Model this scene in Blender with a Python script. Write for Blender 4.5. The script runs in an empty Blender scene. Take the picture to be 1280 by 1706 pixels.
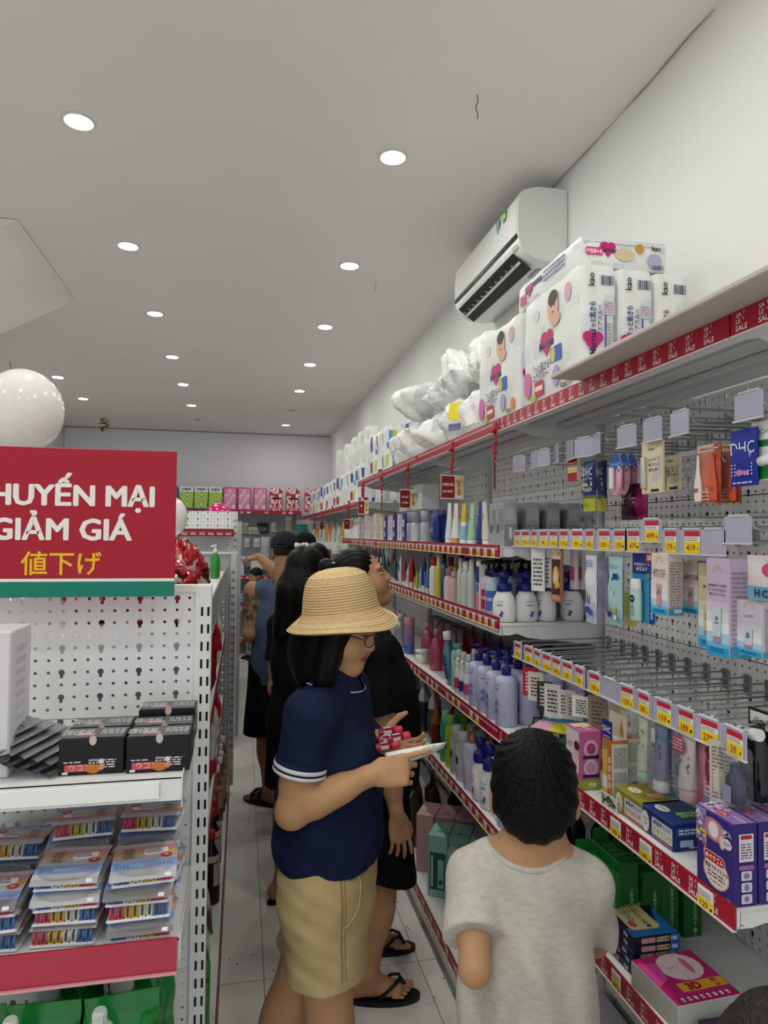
import bpy, math, random
import numpy as np
from mathutils import Vector, Matrix

SC = bpy.context.scene
COL = SC.collection
rnd = random.Random(7)
PI = math.pi

# ------------------------------------------------------------------ camera, world, exposure
FPX, CAMH = 1135.0, 1.65
PSI, TH, RO = 0.204614, 0.033575, 0.009
def cam_axes():
    f = Vector((math.sin(PSI)*math.cos(TH), math.cos(PSI)*math.cos(TH), math.sin(TH)))
    r = Vector((math.cos(PSI), -math.sin(PSI), 0)); u = r.cross(f)
    return math.cos(RO)*r+math.sin(RO)*u, -math.sin(RO)*r+math.cos(RO)*u, f
CR, CU, CF = cam_axes()
cd = bpy.data.cameras.new('camera'); cam = bpy.data.objects.new('camera', cd); COL.objects.link(cam)
cd.sensor_width = 36; cd.lens = FPX/1706*36; cd.clip_start = .02
cam.matrix_world = Matrix(((CR.x, CU.x, -CF.x, 0), (CR.y, CU.y, -CF.y, 0), (CR.z, CU.z, -CF.z, CAMH), (0, 0, 0, 1)))
SC.camera = cam
SC.view_settings.view_transform = 'Standard'; SC.view_settings.look = 'None'
SC.view_settings.exposure = 0.16; SC.view_settings.gamma = 1
SC.view_settings.use_curve_mapping = False
W = bpy.data.worlds.new('world'); SC.world = W; W.use_nodes = True
W.node_tree.nodes['Background'].inputs[0].default_value = (.95, .97, 1, 1)
W.node_tree.nodes['Background'].inputs[1].default_value = WORLD_STRENGTH = 0.7
LAMP_EMIT = 182.0        # the ceiling downlights' diffusers
CAM0 = Vector((0, 0, CAMH))
def at(px, py, X=None, Y=None, Z=None):
    """where the sight line through a photo point meets a shelf, wall or floor plane"""
    d = CF + CR*((px-640)/FPX) - CU*((py-853)/FPX)
    if X is not None: t = X/d.x
    elif Y is not None: t = Y/d.y
    else: t = (Z-CAMH)/d.z
    return CAM0+d*t

# ------------------------------------------------------------------ materials
def lin(h):
    c = [int(h[i:i+2], 16)/255 for i in (0, 2, 4)]
    return [x/12.92 if x <= .04045 else ((x+.055)/1.055)**2.4 for x in c]+[1]
_mats = {}
def M(h, rough=.5, metal=0, noise=0, scale=30, bump=0, bscale=60, alpha=1, trans=0, coat=0, emit=0, name=None, h2=None, stretch=None, spec=.3):
    key = (h, rough, metal, noise, scale, bump, bscale, alpha, trans, coat, emit, h2, stretch, spec)
    if key in _mats: return _mats[key]
    m = bpy.data.materials.new(name or 'mat_'+h); m.use_nodes = True
    nt = m.node_tree; b = nt.nodes['Principled BSDF']
    b.inputs['Base Color'].default_value = lin(h)
    b.inputs['Roughness'].default_value = rough
    b.inputs['Metallic'].default_value = metal
    b.inputs['Alpha'].default_value = alpha
    b.inputs['Transmission Weight'].default_value = trans
    b.inputs['Coat Weight'].default_value = coat
    b.inputs['Specular IOR Level'].default_value = spec
    if emit:
        b.inputs['Emission Color'].default_value = lin(h); b.inputs['Emission Strength'].default_value = emit
    if noise or bump or h2:
        tc = nt.nodes.new('ShaderNodeTexCoord'); src = tc.outputs['Object']
        if stretch:
            mp = nt.nodes.new('ShaderNodeMapping'); mp.inputs['Scale'].default_value = stretch
            nt.links.new(src, mp.inputs[0]); src = mp.outputs[0]
    if noise or h2:
        n = nt.nodes.new('ShaderNodeTexNoise'); n.inputs['Scale'].default_value = scale; n.inputs['Detail'].default_value = 4
        nt.links.new(src, n.inputs['Vector'])
        r = nt.nodes.new('ShaderNodeValToRGB'); c = lin(h)
        if h2: r.color_ramp.elements[0].color = c; r.color_ramp.elements[1].color = lin(h2); r.color_ramp.elements[0].position = .42; r.color_ramp.elements[1].position = .58
        else:
            r.color_ramp.elements[0].color = [x*(1-noise) for x in c[:3]]+[1]; r.color_ramp.elements[1].color = [min(1, x*(1+noise)) for x in c[:3]]+[1]
            r.color_ramp.elements[0].position = .3; r.color_ramp.elements[1].position = .7
        nt.links.new(n.outputs['Fac'], r.inputs[0]); nt.links.new(r.outputs[0], b.inputs['Base Color'])
    if bump:
        n = nt.nodes.new('ShaderNodeTexNoise'); n.inputs['Scale'].default_value = bscale; n.inputs['Detail'].default_value = 3
        nt.links.new(src, n.inputs['Vector'])
        bp = nt.nodes.new('ShaderNodeBump'); bp.inputs['Strength'].default_value = bump; bp.inputs['Distance'].default_value = .01
        nt.links.new(n.outputs['Fac'], bp.inputs['Height']); nt.links.new(bp.outputs[0], b.inputs['Normal'])
    _mats[key] = m
    return m
def clear_film(h='f4f6f8', haze=.1, rough=.12):
    """thin clear plastic film: mostly see-through with a glossy sheen and folds"""
    key = ('film', h, haze, rough)
    if key in _mats: return _mats[key]
    m = bpy.data.materials.new('clear_film'); m.use_nodes = True; nt = m.node_tree
    out = nt.nodes['Material Output']; nt.nodes.remove(nt.nodes['Principled BSDF'])
    tr = nt.nodes.new('ShaderNodeBsdfTransparent'); tr.inputs[0].default_value = [x*.2+.8 for x in lin(h)[:3]]+[1]
    df = nt.nodes.new('ShaderNodeBsdfDiffuse'); df.inputs[0].default_value = lin(h)
    gl = nt.nodes.new('ShaderNodeBsdfGlossy'); gl.inputs['Roughness'].default_value = rough
    tc = nt.nodes.new('ShaderNodeTexCoord'); n = nt.nodes.new('ShaderNodeTexNoise'); n.inputs['Scale'].default_value = 45; n.inputs['Detail'].default_value = 3
    nt.links.new(tc.outputs['Object'], n.inputs['Vector'])
    bp = nt.nodes.new('ShaderNodeBump'); bp.inputs['Strength'].default_value = .9; bp.inputs['Distance'].default_value = .012
    nt.links.new(n.outputs['Fac'], bp.inputs['Height']); nt.links.new(bp.outputs[0], gl.inputs['Normal'])
    fr = nt.nodes.new('ShaderNodeFresnel'); fr.inputs[0].default_value = 1.45; nt.links.new(bp.outputs[0], fr.inputs['Normal'])
    m1 = nt.nodes.new('ShaderNodeMixShader'); m1.inputs[0].default_value = haze
    nt.links.new(tr.outputs[0], m1.inputs[1]); nt.links.new(df.outputs[0], m1.inputs[2])
    m2 = nt.nodes.new('ShaderNodeMixShader')
    hf = nt.nodes.new('ShaderNodeMath'); hf.operation = 'MULTIPLY'; hf.inputs[1].default_value = .55; nt.links.new(fr.outputs[0], hf.inputs[0]); nt.links.new(hf.outputs[0], m2.inputs[0]); nt.links.new(m1.outputs[0], m2.inputs[1]); nt.links.new(gl.outputs[0], m2.inputs[2])
    nt.links.new(m2.outputs[0], out.inputs[0])
    _mats[key] = m; return m

# ------------------------------------------------------------------ text
_txt = {}
def text_mesh(s, weight=0.0):
    key = (s, weight)
    if key in _txt: return _txt[key]
    cu = bpy.data.curves.new('t', 'FONT'); cu.body = s; cu.size = 1; cu.offset = weight; cu.resolution_u = 2
    cu.align_x = 'CENTER'
    o = bpy.data.objects.new('t', cu); COL.objects.link(o)
    me = bpy.data.meshes.new_from_object(o.evaluated_get(bpy.context.evaluated_depsgraph_get()))
    vs = [(v.co.x, v.co.y) for v in me.vertices]; fs = [tuple(p.vertices) for p in me.polygons]
    # keep every face pointing +z
    fs2 = []
    for f in fs:
        a = 0
        for i in range(len(f)):
            x0, y0 = vs[f[i]]; x1, y1 = vs[f[(i+1) % len(f)]]; a += x0*y1-x1*y0
        fs2.append(f if a >= 0 else f[::-1])
    bpy.data.objects.remove(o); bpy.data.curves.remove(cu); bpy.data.meshes.remove(me)
    if vs:
        xs = [v[0] for v in vs]; ys = [v[1] for v in vs]; bb = (min(xs), min(ys), max(xs), max(ys))
    else: bb = (0, 0, 1, 1)
    _txt[key] = (vs, fs2, bb); return _txt[key]

# ------------------------------------------------------------------ mesh builder
class MB:
    def __init__(s, T=None): s.v = []; s.f = []; s.mi = []; s.sm = []; s.mats = []; s.T = T or Matrix()
    def mat(s, m):
        if m not in s.mats: s.mats.append(m)
        return s.mats.index(m)
    def add(s, vs, fs, m, smooth=False):
        n = len(s.v); T = s.T; s.v += [tuple(T @ Vector(p)) for p in vs]; k = s.mat(m)
        for f in fs: s.f.append(tuple(i+n for i in f)); s.mi.append(k); s.sm.append(smooth)
    def quad(s, a, b, c, d, m): s.add([a, b, c, d], [(0, 1, 2, 3)], m)
    def poly(s, pts, m): s.add(pts, [tuple(range(len(pts)))], m)
    def box(s, c, d, m, b=0.0, R=None):
        hx, hy, hz = d[0]/2, d[1]/2, d[2]/2; c = Vector(c); vs = []
        if b <= 0:
            for z in (-1, 1):
                for y in (-1, 1):
                    for x in (-1, 1): vs.append(Vector((x*hx, y*hy, z*hz)))
            fs = [(0, 2, 3, 1), (4, 5, 7, 6), (0, 1, 5, 4), (2, 6, 7, 3), (0, 4, 6, 2), (1, 3, 7, 5)]
        else:
            b = min(b, hx*.98, hy*.98, hz*.98); idx = {}
            for x in (-1, 1):
                for y in (-1, 1):
                    for z in (-1, 1):
                        for a in range(3):
                            p = [x*(hx-b), y*(hy-b), z*(hz-b)]; p[a] = (x*hx, y*hy, z*hz)[a]
                            idx[(x, y, z, a)] = len(vs); vs.append(Vector(p))
            fs = []
            S = (-1, 1)
            for a in range(3):
                o1, o2 = (a+1) % 3, (a+2) % 3
                for sg in S:
                    q = []
                    for (u, w) in ((-1, -1), (1, -1), (1, 1), (-1, 1)):
                        k = [0, 0, 0]; k[a] = sg; k[o1] = u; k[o2] = w; q.append(idx[(*k, a)])
                    fs.append(tuple(q) if sg > 0 else tuple(q[::-1]))
                for u in S:
                    for w in S:   # edge along a
                        k0 = [0, 0, 0]; k1 = [0, 0, 0]; k0[a] = -1; k1[a] = 1
                        for k in (k0, k1): k[o1] = u; k[o2] = w
                        q = (idx[(*k0, o1)], idx[(*k1, o1)], idx[(*k1, o2)], idx[(*k0, o2)])
                        fs.append(q if u*w < 0 else q[::-1])
            for x in S:
                for y in S:
                    for z in S:
                        t = (idx[(x, y, z, 0)], idx[(x, y, z, 1)], idx[(x, y, z, 2)])
                        fs.append(t if x*y*z > 0 else t[::-1])
        if R is not None: vs = [R @ p for p in vs]
        s.add([p+c for p in vs], fs, m)
    def bar(s, a, b, w, h, m, up=(0, 0, 1)):
        a = Vector(a); b = Vector(b); d = b-a; L = d.length; x = d/L; u = Vector(up)
        if abs(x.dot(u)) > .99: u = Vector((0, 1, 0))
        y = u.cross(x).normalized(); z = x.cross(y)
        R = Matrix((x, y, z)).transposed(); s.box((a+b)/2, (L, w, h), m, R=R)
    def lathe(s, prof, m, seg=20, sx=1, sy=1, c=(0, 0, 0), smooth=True, R=None, closed=True, mats=None):
        vs = []; n = len(prof); c = Vector(c)
        for r, z in prof:
            for k in range(seg):
                a = 2*PI*k/seg; p = Vector((r*math.cos(a)*sx, r*math.sin(a)*sy, z))
                vs.append((R @ p if R is not None else p)+c)
        for i in range(n-1):
            fs = [(i*seg+k, i*seg+(k+1) % seg, (i+1)*seg+(k+1) % seg, (i+1)*seg+k) for k in range(seg)]
            mm = mats[i] if mats else m
            if i == 0: s.add(vs, fs, mm, smooth); base = len(s.v)-len(vs)
            else:
                kk = s.mat(mm)
                for f in fs: s.f.append(tuple(j+base for j in f)); s.mi.append(kk); s.sm.append(smooth)
        if closed:
            for ring, rev in ((0, True), (n-1, False)):
                if prof[ring][0] > 1e-5:
                    f = tuple(base+ring*seg+k for k in range(seg)); kk = s.mat((mats or [m])[0 if rev else -1])
                    s.f.append(f[::-1] if rev else f); s.mi.append(kk); s.sm.append(False)
    def cyl(s, a, b, r, m, seg=12, r2=None, smooth=True):
        a = Vector(a); b = Vector(b); d = b-a; R = Vector((0, 0, 1)).rotation_difference(d).to_matrix()
        s.lathe([(r, 0), (r if r2 is None else r2, d.length)], m, seg, c=a, R=R, smooth=smooth)
    def tube(s, pts, r, m, seg=6):
        pts = [Vector(p) for p in pts]; n = len(pts); rs = r if isinstance(r, (list, tuple)) else [r]*n
        vs = []; prev = None
        for i, p in enumerate(pts):
            t = (pts[min(i+1, n-1)]-pts[max(i-1, 0)]).normalized()
            if prev is None:
                u = Vector((0, 0, 1)) if abs(t.z) < .9 else Vector((1, 0, 0)); u = (u-t*u.dot(t)).normalized()
            else: u = (prev-t*prev.dot(t)).normalized()
            prev = u; w = t.cross(u)
            for k in range(seg):
                a = 2*PI*k/seg; vs.append(p+(u*math.cos(a)+w*math.sin(a))*rs[i])
        fs = [(i*seg+k, i*seg+(k+1) % seg, (i+1)*seg+(k+1) % seg, (i+1)*seg+k) for i in range(n-1) for k in range(seg)]
        fs += [tuple(range(seg))[::-1], tuple((n-1)*seg+k for k in range(seg))]
        s.add(vs, fs, m, True)
    def sphere(s, c, r, m, seg=14, rings=8, R=None):
        rr = r if isinstance(r, (list, tuple)) else (r, r, r); c = Vector(c)
        vs = []; fs = []
        for i in range(rings+1):
            t = PI*i/rings
            for k in range(seg):
                a = 2*PI*k/seg; p = Vector((math.sin(t)*math.cos(a)*rr[0], math.sin(t)*math.sin(a)*rr[1], -math.cos(t)*rr[2]))
                vs.append((R @ p if R is not None else p)+c)
        for i in range(rings):
            for k in range(seg): fs.append((i*seg+k, i*seg+(k+1) % seg, (i+1)*seg+(k+1) % seg, (i+1)*seg+k))
        s.add(vs, fs, m, True)
    def prism(s, pts2, z0, z1, m, smooth=False, mside=None):
        n = len(pts2); a = 0
        for i in range(n): a += pts2[i][0]*pts2[(i+1) % n][1]-pts2[(i+1) % n][0]*pts2[i][1]
        if a < 0: pts2 = pts2[::-1]
        vs = [(x, y, z0) for x, y in pts2]+[(x, y, z1) for x, y in pts2]
        s.add(vs, [tuple(range(n))[::-1], tuple(range(n, 2*n))], m)
        s.add(vs, [(i, (i+1) % n, n+(i+1) % n, n+i) for i in range(n)], mside or m, smooth)
    def text(s, t, o, u, v, h, m, weight=0.0, fit=None, off=.0006, align='c'):
        """text centred at o along u, up along v, letter height h; fit = largest width"""
        vs, fs, bb = text_mesh(t, weight); u = Vector(u).normalized(); v = Vector(v).normalized(); n = u.cross(v)
        ht = max(bb[3]-bb[1], .3); k = h/ht; w = (bb[2]-bb[0])*k; kx = k
        if fit and w > fit: kx = k*fit/w
        cx = (bb[0]+bb[2])/2 if align == 'c' else bb[0]; cy = (bb[1]+bb[3])/2; o = Vector(o)+n*off
        s.add([o+u*((x-cx)*kx)+v*((y-cy)*k) for x, y in vs], fs, m)
    def bold(s, t, o, u, v, h, m, k=.03, fit=None):
        """heavy lettering: the same word struck several times with tiny shifts"""
        for i, (a, b) in enumerate(((0, 0), (-k, 0), (k, 0), (-k*.6, k*.6), (k*.6, -k*.6), (k*.6, k*.6), (-k*.6, -k*.6))): s.text(t, Vector(o)+Vector(u)*a*h+Vector(v)*b*h, u, v, h, m, 0, fit, .0006+.00016*i)
    def rect(s, o, u, v, w, h, m, off=.0004, r=0):
        """flat patch centred at o"""
        u = Vector(u).normalized(); v = Vector(v).normalized(); n = u.cross(v); o = Vector(o)+n*off
        if r <= 0: pts = [(-w/2, -h/2), (w/2, -h/2), (w/2, h/2), (-w/2, h/2)]
        else:
            pts = []
            for cx, cy, a0 in ((w/2-r, -h/2+r, -90), (w/2-r, h/2-r, 0), (-w/2+r, h/2-r, 90), (-w/2+r, -h/2+r, 180)):
                for k in range(4): a = math.radians(a0+30*k); pts.append((cx+r*math.cos(a), cy+r*math.sin(a)))
        s.poly([o+u*a+v*b for a, b in pts], m)
    def disc(s, o, u, v, a, b, m, off=.0005, seg=16):
        u = Vector(u).normalized(); v = Vector(v).normalized(); n = u.cross(v); o = Vector(o)+n*off
        s.poly([o+u*(a*math.cos(2*PI*k/seg))+v*(b*math.sin(2*PI*k/seg)) for k in range(seg)], m)
    def lines(s, o, u, v, w, h, n, m, off=.0006, seed=1):
        """n rows of tiny print filling w x h"""
        r = random.Random(seed); u = Vector(u).normalized(); v = Vector(v).normalized()
        for i in range(n):
            y = h/2-(i+.5)*h/n; x = -w/2
            while x < w/2-.001:
                L = min(r.uniform(.004, .016), w/2-x); s.rect(Vector(o)+u*(x+L/2)+v*y, u, v, L*.9, h/n*.5, m, off); x += L+.0015
    def mesh(s, name):
        me = bpy.data.meshes.new(name); me.from_pydata(s.v, [], s.f)
        for m in s.mats: me.materials.append(m)
        me.polygons.foreach_set('material_index', s.mi); me.polygons.foreach_set('use_smooth', s.sm); me.update()
        return me
    def build(s, name, parent=None, loc=None, rz=0):
        o = bpy.data.objects.new(name, s.mesh(name)); COL.objects.link(o)
        if parent is not None: o.parent = parent
        if loc is not None: o.location = loc
        if rz: o.rotation_euler = (0, 0, rz)
        return o
def tag(o, label=None, cat=None, group=None, kind=None):
    if label: o['label'] = label
    if cat: o['category'] = cat
    if group: o['group'] = group
    if kind: o['kind'] = kind
    return o
def thing(name, label, cat, loc=(0, 0, 0), rz=0, group=None):
    o = bpy.data.objects.new(name, None); o.empty_display_size = .05; COL.objects.link(o); o.location = loc; o.rotation_euler = (0, 0, rz)
    return tag(o, label, cat, group)
def kids(o): return [c for c in COL.objects if c.parent == o]
def dup(o, loc=None, rz=None, label=None, group=None, parent=None, rot=None, _ch=None):
    c = o.copy(); COL.objects.link(c)
    if parent is not None: c.parent = parent
    if loc is not None: c.location = loc
    if rz is not None: c.rotation_euler = (0, 0, rz)
    if rot is not None: c.rotation_euler = rot
    if label: c['label'] = label
    if group: c['group'] = group
    for ch in list(o.children): dup(ch, parent=c)
    return c
def Rz(a): return Matrix.Rotation(a, 4, 'Z')
def TR(loc, rz=0, rx=0, ry=0): return Matrix.Translation(loc) @ Matrix.Rotation(rz, 4, 'Z') @ Matrix.Rotation(ry, 4, 'Y') @ Matrix.Rotation(rx, 4, 'X')
ORD = ['first', 'second', 'third', 'fourth', 'fifth', 'sixth', 'seventh', 'eighth', 'ninth', 'tenth', 'eleventh', 'twelfth', 'thirteenth', 'fourteenth', 'fifteenth', 'sixteenth', 'seventeenth', 'eighteenth', 'nineteenth', 'twentieth']
def ORDN(k):
    if k < 20: return ORD[k]
    return {2: 'twenty', 3: 'thirty', 4: 'forty', 5: 'fifty', 6: 'sixty', 7: 'seventy'}[(k+1)//10]+('-'+ORD[(k+1) % 10-1] if (k+1) % 10 else '') if (k+1) % 10 else {20: 'twentieth', 30: 'thirtieth', 40: 'fortieth', 50: 'fiftieth', 60: 'sixtieth', 70: 'seventieth'}[k+1]
X_, Y_, Z_ = Vector((1, 0, 0)), Vector((0, 1, 0)), Vector((0, 0, 1))
# common materials
m_white = M('e6e7e6', .45, name='white_paint_steel'); m_steel = M('b9bcc0', .28, .9, name='hook_steel')
m_black = M('14141a', .45); m_red = M('a5182f', .35, name='sale_red'); m_sale = M('f2e9e6', .5, name='print_white')
m_yel = M('f2d51e', .45); m_hole = M('101010', .9, name='hole_dark'); m_ink = M('2a2a30', .6)
# ------------------------------------------------------------------ room shell
XR, XL, YB, YF, ZC = 1.25, -2.42, 9.99, -2.6, 3.10
def nodes(name):
    m = bpy.data.materials.new(name); m.use_nodes = True; nt = m.node_tree
    return m, nt, nt.nodes['Principled BSDF']
def mth(nt, op, a, b=None, c=None):
    n = nt.nodes.new('ShaderNodeMath'); n.operation = op
    for i, q in enumerate((a, b, c)):
        if q is None: continue
        if isinstance(q, (int, float)): n.inputs[i].default_value = q
        else: nt.links.new(q, n.inputs[i])
    return n.outputs[0]
def pegboard_material(h, axis, name):
    """painted steel punched with round holes every 25 mm and a keyhole in every third column: the holes are open"""
    m, nt, b = nodes(name); b.inputs['Base Color'].default_value = lin(h); b.inputs['Roughness'].default_value = .42
    tc = nt.nodes.new('ShaderNodeTexCoord'); sp = nt.nodes.new('ShaderNodeSeparateXYZ'); nt.links.new(tc.outputs['Object'], sp.inputs[0])
    u = mth(nt, 'MULTIPLY', sp.outputs[axis], 40.0); v = mth(nt, 'MULTIPLY', sp.outputs['Z'], 40.0)
    fu = mth(nt, 'SUBTRACT', mth(nt, 'FRACT', u), .5); fv = mth(nt, 'SUBTRACT', mth(nt, 'FRACT', v), .5)
    r2 = mth(nt, 'ADD', mth(nt, 'MULTIPLY', fu, fu), mth(nt, 'MULTIPLY', fv, fv))
    small = mth(nt, 'LESS_THAN', r2, .0165)
    ku = mth(nt, 'LESS_THAN', mth(nt, 'FLOORED_MODULO', mth(nt, 'FLOOR', u), 3.0), .5)
    kv = mth(nt, 'LESS_THAN', mth(nt, 'FLOORED_MODULO', mth(nt, 'FLOOR', v), 2.0), .5)
    big = mth(nt, 'LESS_THAN', r2, .06)
    slot = mth(nt, 'MULTIPLY', mth(nt, 'LESS_THAN', mth(nt, 'ABSOLUTE', fu), .13), mth(nt, 'LESS_THAN', mth(nt, 'ABSOLUTE', mth(nt, 'ADD', fv, .26)), .2))
    key = mth(nt, 'MULTIPLY', mth(nt, 'MULTIPLY', ku, kv), mth(nt, 'MAXIMUM', big, slot))
    hole = mth(nt, 'MAXIMUM', small, key)
    nt.links.new(mth(nt, 'SUBTRACT', 1.0, hole), b.inputs['Alpha'])
    return m
m_peg_side = pegboard_material('f0f0f0', 'Y', 'perforated_panel_aisle')
m_peg_end = pegboard_material('e6e8e8', 'X', 'perforated_panel_end')
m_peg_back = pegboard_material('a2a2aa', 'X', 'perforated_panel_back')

def floor_material():
    m, nt, b = nodes('floor_tile'); b.inputs['Roughness'].default_value = .38
    tc = nt.nodes.new('ShaderNodeTexCoord'); mp = nt.nodes.new('ShaderNodeMapping'); nt.links.new(tc.outputs['Object'], mp.inputs[0])
    sp = nt.nodes.new('ShaderNodeSeparateXYZ'); nt.links.new(tc.outputs['Object'], sp.inputs[0])
    def joint(o, off, pitch, w):
        f = mth(nt, 'FRACT', mth(nt, 'DIVIDE', mth(nt, 'SUBTRACT', o, off), pitch))
        return mth(nt, 'LESS_THAN', f, w/pitch)
    j = mth(nt, 'MAXIMUM', joint(sp.outputs['X'], .102, .589, .004), joint(sp.outputs['Y'], 2.61, 1.17, .004))
    n1 = nt.nodes.new('ShaderNodeTexNoise'); n1.inputs['Scale'].default_value = 3; n1.inputs['Detail'].default_value = 6; nt.links.new(mp.outputs[0], n1.inputs['Vector'])
    r1 = nt.nodes.new('ShaderNodeValToRGB'); r1.color_ramp.elements[0].color = lin('d8d6d2'); r1.color_ramp.elements[1].color = lin('ebe9e5'); nt.links.new(n1.outputs['Fac'], r1.inputs[0])
    vo = nt.nodes.new('ShaderNodeTexVoronoi'); vo.inputs['Scale'].default_value = 26; nt.links.new(mp.outputs[0], vo.inputs['Vector'])
    fl = mth(nt, 'LESS_THAN', vo.outputs['Distance'], .13)
    n2 = nt.nodes.new('ShaderNodeTexNoise'); n2.inputs['Scale'].default_value = 9; nt.links.new(mp.outputs[0], n2.inputs['Vector'])
    fl = mth(nt, 'MULTIPLY', fl, mth(nt, 'GREATER_THAN', n2.outputs['Fac'], .54))
    x1 = nt.nodes.new('ShaderNodeMixRGB'); nt.links.new(fl, x1.inputs[0]); nt.links.new(r1.outputs[0], x1.inputs[1]); x1.inputs[2].default_value = lin('4a4a4c')
    x2 = nt.nodes.new('ShaderNodeMixRGB'); nt.links.new(j, x2.inputs[0]); nt.links.new(x1.outputs[0], x2.inputs[1]); x2.inputs[2].default_value = lin('8d8d8e')
    nt.links.new(x2.outputs[0], b.inputs['Base Color'])
    return m
m_wall = M('ebebea', .65, noise=.02, scale=2, bump=.03, bscale=180, name='wall_paint')
m_ceil = M('eae8e5', .75, noise=.015, scale=1.5, bump=.02, bscale=120, name='ceiling_paint')
m_bwall = M('ecebf4', .6, noise=.02, scale=2, name='back_wall_paint')
def struct(name, c, d, m):
    b = MB(); b.box(c, d, m); o = b.build(name); o['kind'] = 'structure'; return o
cx, cy, wx, wy = (XR+XL)/2, (YB+YF)/2, XR-XL, YB-YF
struct('floor', (cx, cy, -.05), (wx+.2, wy+.2, .1), floor_material())
struct('ceiling', (cx, cy, ZC+.05), (wx+.2, wy+.2, .1), m_ceil)
struct('wall_right', (XR+.05, cy, ZC/2), (.1, wy+.2, ZC), m_wall)
struct('wall_left', (XL-.05, cy, ZC/2), (.1, wy+.2, ZC), m_wall)
struct('wall_back', (cx, YB+.05, ZC/2), (wx, .1, ZC), m_bwall)
# sloping underside of a stair flight that cuts through the ceiling
b = MB(); y0, y1, x0, x1 = 3.40, 4.52, -1.045, XL+.004
zl = ZC-.575*(x0-x1)
vs = [(x0, y0, ZC-.003), (x1, y0, ZC-.003), (x1, y0, zl), (x0, y1, ZC-.003), (x1, y1, ZC-.003), (x1, y1, zl)]
b.add(vs, [(0, 1, 2), (3, 5, 4), (0, 2, 5, 3), (1, 4, 5, 2), (0, 3, 4, 1)], m_wall)
o = b.build('trim_1'); o['kind'] = 'structure'
# thin grey beads along the top and left edges of the back wall
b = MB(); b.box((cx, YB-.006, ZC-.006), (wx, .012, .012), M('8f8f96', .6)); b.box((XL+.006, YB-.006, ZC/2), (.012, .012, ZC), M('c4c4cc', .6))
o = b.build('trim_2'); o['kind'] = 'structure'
# hairline plaster cracks along the right ceiling joint
b = MB(); pts = [Vector((XR-.004-.008*rnd.random(), 1.6+.09*k, ZC-.0035-.004*rnd.random())) for k in range(14)]
b.tube(pts, [.0006+.002*rnd.random() for _ in pts], M('6e6c6a', .9), 4)
o = b.build('trim_3'); o['kind'] = 'structure'

# ------------------------------------------------------------------ downlights
def downlight(x, y, lit, label, group):
    r = thing('ceiling_downlight', label, 'ceiling light', (x, y, ZC), 0, group)
    f = MB(); f.lathe([(.046, -.001), (.046, -.006), (.054, -.005), (.056, 0), (.046, -.001)], M('dededc', .4), 28, closed=False); f.build('frame', r)
    d = MB(); d.lathe([(.0001, -.0045), (.046, -.0045)], M('fbfcf4', .5, emit=LAMP_EMIT) if lit else M('a8a8a6', .5), 28, closed=False); d.build('diffuser', r)
    return r
rows = {'middle': (.543, [-1.89, -.79, .31, 1.41, 2.508, 3.59, 4.698, 5.783, 6.883, 7.976, 9.1], {9}),
        'second': (-.588, [-1.8, -.72, .36, 1.44, 2.529, 3.591, 4.674, 5.798, 6.855, 7.962, 8.958], {10}),
        'far': (-1.715, [-1.9, -.8, .3, 1.4, 2.5, 6.823, 7.863], set())}
rowname = {'middle': 'row nearest the air conditioner', 'second': 'row running above the red sign', 'far': 'short row behind the white balloon'}
for k, (x, ys, off) in rows.items():
    vis = [y for y in ys if y > 2.45 and (k != 'far' or y > 6)]
    for i, y in enumerate(ys):
        lit = i not in off
        if y in vis:
            lab = ('%s round lit ceiling downlight in the %s' % (ORD[vis.index(y)], rowname[k])) if lit else 'round unlit ceiling downlight in the %s' % rowname[k]
        else: lab = 'unseen round downlight continuing the %s' % rowname[k]  # rows continued out of view for their light
        downlight(x, y, lit, lab, None if y in vis else 'unseen downlights, '+k)

# loose wires hanging from the ceiling
def wire(name, p, pts, label, r=.0022, h='3a3634'):
    b = MB(); b.tube(pts, r, M(h, .6)); o = b.build(name, loc=p); return tag(o, label, 'wire')
wire('loose_wire', at(795, 158, Z=ZC), [(0, 0, 0), (.004, 0, -.02), (-.006, -.004, -.045), (.003, 0, -.065), (.002, 0, -.08)], 'short bent wire end poking from the ceiling beside the front downlight', .0016)
wire('loose_wire', at(627, 470, Z=ZC), [(0, 0, 0), (-.008, 0, -.03), (-.003, 0, -.06)], 'thin pale wire end hanging near the second downlight of the middle row', .0016, '8a8784')
wire('loose_wire', at(16, 603, Z=ZC), [(0, 0, 0), (.012, 0, -.05), (.02, 0, -.1), (.01, 0, -.15), (-.01, 0, -.19)], 'curved dark wire hanging from the ceiling above the white balloon', .003)
t = thing('cable_bundle', 'tangle of black and yellow cable hanging from the ceiling near the back wall', 'cable', at(174, 697, Z=ZC))
for nm, h, sd in (('black_cable', '22201f', 1), ('yellow_cable', 'c9b23a', 2), ('white_cable', 'dcdad4', 3)):
    b = MB(); r_ = random.Random(sd); pts = [(0, 0, 0)]
    if nm == 'white_cable':
        pts = [(0, 0, 0), (.01, 0, -.1), (0, 0, -.15)]+[(.06*math.sin(2*PI*k/14), 0, -.2+.05*math.cos(2*PI*k/14)) for k in range(15)]
        b.tube(pts, .004, M(h, .6))
    else:
        for k in range(12): pts.append((r_.uniform(-.06, .06), r_.uniform(-.04, .04), -.02-.012*k+r_.uniform(-.02, .02)))
        b.tube(pts, .007, M(h, .6))
    b.build(nm, t)

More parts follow.
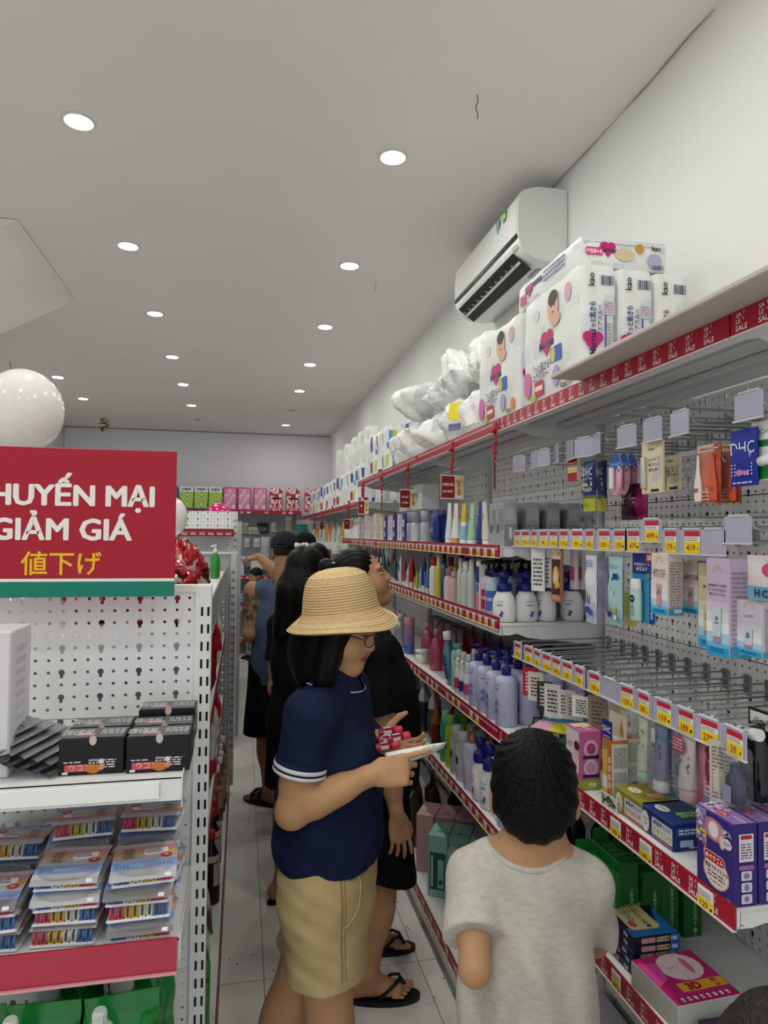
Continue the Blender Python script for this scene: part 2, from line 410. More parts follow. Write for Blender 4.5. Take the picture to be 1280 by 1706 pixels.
# ------------------------------------------------------------------ air conditioner on the right wall
def air_conditioner():
    ya, yb = 2.47, 3.28   # near end, far end
    t = thing('air_conditioner', 'white split air conditioner mounted high on the right wall', 'air conditioner', (XR-.002, 0, 0))
    wh = M('e9eae8', .28, coat=.3); dk = M('17171a', .4); gr = M('8d8f90', .35)
    prof = [(0, 3.028), (-.05, 3.032), (-.13, 3.03), (-.185, 3.012), (-.203, 2.985), (-.21, 2.93), (-.21, 2.86), (-.205, 2.812), (-.19, 2.775), (-.14, 2.745), (-.06, 2.735), (0, 2.745)]
    b = MB(); n = len(prof); vs = [(x, y, z) for y in (ya, yb) for x, z in prof]
    b.add(vs, [tuple(range(n)), tuple(range(2*n-1, n-1, -1))], wh)
    b.add(vs, [(i, n+i, n+(i+1) % n, (i+1) % n) for i in range(n)], wh, True); b.build('housing', t)
    b = MB(); p2 = [(-.188, 3.014), (-.206, 2.985), (-.2135, 2.93), (-.2135, 2.84)]; w2 = []
    for y in (ya+.012, yb-.012): w2 += [(x, y, z) for x, z in p2]+[(x+.006, y, z) for x, z in p2[::-1]]
    b.add(w2, [tuple(range(8)), tuple(range(15, 7, -1))]+[(i, 8+i, 8+(i+1) % 8, (i+1) % 8) for i in range(8)], wh); b.build('front_panel', t)
    b = MB(); b.box((-.211, (ya+yb)/2, 2.829), (.005, yb-ya-.02, .013), dk); b.build('display_strip', t)
    b = MB(); d = (Vector((-.14, 0, 2.745))-Vector((-.19, 0, 2.775)))
    b.add([(-.206, ya+.06, 2.780), (-.206, yb-.05, 2.780), (-.126, yb-.05, 2.7235), (-.126, ya+.06, 2.7235)], [(0, 1, 2, 3)], dk); b.build('air_outlet', t)
    b = MB()
    for k in range(11): b.box((-.166, ya+.12+.06*k, 2.752), (.05, .002, .006), gr)
    b.build('outlet_grille', t)
    b = MB(); b.bar((-.170, ya+.075, 2.753), (-.170, yb-.065, 2.744), .011, .004, wh, up=(.5, 0, 1)); b.build('louvre', t)
    # stickers on the front
    b = MB(); f = -.2137
    b.rect((f, ya+.13, 2.968), -Y_, Z_, .03, .058, M('3c9a4a', .5), .001); b.rect((f, ya+.13, 2.962), -Y_, Z_, .022, .02, M('f0e44c', .5), .0014); b.build('energy_label', t)
    b = MB()
    pts = [(-.02, .03), (.02, .03), (.02, -.008), (0, -.034), (-.02, -.008)]
    b.poly([(f-.001, ya+.2-u, 2.95+w) for u, w in pts], M('2c6a6e', .5))
    for k in range(5): b.rect((f-.001, ya+.2, 2.972-.011*k), -Y_, Z_, .03, .005, M('cfe6e0', .5), .0008)
    b.build('badge_sticker', t)
    b = MB(); b.rect((-.2, ya+.05, 2.797), -Y_, Vector((-.4, 0, 1)), .05, .016, M('c8c8c6', .5), .004); b.build('maker_label', t)
    b = MB(); b.box((-.06, ya+.13, 2.733), (.06, .09, .004), M('b9b9b7', .5)); b.build('rating_plate', t)
air_conditioner()
# ------------------------------------------------------------------ shelving
XS, XP = .83, 1.20       # shelf front edge, perforated back
m_shelf = M('e3e4e4', .35, name='shelf_white'); m_under = M('c9c9c9', .5, name='shelf_underside'); m_up = M('d8d9da', .4)
m_stripfar = M('b0203a', .4, name='strip_red_far')
def sale_strip(name, parent, x, y0, y1, z0, z1, detail, outward=-1, cut=None):
    """clear-fronted price rail holding the red paper printed SALE, on a shelf edge running along Y (faces -X)"""
    b = MB(); b.box((x+.002, (y0+y1)/2, (z0+z1)/2), (.004, y1-y0, z1-z0), m_red)
    b.box((x+.001, (y0+y1)/2, z0-.0015), (.009, y1-y0, .003), M('e8d5d8', .2))
    h = z1-z0; u, v = -Y_, Z_; x -= .0003
    if detail >= 1:
        p = .053; n = int((y1-y0)/p)
        for k in range(n):
            y = y1-(k+.5)*p
            if detail == 2:
                b.text('SA', (x, y+.006, z1-h*.2), u, v, h*.2, m_sale, .012); b.text('T', (x, y-.006, z1-h*.17), u, Vector((0, -.3, 1)), h*.15, m_sale)
                b.text('LE', (x, y+.007, z1-h*.46), u, v, h*.2, m_sale, .012); b.text('T', (x, y-.005, z1-h*.42), u, Vector((0, .3, 1)), h*.14, m_sale)
                b.text('SALE', (x, y, z1-h*.75), u, v, h*.24, m_sale, .02)
            else:
                b.text('SALE', (x, y+.012, z1-h*.3), u, v, h*.2, m_sale, .015, fit=.022); b.text('SALE', (x, y-.014, z1-h*.3), u, v, h*.2, m_sale, .015, fit=.022)
    return b.build(name, parent)
def bracket(parent, y, z, x0=XS+.012, x1=XP):
    b = MB(); pts = [(x0, z-.004), (x0, z-.028), (x0+.02, z-.036), (x0+.05, z-.03), (x0+.09, z-.045), (x1, z-.075), (x1, z-.004)]
    # plate in the XZ plane
    n = len(pts); vs = [(x, y-.0015, q) for x, q in pts]+[(x, y+.0015, q) for x, q in pts]
    b.add(vs, [tuple(range(n)), tuple(range(2*n-1, n-1, -1))]+[(i, (i+1) % n, n+(i+1) % n, n+i) for i in range(n)], m_shelf)
    return b.build('bracket', parent)
def shelf_part(root, y0, y1, z, strip, detail, x0=XS, x1=XP-.004, ends=(True, True), ribs=True):
    b = MB()
    b.box(((x0+x1)/2+.003, (y0+y1)/2, z-.002), (x1-x0-.004, y1-y0-.002, .004), m_shelf)
    b.box((x0+.006, (y0+y1)/2, z-.018), (.006, y1-y0-.004, .034), m_shelf)       # folded front lip
    b.box((x0+.022, (y0+y1)/2, z-.033), (.03, y1-y0-.004, .003), m_shelf)
    if ribs:
        for k in (.12, .22): b.box((x0+k, (y0+y1)/2, z-.013), (.045, y1-y0-.02, .018), m_under, .004)
    s = b.build('shelf', root)
    if strip: up_ = .02 if z == ZB else 0; sale_strip('price_rail', s, x0-.0025, y0+.002, y1-.002, z-.036+up_, z+.005+up_, detail)
    if ends[0]: bracket(s, y0+.005, z, x0+.012)
    if ends[1]: bracket(s, y1-.005, z, x0+.012)
    return s
def upright(root, x, y, h, w=.03, d=.06, slots=True):
    b = MB(); b.box((x, y, h/2), (d, w, h), m_up, .002)
    if slots:
        k = .2
        while k < h-.05:
            for s in (-.006, .006): b.box((x-d/2-.0002, y+s, k), (.0012, .003, .018), m_hole)
            k += .05
    return b.build('upright', root)
ZA, ZB, ZS, ZD, ZE, ZT = 1.615, 1.358, 1.02, .685, .135, 2.035
def base_part(root, y0, y1, x0=.765, z=ZE, detail=1):
    b = MB(); b.box(((x0+XP)/2, (y0+y1)/2, z-.002), (XP-x0, y1-y0-.002, .004), m_shelf)
    b.box((x0+.004, (y0+y1)/2, z/2+.02), (.006, y1-y0-.002, z-.045), m_shelf)
    b.box((x0+.03, (y0+y1)/2, .022), (.02, y1-y0, .044), M('5e5e60', .5))
    s = b.build('base_deck', root); sale_strip('price_rail', s, x0-.002, y0+.002, y1-.002, z-.044, z+.003, detail)
    return s
bays = [(-.02, 1.03), (1.03, 2.12), (2.12, 3.19), (3.19, 4.25), (4.25, 5.31), (5.31, 6.45), (6.45, 7.6), (7.6, 8.75), (8.75, 9.6)]
levels = {0: [ZT], 1: [ZT, ZS, ZD], 2: [ZT, ZA, ZB, ZS, ZD], 3: [ZT, ZA, ZB, ZS, ZD], 4: [ZA, ZB, ZS, ZD], 5: [1.89, ZB, ZS, ZD], 6: [1.89, 1.5, 1.1, .7], 7: [1.89, 1.5, 1.1, .7], 8: [1.89, 1.5, 1.1]}
baylab = ['white steel shelving bay at the near end, only its perforated back and top shelf showing', 'white steel shelving bay beside the boy, with rows of peg hooks and boxes',
          'white steel shelving bay holding the blue pump bottles', 'white steel shelving bay in front of the woman in black', 'white steel shelving bay where the high top shelf ends',
          'white steel shelving bay with the start of the lower top shelf of diapers', 'white steel shelving bay with orange packs, sixth along the wall', 'white steel shelving bay next to the last one on the right wall', 'white steel shelving bay in the far right corner']
for i, (y0, y1) in enumerate(bays):
    r = thing('shelving_bay', baylab[i], 'shelf', ((XS+XP)/2, (y0+y1)/2, 0)); off = r.location.copy()
    first = len(COL.objects)
    H = 2.07 if i < 5 else 1.93
    b = MB(); z = .16
    while z < H-.05:
        z2 = min(z+.3985, H); b.box((XP+.003, (y0+y1)/2, (z+z2)/2), (.004, y1-y0-.03, z2-z-.0025), m_peg_side); z = z2
    bp = b.build('back_panel', r)
    b = MB(); b.box((XP+.016, (y0+y1)/2, (H-.2+.16)/2), (.002, y1-y0-.06, H-.36), M('161718', .8)); b.build('hole_shade_sheet', r)  # dark sheet added behind the panel so its holes read as shaded
    upright(r, XP+.012, y0+.018, H)
    if i == 8: upright(r, XP+.012, y1-.018, H)
    for z in levels[i]:
        det = 2 if i <= 1 else (1 if i < 5 else 0)
        ya = y0; yb = y1
        if i == 4 and z == ZT: continue
        shelf_part(r, ya, yb, z, True, det, ends=(i >= 1, False if i < 8 and i != 4 else True))
    if i == 4:
        shelf_part(r, y0, 4.95, ZT, True, 1, ends=(True, True)); shelf_part(r, 4.96, y1, 1.89, True, 1, ends=(True, False))
    if i == 5: shelf_part(r, y0, 5.68, ZA, True, 1, ends=(True, True))
    base_part(r, y0, y1, detail=1 if 1 <= i < 5 else 0)
    for o in list(COL.objects)[first:]:
        if o.parent == r: o.location -= off
# loose board lying on the near top shelf and sticking out over the aisle
b = MB(); b.box((-.01, 0, .005), (.42, 1.5, .010), M('c5bdb8', .55, noise=.03, scale=8), .002)
tag(b.build('loose_board', loc=(.745+.22, 1.565-.75, ZT+.006)), 'flat pale board lying on the top shelf and jutting over the aisle', 'board')

# ------------------------------------------------------------------ price tags
def price_tag_mesh(price, w=.034, h=.036, red=False):
    b = MB(); b.box((0, -.0005, 0), (w, .001, h), M('f3f2ec', .45)); u, v = X_, Z_
    y = -.001
    b.rect((0, y, -h*.24), u, v, w, h*.52, m_yel)
    if red: b.rect((0, y, h*.38), u, v, w, h*.24, M('c62a3c', .45))
    for k in range(2 if red else 3): b.rect((-.002, y, h*(.3 if not red else .18)-.004*k), u, v, w*.8, .0016, M('8a8a90', .6))
    b.text(price, (-w*.08, y, -h*.25), u, v, h*.3, M('b8202e' if red else '8c4a12', .5), .02, fit=w*.66); b.rect((w*.36, y, -h*.3), u, v, w*.14, h*.12, M('c8703a', .5))
    return b.mesh('price_tag')
_tm = {}
def tag_mesh(price, red=False, w=.034, h=.036):
    k = (price, red, w, h)
    if k not in _tm: _tm[k] = price_tag_mesh(price, w, h, red)
    return _tm[k]
def rail_tag(y, z, price, label, x=XS, w=.034, h=.036, group=None):
    o = bpy.data.objects.new('price_tag', tag_mesh(price, False, w, h)); COL.objects.link(o)
    o.location = (x-.0036, y, z); o.rotation_euler = (0, 0, -PI/2); return tag(o, label, 'price tag', group)
for px, py, pr, tx in [(1026, 1385, '199', 'in front of the gold mask box'), (1076, 1425, '199', 'in front of the blue mask box'), (1176, 1514, '129', 'in front of the purple eye mask boxes')]:
    p = at(px, py, X=XS-.004); rail_tag(p.y, ZS-.02, pr, 'yellow price tag reading %s, red rail %s' % (pr, tx), w=.042, h=.04)
for px, py, pr, tx in [(980, 1600, '289', 'by the boy in grey'), (1027, 1655, '189', 'under the flat blue boxes')]:
    p = at(px, py, X=XS-.004); rail_tag(p.y, ZD-.018, pr, 'yellow price tag reading %s on the lower red rail %s' % (pr, tx), w=.036, h=.038)
shname = {ZA: 'rail below the grey boxes and tubes', ZB: 'rail below the white foam pumps', ZS: 'rail below the lavender pump bottles', ZD: 'rail below the green and yellow bottles'}
prices = ['129', '99', '159', '89', '199', '149', '119', '69', '179']
for z in (ZA, ZB, ZS, ZD):
    k = 0; y = 2.17
    yend = {ZA: 5.2, ZB: 4.25, ZS: 4.1, ZD: 3.35}[z]
    while y < yend:
        if rnd.random() < (.88 if z != ZS or y > 2.5 else .45):
            nm = ORDN(k)
            rail_tag(y, z-.022+(.02 if z == ZB else 0), prices[k % 9], '%s small price tag from the near end, red %s' % (nm, shname[z]), w=.03, h=.028); k += 1
        y += .062+.02*rnd.random()
k = 0; y = 2.35
while y < 3.2:
    rail_tag(y, ZE-.022, prices[k % 9], '%s small price tag from the near end on the floor-level red rail' % ORD[k], x=.765, w=.03, h=.028); k += 1; y += .11
# ------------------------------------------------------------------ makers of goods (front faces local -Y, base at z=0)
def C(x): return M(x, .42) if isinstance(x, str) else x
def frame_of(face, w, d, h):
    return {'F': (Vector((0, -d/2, 0)), X_, Z_), 'B': (Vector((0, d/2, 0)), -X_, Z_), 'R': (Vector((w/2, 0, 0)), Y_, Z_),
            'L': (Vector((-w/2, 0, 0)), -Y_, Z_), 'T': (Vector((0, 0, h)), X_, Y_)}[face]
def prints(b, w, d, h, deco, seed=3):
    """printed artwork: r = block, d = disc, t = lettering, l = lines of small print; later entries lie over earlier ones"""
    for i, q in enumerate(deco):
        k, face = q[0], q[1]; o, u, v = frame_of(face, w, d, h); off = .0003+.00005*i
        if k == 'r': b.rect(o+u*q[2]+v*q[3], u, v, q[4], q[5], C(q[6]), off, q[7] if len(q) > 7 else 0)
        elif k == 'd': b.disc(o+u*q[2]+v*q[3], u, v, q[4], q[5], C(q[6]), off)
        elif k == 't': b.text(q[5], o+u*q[2]+v*q[3], u, v, q[4], C(q[6]), q[8] if len(q) > 8 else .01, fit=q[7] if len(q) > 7 else None, off=off)
        elif k == 'tv': b.text(q[5], o+u*q[2]+v*q[3], v, -u, q[4], C(q[6]), q[8] if len(q) > 8 else .01, fit=q[7] if len(q) > 7 else None, off=off)
        elif k == 'tc':   # column of characters
            n = len(q[5])
            for j, ch in enumerate(q[5]): b.text(ch, o+u*q[2]+v*(q[3]-j*q[4]*1.15), u, v, q[4], C(q[6]), .01, off=off)
        elif k == 'l': b.lines(o+u*q[2]+v*q[3], u, v, q[4], q[5], q[6], C(q[7]), off, seed+i)
        elif k == 'p': b.poly([o+u*x+v*y+u.cross(v)*off for x, y in q[2]], C(q[3]))
        elif k == 'bar':
            r = random.Random(seed+i); x = -q[4]/2
            while x < q[4]/2:
                wd = r.choice((.0008, .0012, .002))*q[4]/.03; b.rect(o+u*(q[2]+x)+v*q[3], u, v, wd, q[5], C('3b3766'), off); x += wd*1.9
def carton(name, w, d, h, col, deco=(), bev=.0012, flap=None):
    b = MB(); b.box((0, 0, h/2), (w, d, h), C(col), bev); prints(b, w, d, h, deco)
    return b.build(name)
def place(o, loc, rz=-PI/2, label=None, cat=None, group=None, tilt=0, lean=0):
    o.location = loc; o.rotation_euler = (tilt, lean, rz); return tag(o, label, cat, group)
def text_cyl(b, t, r, z, h, m, fit=None, weight=.01, a0=0, sx=1, sy=1):
    vs, fs, bb = text_mesh(t, weight); k = h/max(bb[3]-bb[1], .3); kx = k; w = (bb[2]-bb[0])*k
    if fit and w > fit: kx = k*fit/w
    cx = (bb[0]+bb[2])/2; cy = (bb[1]+bb[3])/2; out = []
    for x, y in vs:
        a = (x-cx)*kx/r+a0; out.append(((r*sx+.0005)*math.sin(a), -(r*sy+.0005)*math.cos(a), z+(y-cy)*k))
    b.add(out, fs, m)
def patch_cyl(b, r, z0, z1, a0, a1, m, sx=1, sy=1, n=8, off=.0003):
    vs = []
    for z in (z0, z1):
        for k in range(n+1):
            a = a0+(a1-a0)*k/n; vs.append(((r*sx+off)*math.sin(a), -(r*sy+off)*math.cos(a), z))
    b.add(vs, [(k, k+1, n+2+k, n+1+k) for k in range(n)], m, True)
def pump(parent, z, m, r=.017, h=.05, head=.045, name='pump'):
    b = MB(); b.lathe([(r, z), (r, z+h*.42), (r*.8, z+h*.5), (r*.42, z+h*.52), (r*.36, z+h*.9), (r*.36, z+h*1.0)], m, 16)
    b.box((0, 0, z+h*1.05), (r*1.5, r*1.7, h*.2), m, .004)
    b.bar((0, 0, z+h*1.07), (-head, 0, z+h*.93), .011, .010, m); return b.build(name, parent)
def foam_pump(parent, z, m, r=.026, name='pump'):
    b = MB(); b.lathe([(r*.95, z), (r, z+.004), (r, z+.022), (r*.8, z+.027), (r*.5, z+.028), (r*.45, z+.05)], m, 18)
    b.lathe([(r*.62, z+.042), (r*.66, z+.05), (r*.6, z+.063), (r*.2, z+.068)], m, 16); b.bar((0, 0, z+.056), (-.045, 0, z+.051), .016, .014, m); return b.build(name, parent)
def bottle(name, prof, col, cap=None, capc='ffffff', sx=1, sy=1, bands=None, text=None, seg=20, patches=()):
    """prof: body outline (r, z); cap: outline of the closure; bands: material per ring"""
    b = MB(); b.lathe(prof, C(col), seg, sx, sy, mats=[C(x) for x in bands] if bands else None)
    for (z0, z1, a0, a1, c) in patches:
        r = max(p[0] for p in prof); patch_cyl(b, r, z0, z1, a0, a1, C(c), sx, sy)
    for t in text or ():
        text_cyl(b, t[0], max(p[0] for p in prof), t[1], t[2], C(t[3]), fit=t[4] if len(t) > 4 else None, sx=sx, sy=sy, a0=t[5] if len(t) > 5 else 0)
    o = b.build(name)
    if cap:
        c = MB(); c.lathe(cap, C(capc), 16); c.build('cap', o)
    return o
def tube(name, w, h, col, capc, caph=.03, colors=None, deco=None, up=False):
    """squeeze tube: cap at the bottom, crimped flat at the top (up=True turns it crimp down)"""
    b = MB(); n = 20; rows = 9; vs = []
    for i in range(rows):
        t = i/(rows-1); z = caph+(h-caph)*t; rx = w/2*(1+.12*t); ry = w*.42*(1-t)**.75+.0012
        if t == 1: ry = .0012
        for k in range(n): a = 2*PI*k/n; vs.append((rx*math.cos(a), ry*math.sin(a), z))
    for i in range(rows-1):
        m = C(colors((i+.5)/(rows-1))) if colors else C(col)
        base = len(b.v); b.add([vs[i*n+k] for k in range(n)]+[vs[(i+1)*n+k] for k in range(n)], [(k, (k+1) % n, n+(k+1) % n, n+k) for k in range(n)], m, True)
    b.box((0, 0, h+.004), (w*1.12, .0022, .009), C(col))
    if deco: prints(b, w, w*.5, h, deco)
    o = b.build(name); c = MB(); c.lathe([(w*.42, 0), (w*.44, .003), (w*.44, caph), (w*.3, caph)], C(capc), n, 1, .95); c.build('cap', o)
    return o
def pouch(name, w, h, t, matfn, deco=(), crumple=.003, seed=1, nu=14, nv=16, seal=.012, gusset=False, build=True):
    """soft filled packet: swollen in the middle, sealed flat at top and bottom"""
    r = random.Random(seed); b = MB(); ph = [r.uniform(0, 6.28) for _ in range(6)]
    fr = [(r.uniform(30, 90), r.uniform(30, 90)) for _ in range(3)]
    def th(u, v):
        s = max(0, 1-abs(2*u-1)**2.6)**.6
        z = v*h; e = min(1, max(0, (z-(0 if gusset else seal))/(h*.22 if not gusset else h*.06))) * min(1, max(0, (h-seal-z)/(h*.3)))
        return .0008+t/2*s*(e**.7)
    for sgn in (-1, 1):
        vs = []
        for j in range(nv+1):
            for i in range(nu+1):
                u, v = i/nu, j/nv; x = (u-.5)*w; z = v*h; q = th(u, v)
                wob = sum(math.sin(fr[k][0]*x+fr[k][1]*z+ph[k+(3 if sgn > 0 else 0)]) for k in range(3))*crumple/2*min(1, q/.004)
                x2 = x*(1-.06*min(1, q/(t/2+1e-6))*(abs(2*u-1)))
                vs.append((x2+crumple*.5*math.sin(25*z/h+ph[0]), sgn*(q+(wob if q > .002 else 0)), z))
        cells = {}
        for j in range(nv):
            for i in range(nu):
                a = j*(nu+1)+i; f = (a, a+1, a+nu+2, a+nu+1)
                cells.setdefault(matfn((i+.5)/nu, (j+.5)/nv, sgn), []).append(f if sgn < 0 else f[::-1])
        base = None
        for c, fs in cells.items(): b.add(vs, fs, C(c), True)
    prints(b, w, t, h, deco, seed)
    return b.build(name) if build else b
def softbox(name, w, d, h, matfn, n=(8, 6, 10), rnd_=.018, crumple=.004, seed=1, build=True, freq=40, bulge=.0):
    """soft wrapped pack: a box with rounded edges and creased film; matfn(face,u,v) gives the print colour"""
    r = random.Random(seed); ph = [r.uniform(0, 6.28) for _ in range(9)]; fq = [Vector((r.uniform(-1, 1), r.uniform(-1, 1), r.uniform(-1, 1)))*freq for _ in range(4)]
    b = MB(); H = Vector((w/2, d/2, h/2)); core = H-Vector((rnd_,)*3)
    def shape(p):
        q = Vector([max(-core[i], min(core[i], p[i])) for i in range(3)]); dv = p-q
        if dv.length > 1e-9: p2 = q+dv.normalized()*min(rnd_, max(abs(x) for x in dv)) if True else p
        else: p2 = p
        f = sum(math.sin(fq[k].dot(p)+ph[k]) for k in range(4))
        f2 = abs(math.sin(fq[0].dot(p)*1.9+ph[5]))-.6
        nrm = Vector([(p[i]/H[i])**7 for i in range(3)])
        if nrm.length > 1e-6: nrm.normalize()
        bl = bulge*(1-(p.x/H.x)**2)*(1-(p.z/H.z)**2) if abs(nrm.y) > .5 else bulge*.6*(1-(p.y/H.y)**2)*(1-(p.z/H.z)**2)
        return p2+nrm*(crumple*.45*f+crumple*.6*f2+max(bl, 0))
    faces = {'F': (1, -1, 0, 2), 'B': (1, 1, 0, 2), 'R': (0, 1, 1, 2), 'L': (0, -1, 1, 2), 'T': (2, 1, 0, 1), 'D': (2, -1, 0, 1)}
    for nm, (ax, sg, ua, va) in faces.items():
        nu, nv = n[ua], n[va]; vs = []
        for j in range(nv+1):
            for i in range(nu+1):
                p = Vector((0, 0, 0)); p[ax] = sg*H[ax]; p[ua] = (2*i/nu-1)*H[ua]; p[va] = (2*j/nv-1)*H[va]; vs.append(shape(p)+Vector((0, 0, h/2)))
        flip = (Vector([1 if k == ua else 0 for k in range(3)]).cross(Vector([1 if k == va else 0 for k in range(3)])))[ax]*sg < 0
        cells = {}
        for j in range(nv):
            for i in range(nu):
                a = j*(nu+1)+i; f = (a, a+1, a+nu+2, a+nu+1); u = (i+.5)/nu
                if nm in 'BL': u = 1-u
                cells.setdefault(matfn(nm, u, (j+.5)/nv), []).append(f[::-1] if flip else f)
        for c, fs in cells.items(): b.add(vs, fs, C(c), True)
    return b.build(name) if build else b
def crumpled(name, rx, ry, rz, matfn, seed=1, amp=.22, nseg=26, nring=18, sharp=.5, build=True, flat=True):
    """bulky crumpled bag of film or foil: faceted folds radiating over a lump, sitting on its base"""
    r = random.Random(seed); b = MB(); vs = []
    dirs = []
    for _ in range(34):
        a = r.uniform(0, 2*PI); z = r.uniform(-1, 1); s = math.sqrt(1-z*z); dirs.append((Vector((s*math.cos(a), s*math.sin(a), z)), r.uniform(.75, 1.0)))
    for i in range(nring+1):
        t = PI*i/nring
        for k in range(nseg):
            a = 2*PI*k/nseg; n = Vector((math.sin(t)*math.cos(a), math.sin(t)*math.sin(a), -math.cos(t)))
            rad = min(1.45, min(c/max(n.dot(dv), 1e-3) if n.dot(dv) > .25 else 9 for dv, c in dirs))
            rad *= 1+amp*.35*math.sin(9*a+5*t+seed)*math.sin(t)+amp*.3*(r.random()-.5)
            p = Vector((n.x*rx*rad, n.y*ry*rad, n.z*rz*rad))
            if flat: p.z = max(p.z, -rz*.82)
            vs.append(tuple(p+Vector((0, 0, rz*.82))))
    cells = {}
    for i in range(nring):
        for k in range(nseg):
            f = (i*nseg+k, i*nseg+(k+1) % nseg, (i+1)*nseg+(k+1) % nseg, (i+1)*nseg+k); cells.setdefault(matfn(k/nseg, (i+.5)/nring), []).append(f)
    for c, fs in cells.items(): b.add(vs, fs, C(c), sharp < .4)
    return b.build(name) if build else b
def film_box(parent, w, d, h, z0=0, name='clear_bag', crumple=.003, seed=2, mat=None):
    o = softbox(name, w, d, h, lambda f, u, v: mat or clear_film(), (6, 3, 8), min(w, d)*.35, crumple, seed); o.parent = parent; o.location = (0, 0, z0); return o
# ------------------------------------------------------------------ end-cap unit on the near end of the middle gondola
XE, YE = -.062, 1.50
def slots(b, x, y, z0, z1, pitch=.0367):
    z = z0
    while z < z1:
        for s in (-.0065, .0065): b.box((x+s, y-.0004, z), (.0045, .0016, .019), m_hole)
        z += pitch
t = thing('endcap_shelving', 'white perforated end unit under the red promotion sign', 'shelf', (-.52, YE, 0))
L = lambda p: (p[0]+.52, p[1]-YE, p[2])
b = MB(); z = .14
for z1 in (.232, .487, .742, 1.008, 1.268, 1.528):
    b.box(L((-.52, YE+.008, (z+z1)/2)), (.87, .003, z1-z-.0016), m_peg_end); z = z1
b.build('back_panel', t)
for x in (-.0785, -.9615):
    b = MB(); b.box(L((x, YE+.018, .77)), (.033, .042, 1.54), M('e3e5e4', .4), .0015); slots(b, L((x+(.004 if x > -.5 else -.004), 0, 0))[0], -.003, .2, 1.52); b.build('upright', t)
b = MB(); b.box(L((-.52, YE+.015, 1.533)), (.85, .03, .014), M('e3e5e4', .4)); b.build('top_rail', t)
def end_shelf(z, red, yf, zf=None):
    b = MB(); zf = zf or z
    b.box(L((-.52, (YE+yf)/2, z-.002)), (.85, YE-yf, .004), m_shelf); b.box(L((-.52, yf+.004, z-.018)), (.85, .007, .036), m_shelf)
    b.box(L((-.52, yf+.02, z-.034)), (.85, .035, .003), m_shelf)
    s = b.build('shelf', t)
    for x in (-.0935, -.9465):
        b = MB(); pts = [(yf-.002, z+.006), (yf-.002, z-.03), (yf+.01, z-.052), (yf+.02, z-.03), (YE-.005, z-.07), (YE-.005, z+.006)]; n = len(pts)
        vs = [L((x-.001, y, q)) for y, q in pts]+[L((x+.001, y, q)) for y, q in pts]
        b.add(vs, [tuple(range(n)), tuple(range(2*n-1, n-1, -1))]+[(i, (i+1) % n, n+(i+1) % n, n+i) for i in range(n)], m_shelf); b.build('bracket', s)
    b = MB()
    if red:
        b.box(L((-.52, yf-.004, z-.02)), (.845, .004, .056), M('b0243f', .12, coat=.6)); b.box(L((-.52, yf-.006, z-.049)), (.845, .009, .004), M('d9a0aa', .2)); b.build('price_rail', s)
    else:
        b.box(L((-.53, yf-.003, z-.016)), (.80, .005, .026), M('eef0ef', .25)); b.build('price_rail', s)
end_shelf(1.235, False, 1.212); end_shelf(.955, True, 1.232); end_shelf(.545, True, 1.15)
b = MB(); b.box(L((-.52, YE-.18, .07)), (.85, .36, .14), m_shelf, .003); b.build('base', t)

# red promotion sign standing on top of the end unit
t = thing('promotion_sign', 'red promotion sign with white and yellow lettering on the perforated end unit', 'sign', (-.345, 1.425, 1.55))
b = MB(); w = .426; b.box((0, .004, .119), (w, .008, .29), M('a9192f', .4, name='sign_red'), .001); b.build('board', t)
b = MB(); b.rect((0, -.0001, -.0115), X_, Z_, w, .03, M('0f7d6a', .45)); b.build('green_band', t)
b = MB(); b.rect((0, -.0001, .0065), X_, Z_, w, .0058, M('efe9e4', .5)); b.build('white_line', t)
b = MB(); wt = M('f1ece6', .5); b.bold('KHUYẾN MẠI', (.004, 0, .1775), X_, Z_, .0735, wt, .034, fit=.394)
b.bold('GIẢM GIÁ', (.002, 0, .1125), X_, Z_, .0555, wt, .04, fit=.288); b.build('white_lettering', t)
b = MB(); b.text('値下げ', (.002, 0, .0395), X_, Z_, .046, M('f0c018', .45), .012, fit=.16); b.build('yellow_lettering', t)
b = MB()
for x in (-.16, .16): b.bar((x, .012, -.04), (x, .012, .2), .012, .006, M('c9c9c9', .4))
b.build('bracket', t)

# goods on the end unit's white shelf
ZS1 = 1.2355
def dark_box(name):
    return carton(name, .105, .066, .061, M('16161a', .3), [
        ('l', 'F', .018, .018, .045, .016, 4, 'd9d4cc'), ('r', 'F', -.02, .012, .046, .012, 'c8575c'), ('t', 'F', -.018, .0125, .011, 'ウコン', 'f4b7b0', .044), ('d', 'F', .003, .01, .012, .008, 'c9762c'),
        ('l', 'F', -.03, .022, .03, .004, 1, 'd8d8d8'), ('d', 'F', .016, .022, .0045, .0045, 'd7d7d7'), ('d', 'F', .016, .012, .005, .005, 'd58a86'), ('r', 'F', -.042, .004, .009, .004, 'e8e8e8'),
        ('d', 'F', .002, .058, .006, .0085, 'cbb9ac'), ('t', 'F', .002, .025, .0035, 'OPEN', 'b8b8b8'),
        ('r', 'T', 0, 0, .1, .06, M('55555c', .25)), ('r', 'T', -.015, -.008, .03, .014, 'b58a84'), ('l', 'T', -.03, .005, .05, .03, 4, 'd0ccc8'), ('l', 'T', .028, .005, .04, .03, 3, 'b9b9bd')], .001)
db = dark_box('supplement_box')
spots = [(-.247, 1.29), (-.247, 1.36), (-.137, 1.283), (-.137, 1.353), (-.137, 1.423)]
labs = ['black supplement box at the front, next to the silver sachets', 'black supplement box behind the one next to the silver sachets', 'black supplement box at the front of the row by the shelf end', 'middle black supplement box of the three in a row', 'rearmost black supplement box against the perforated panel']
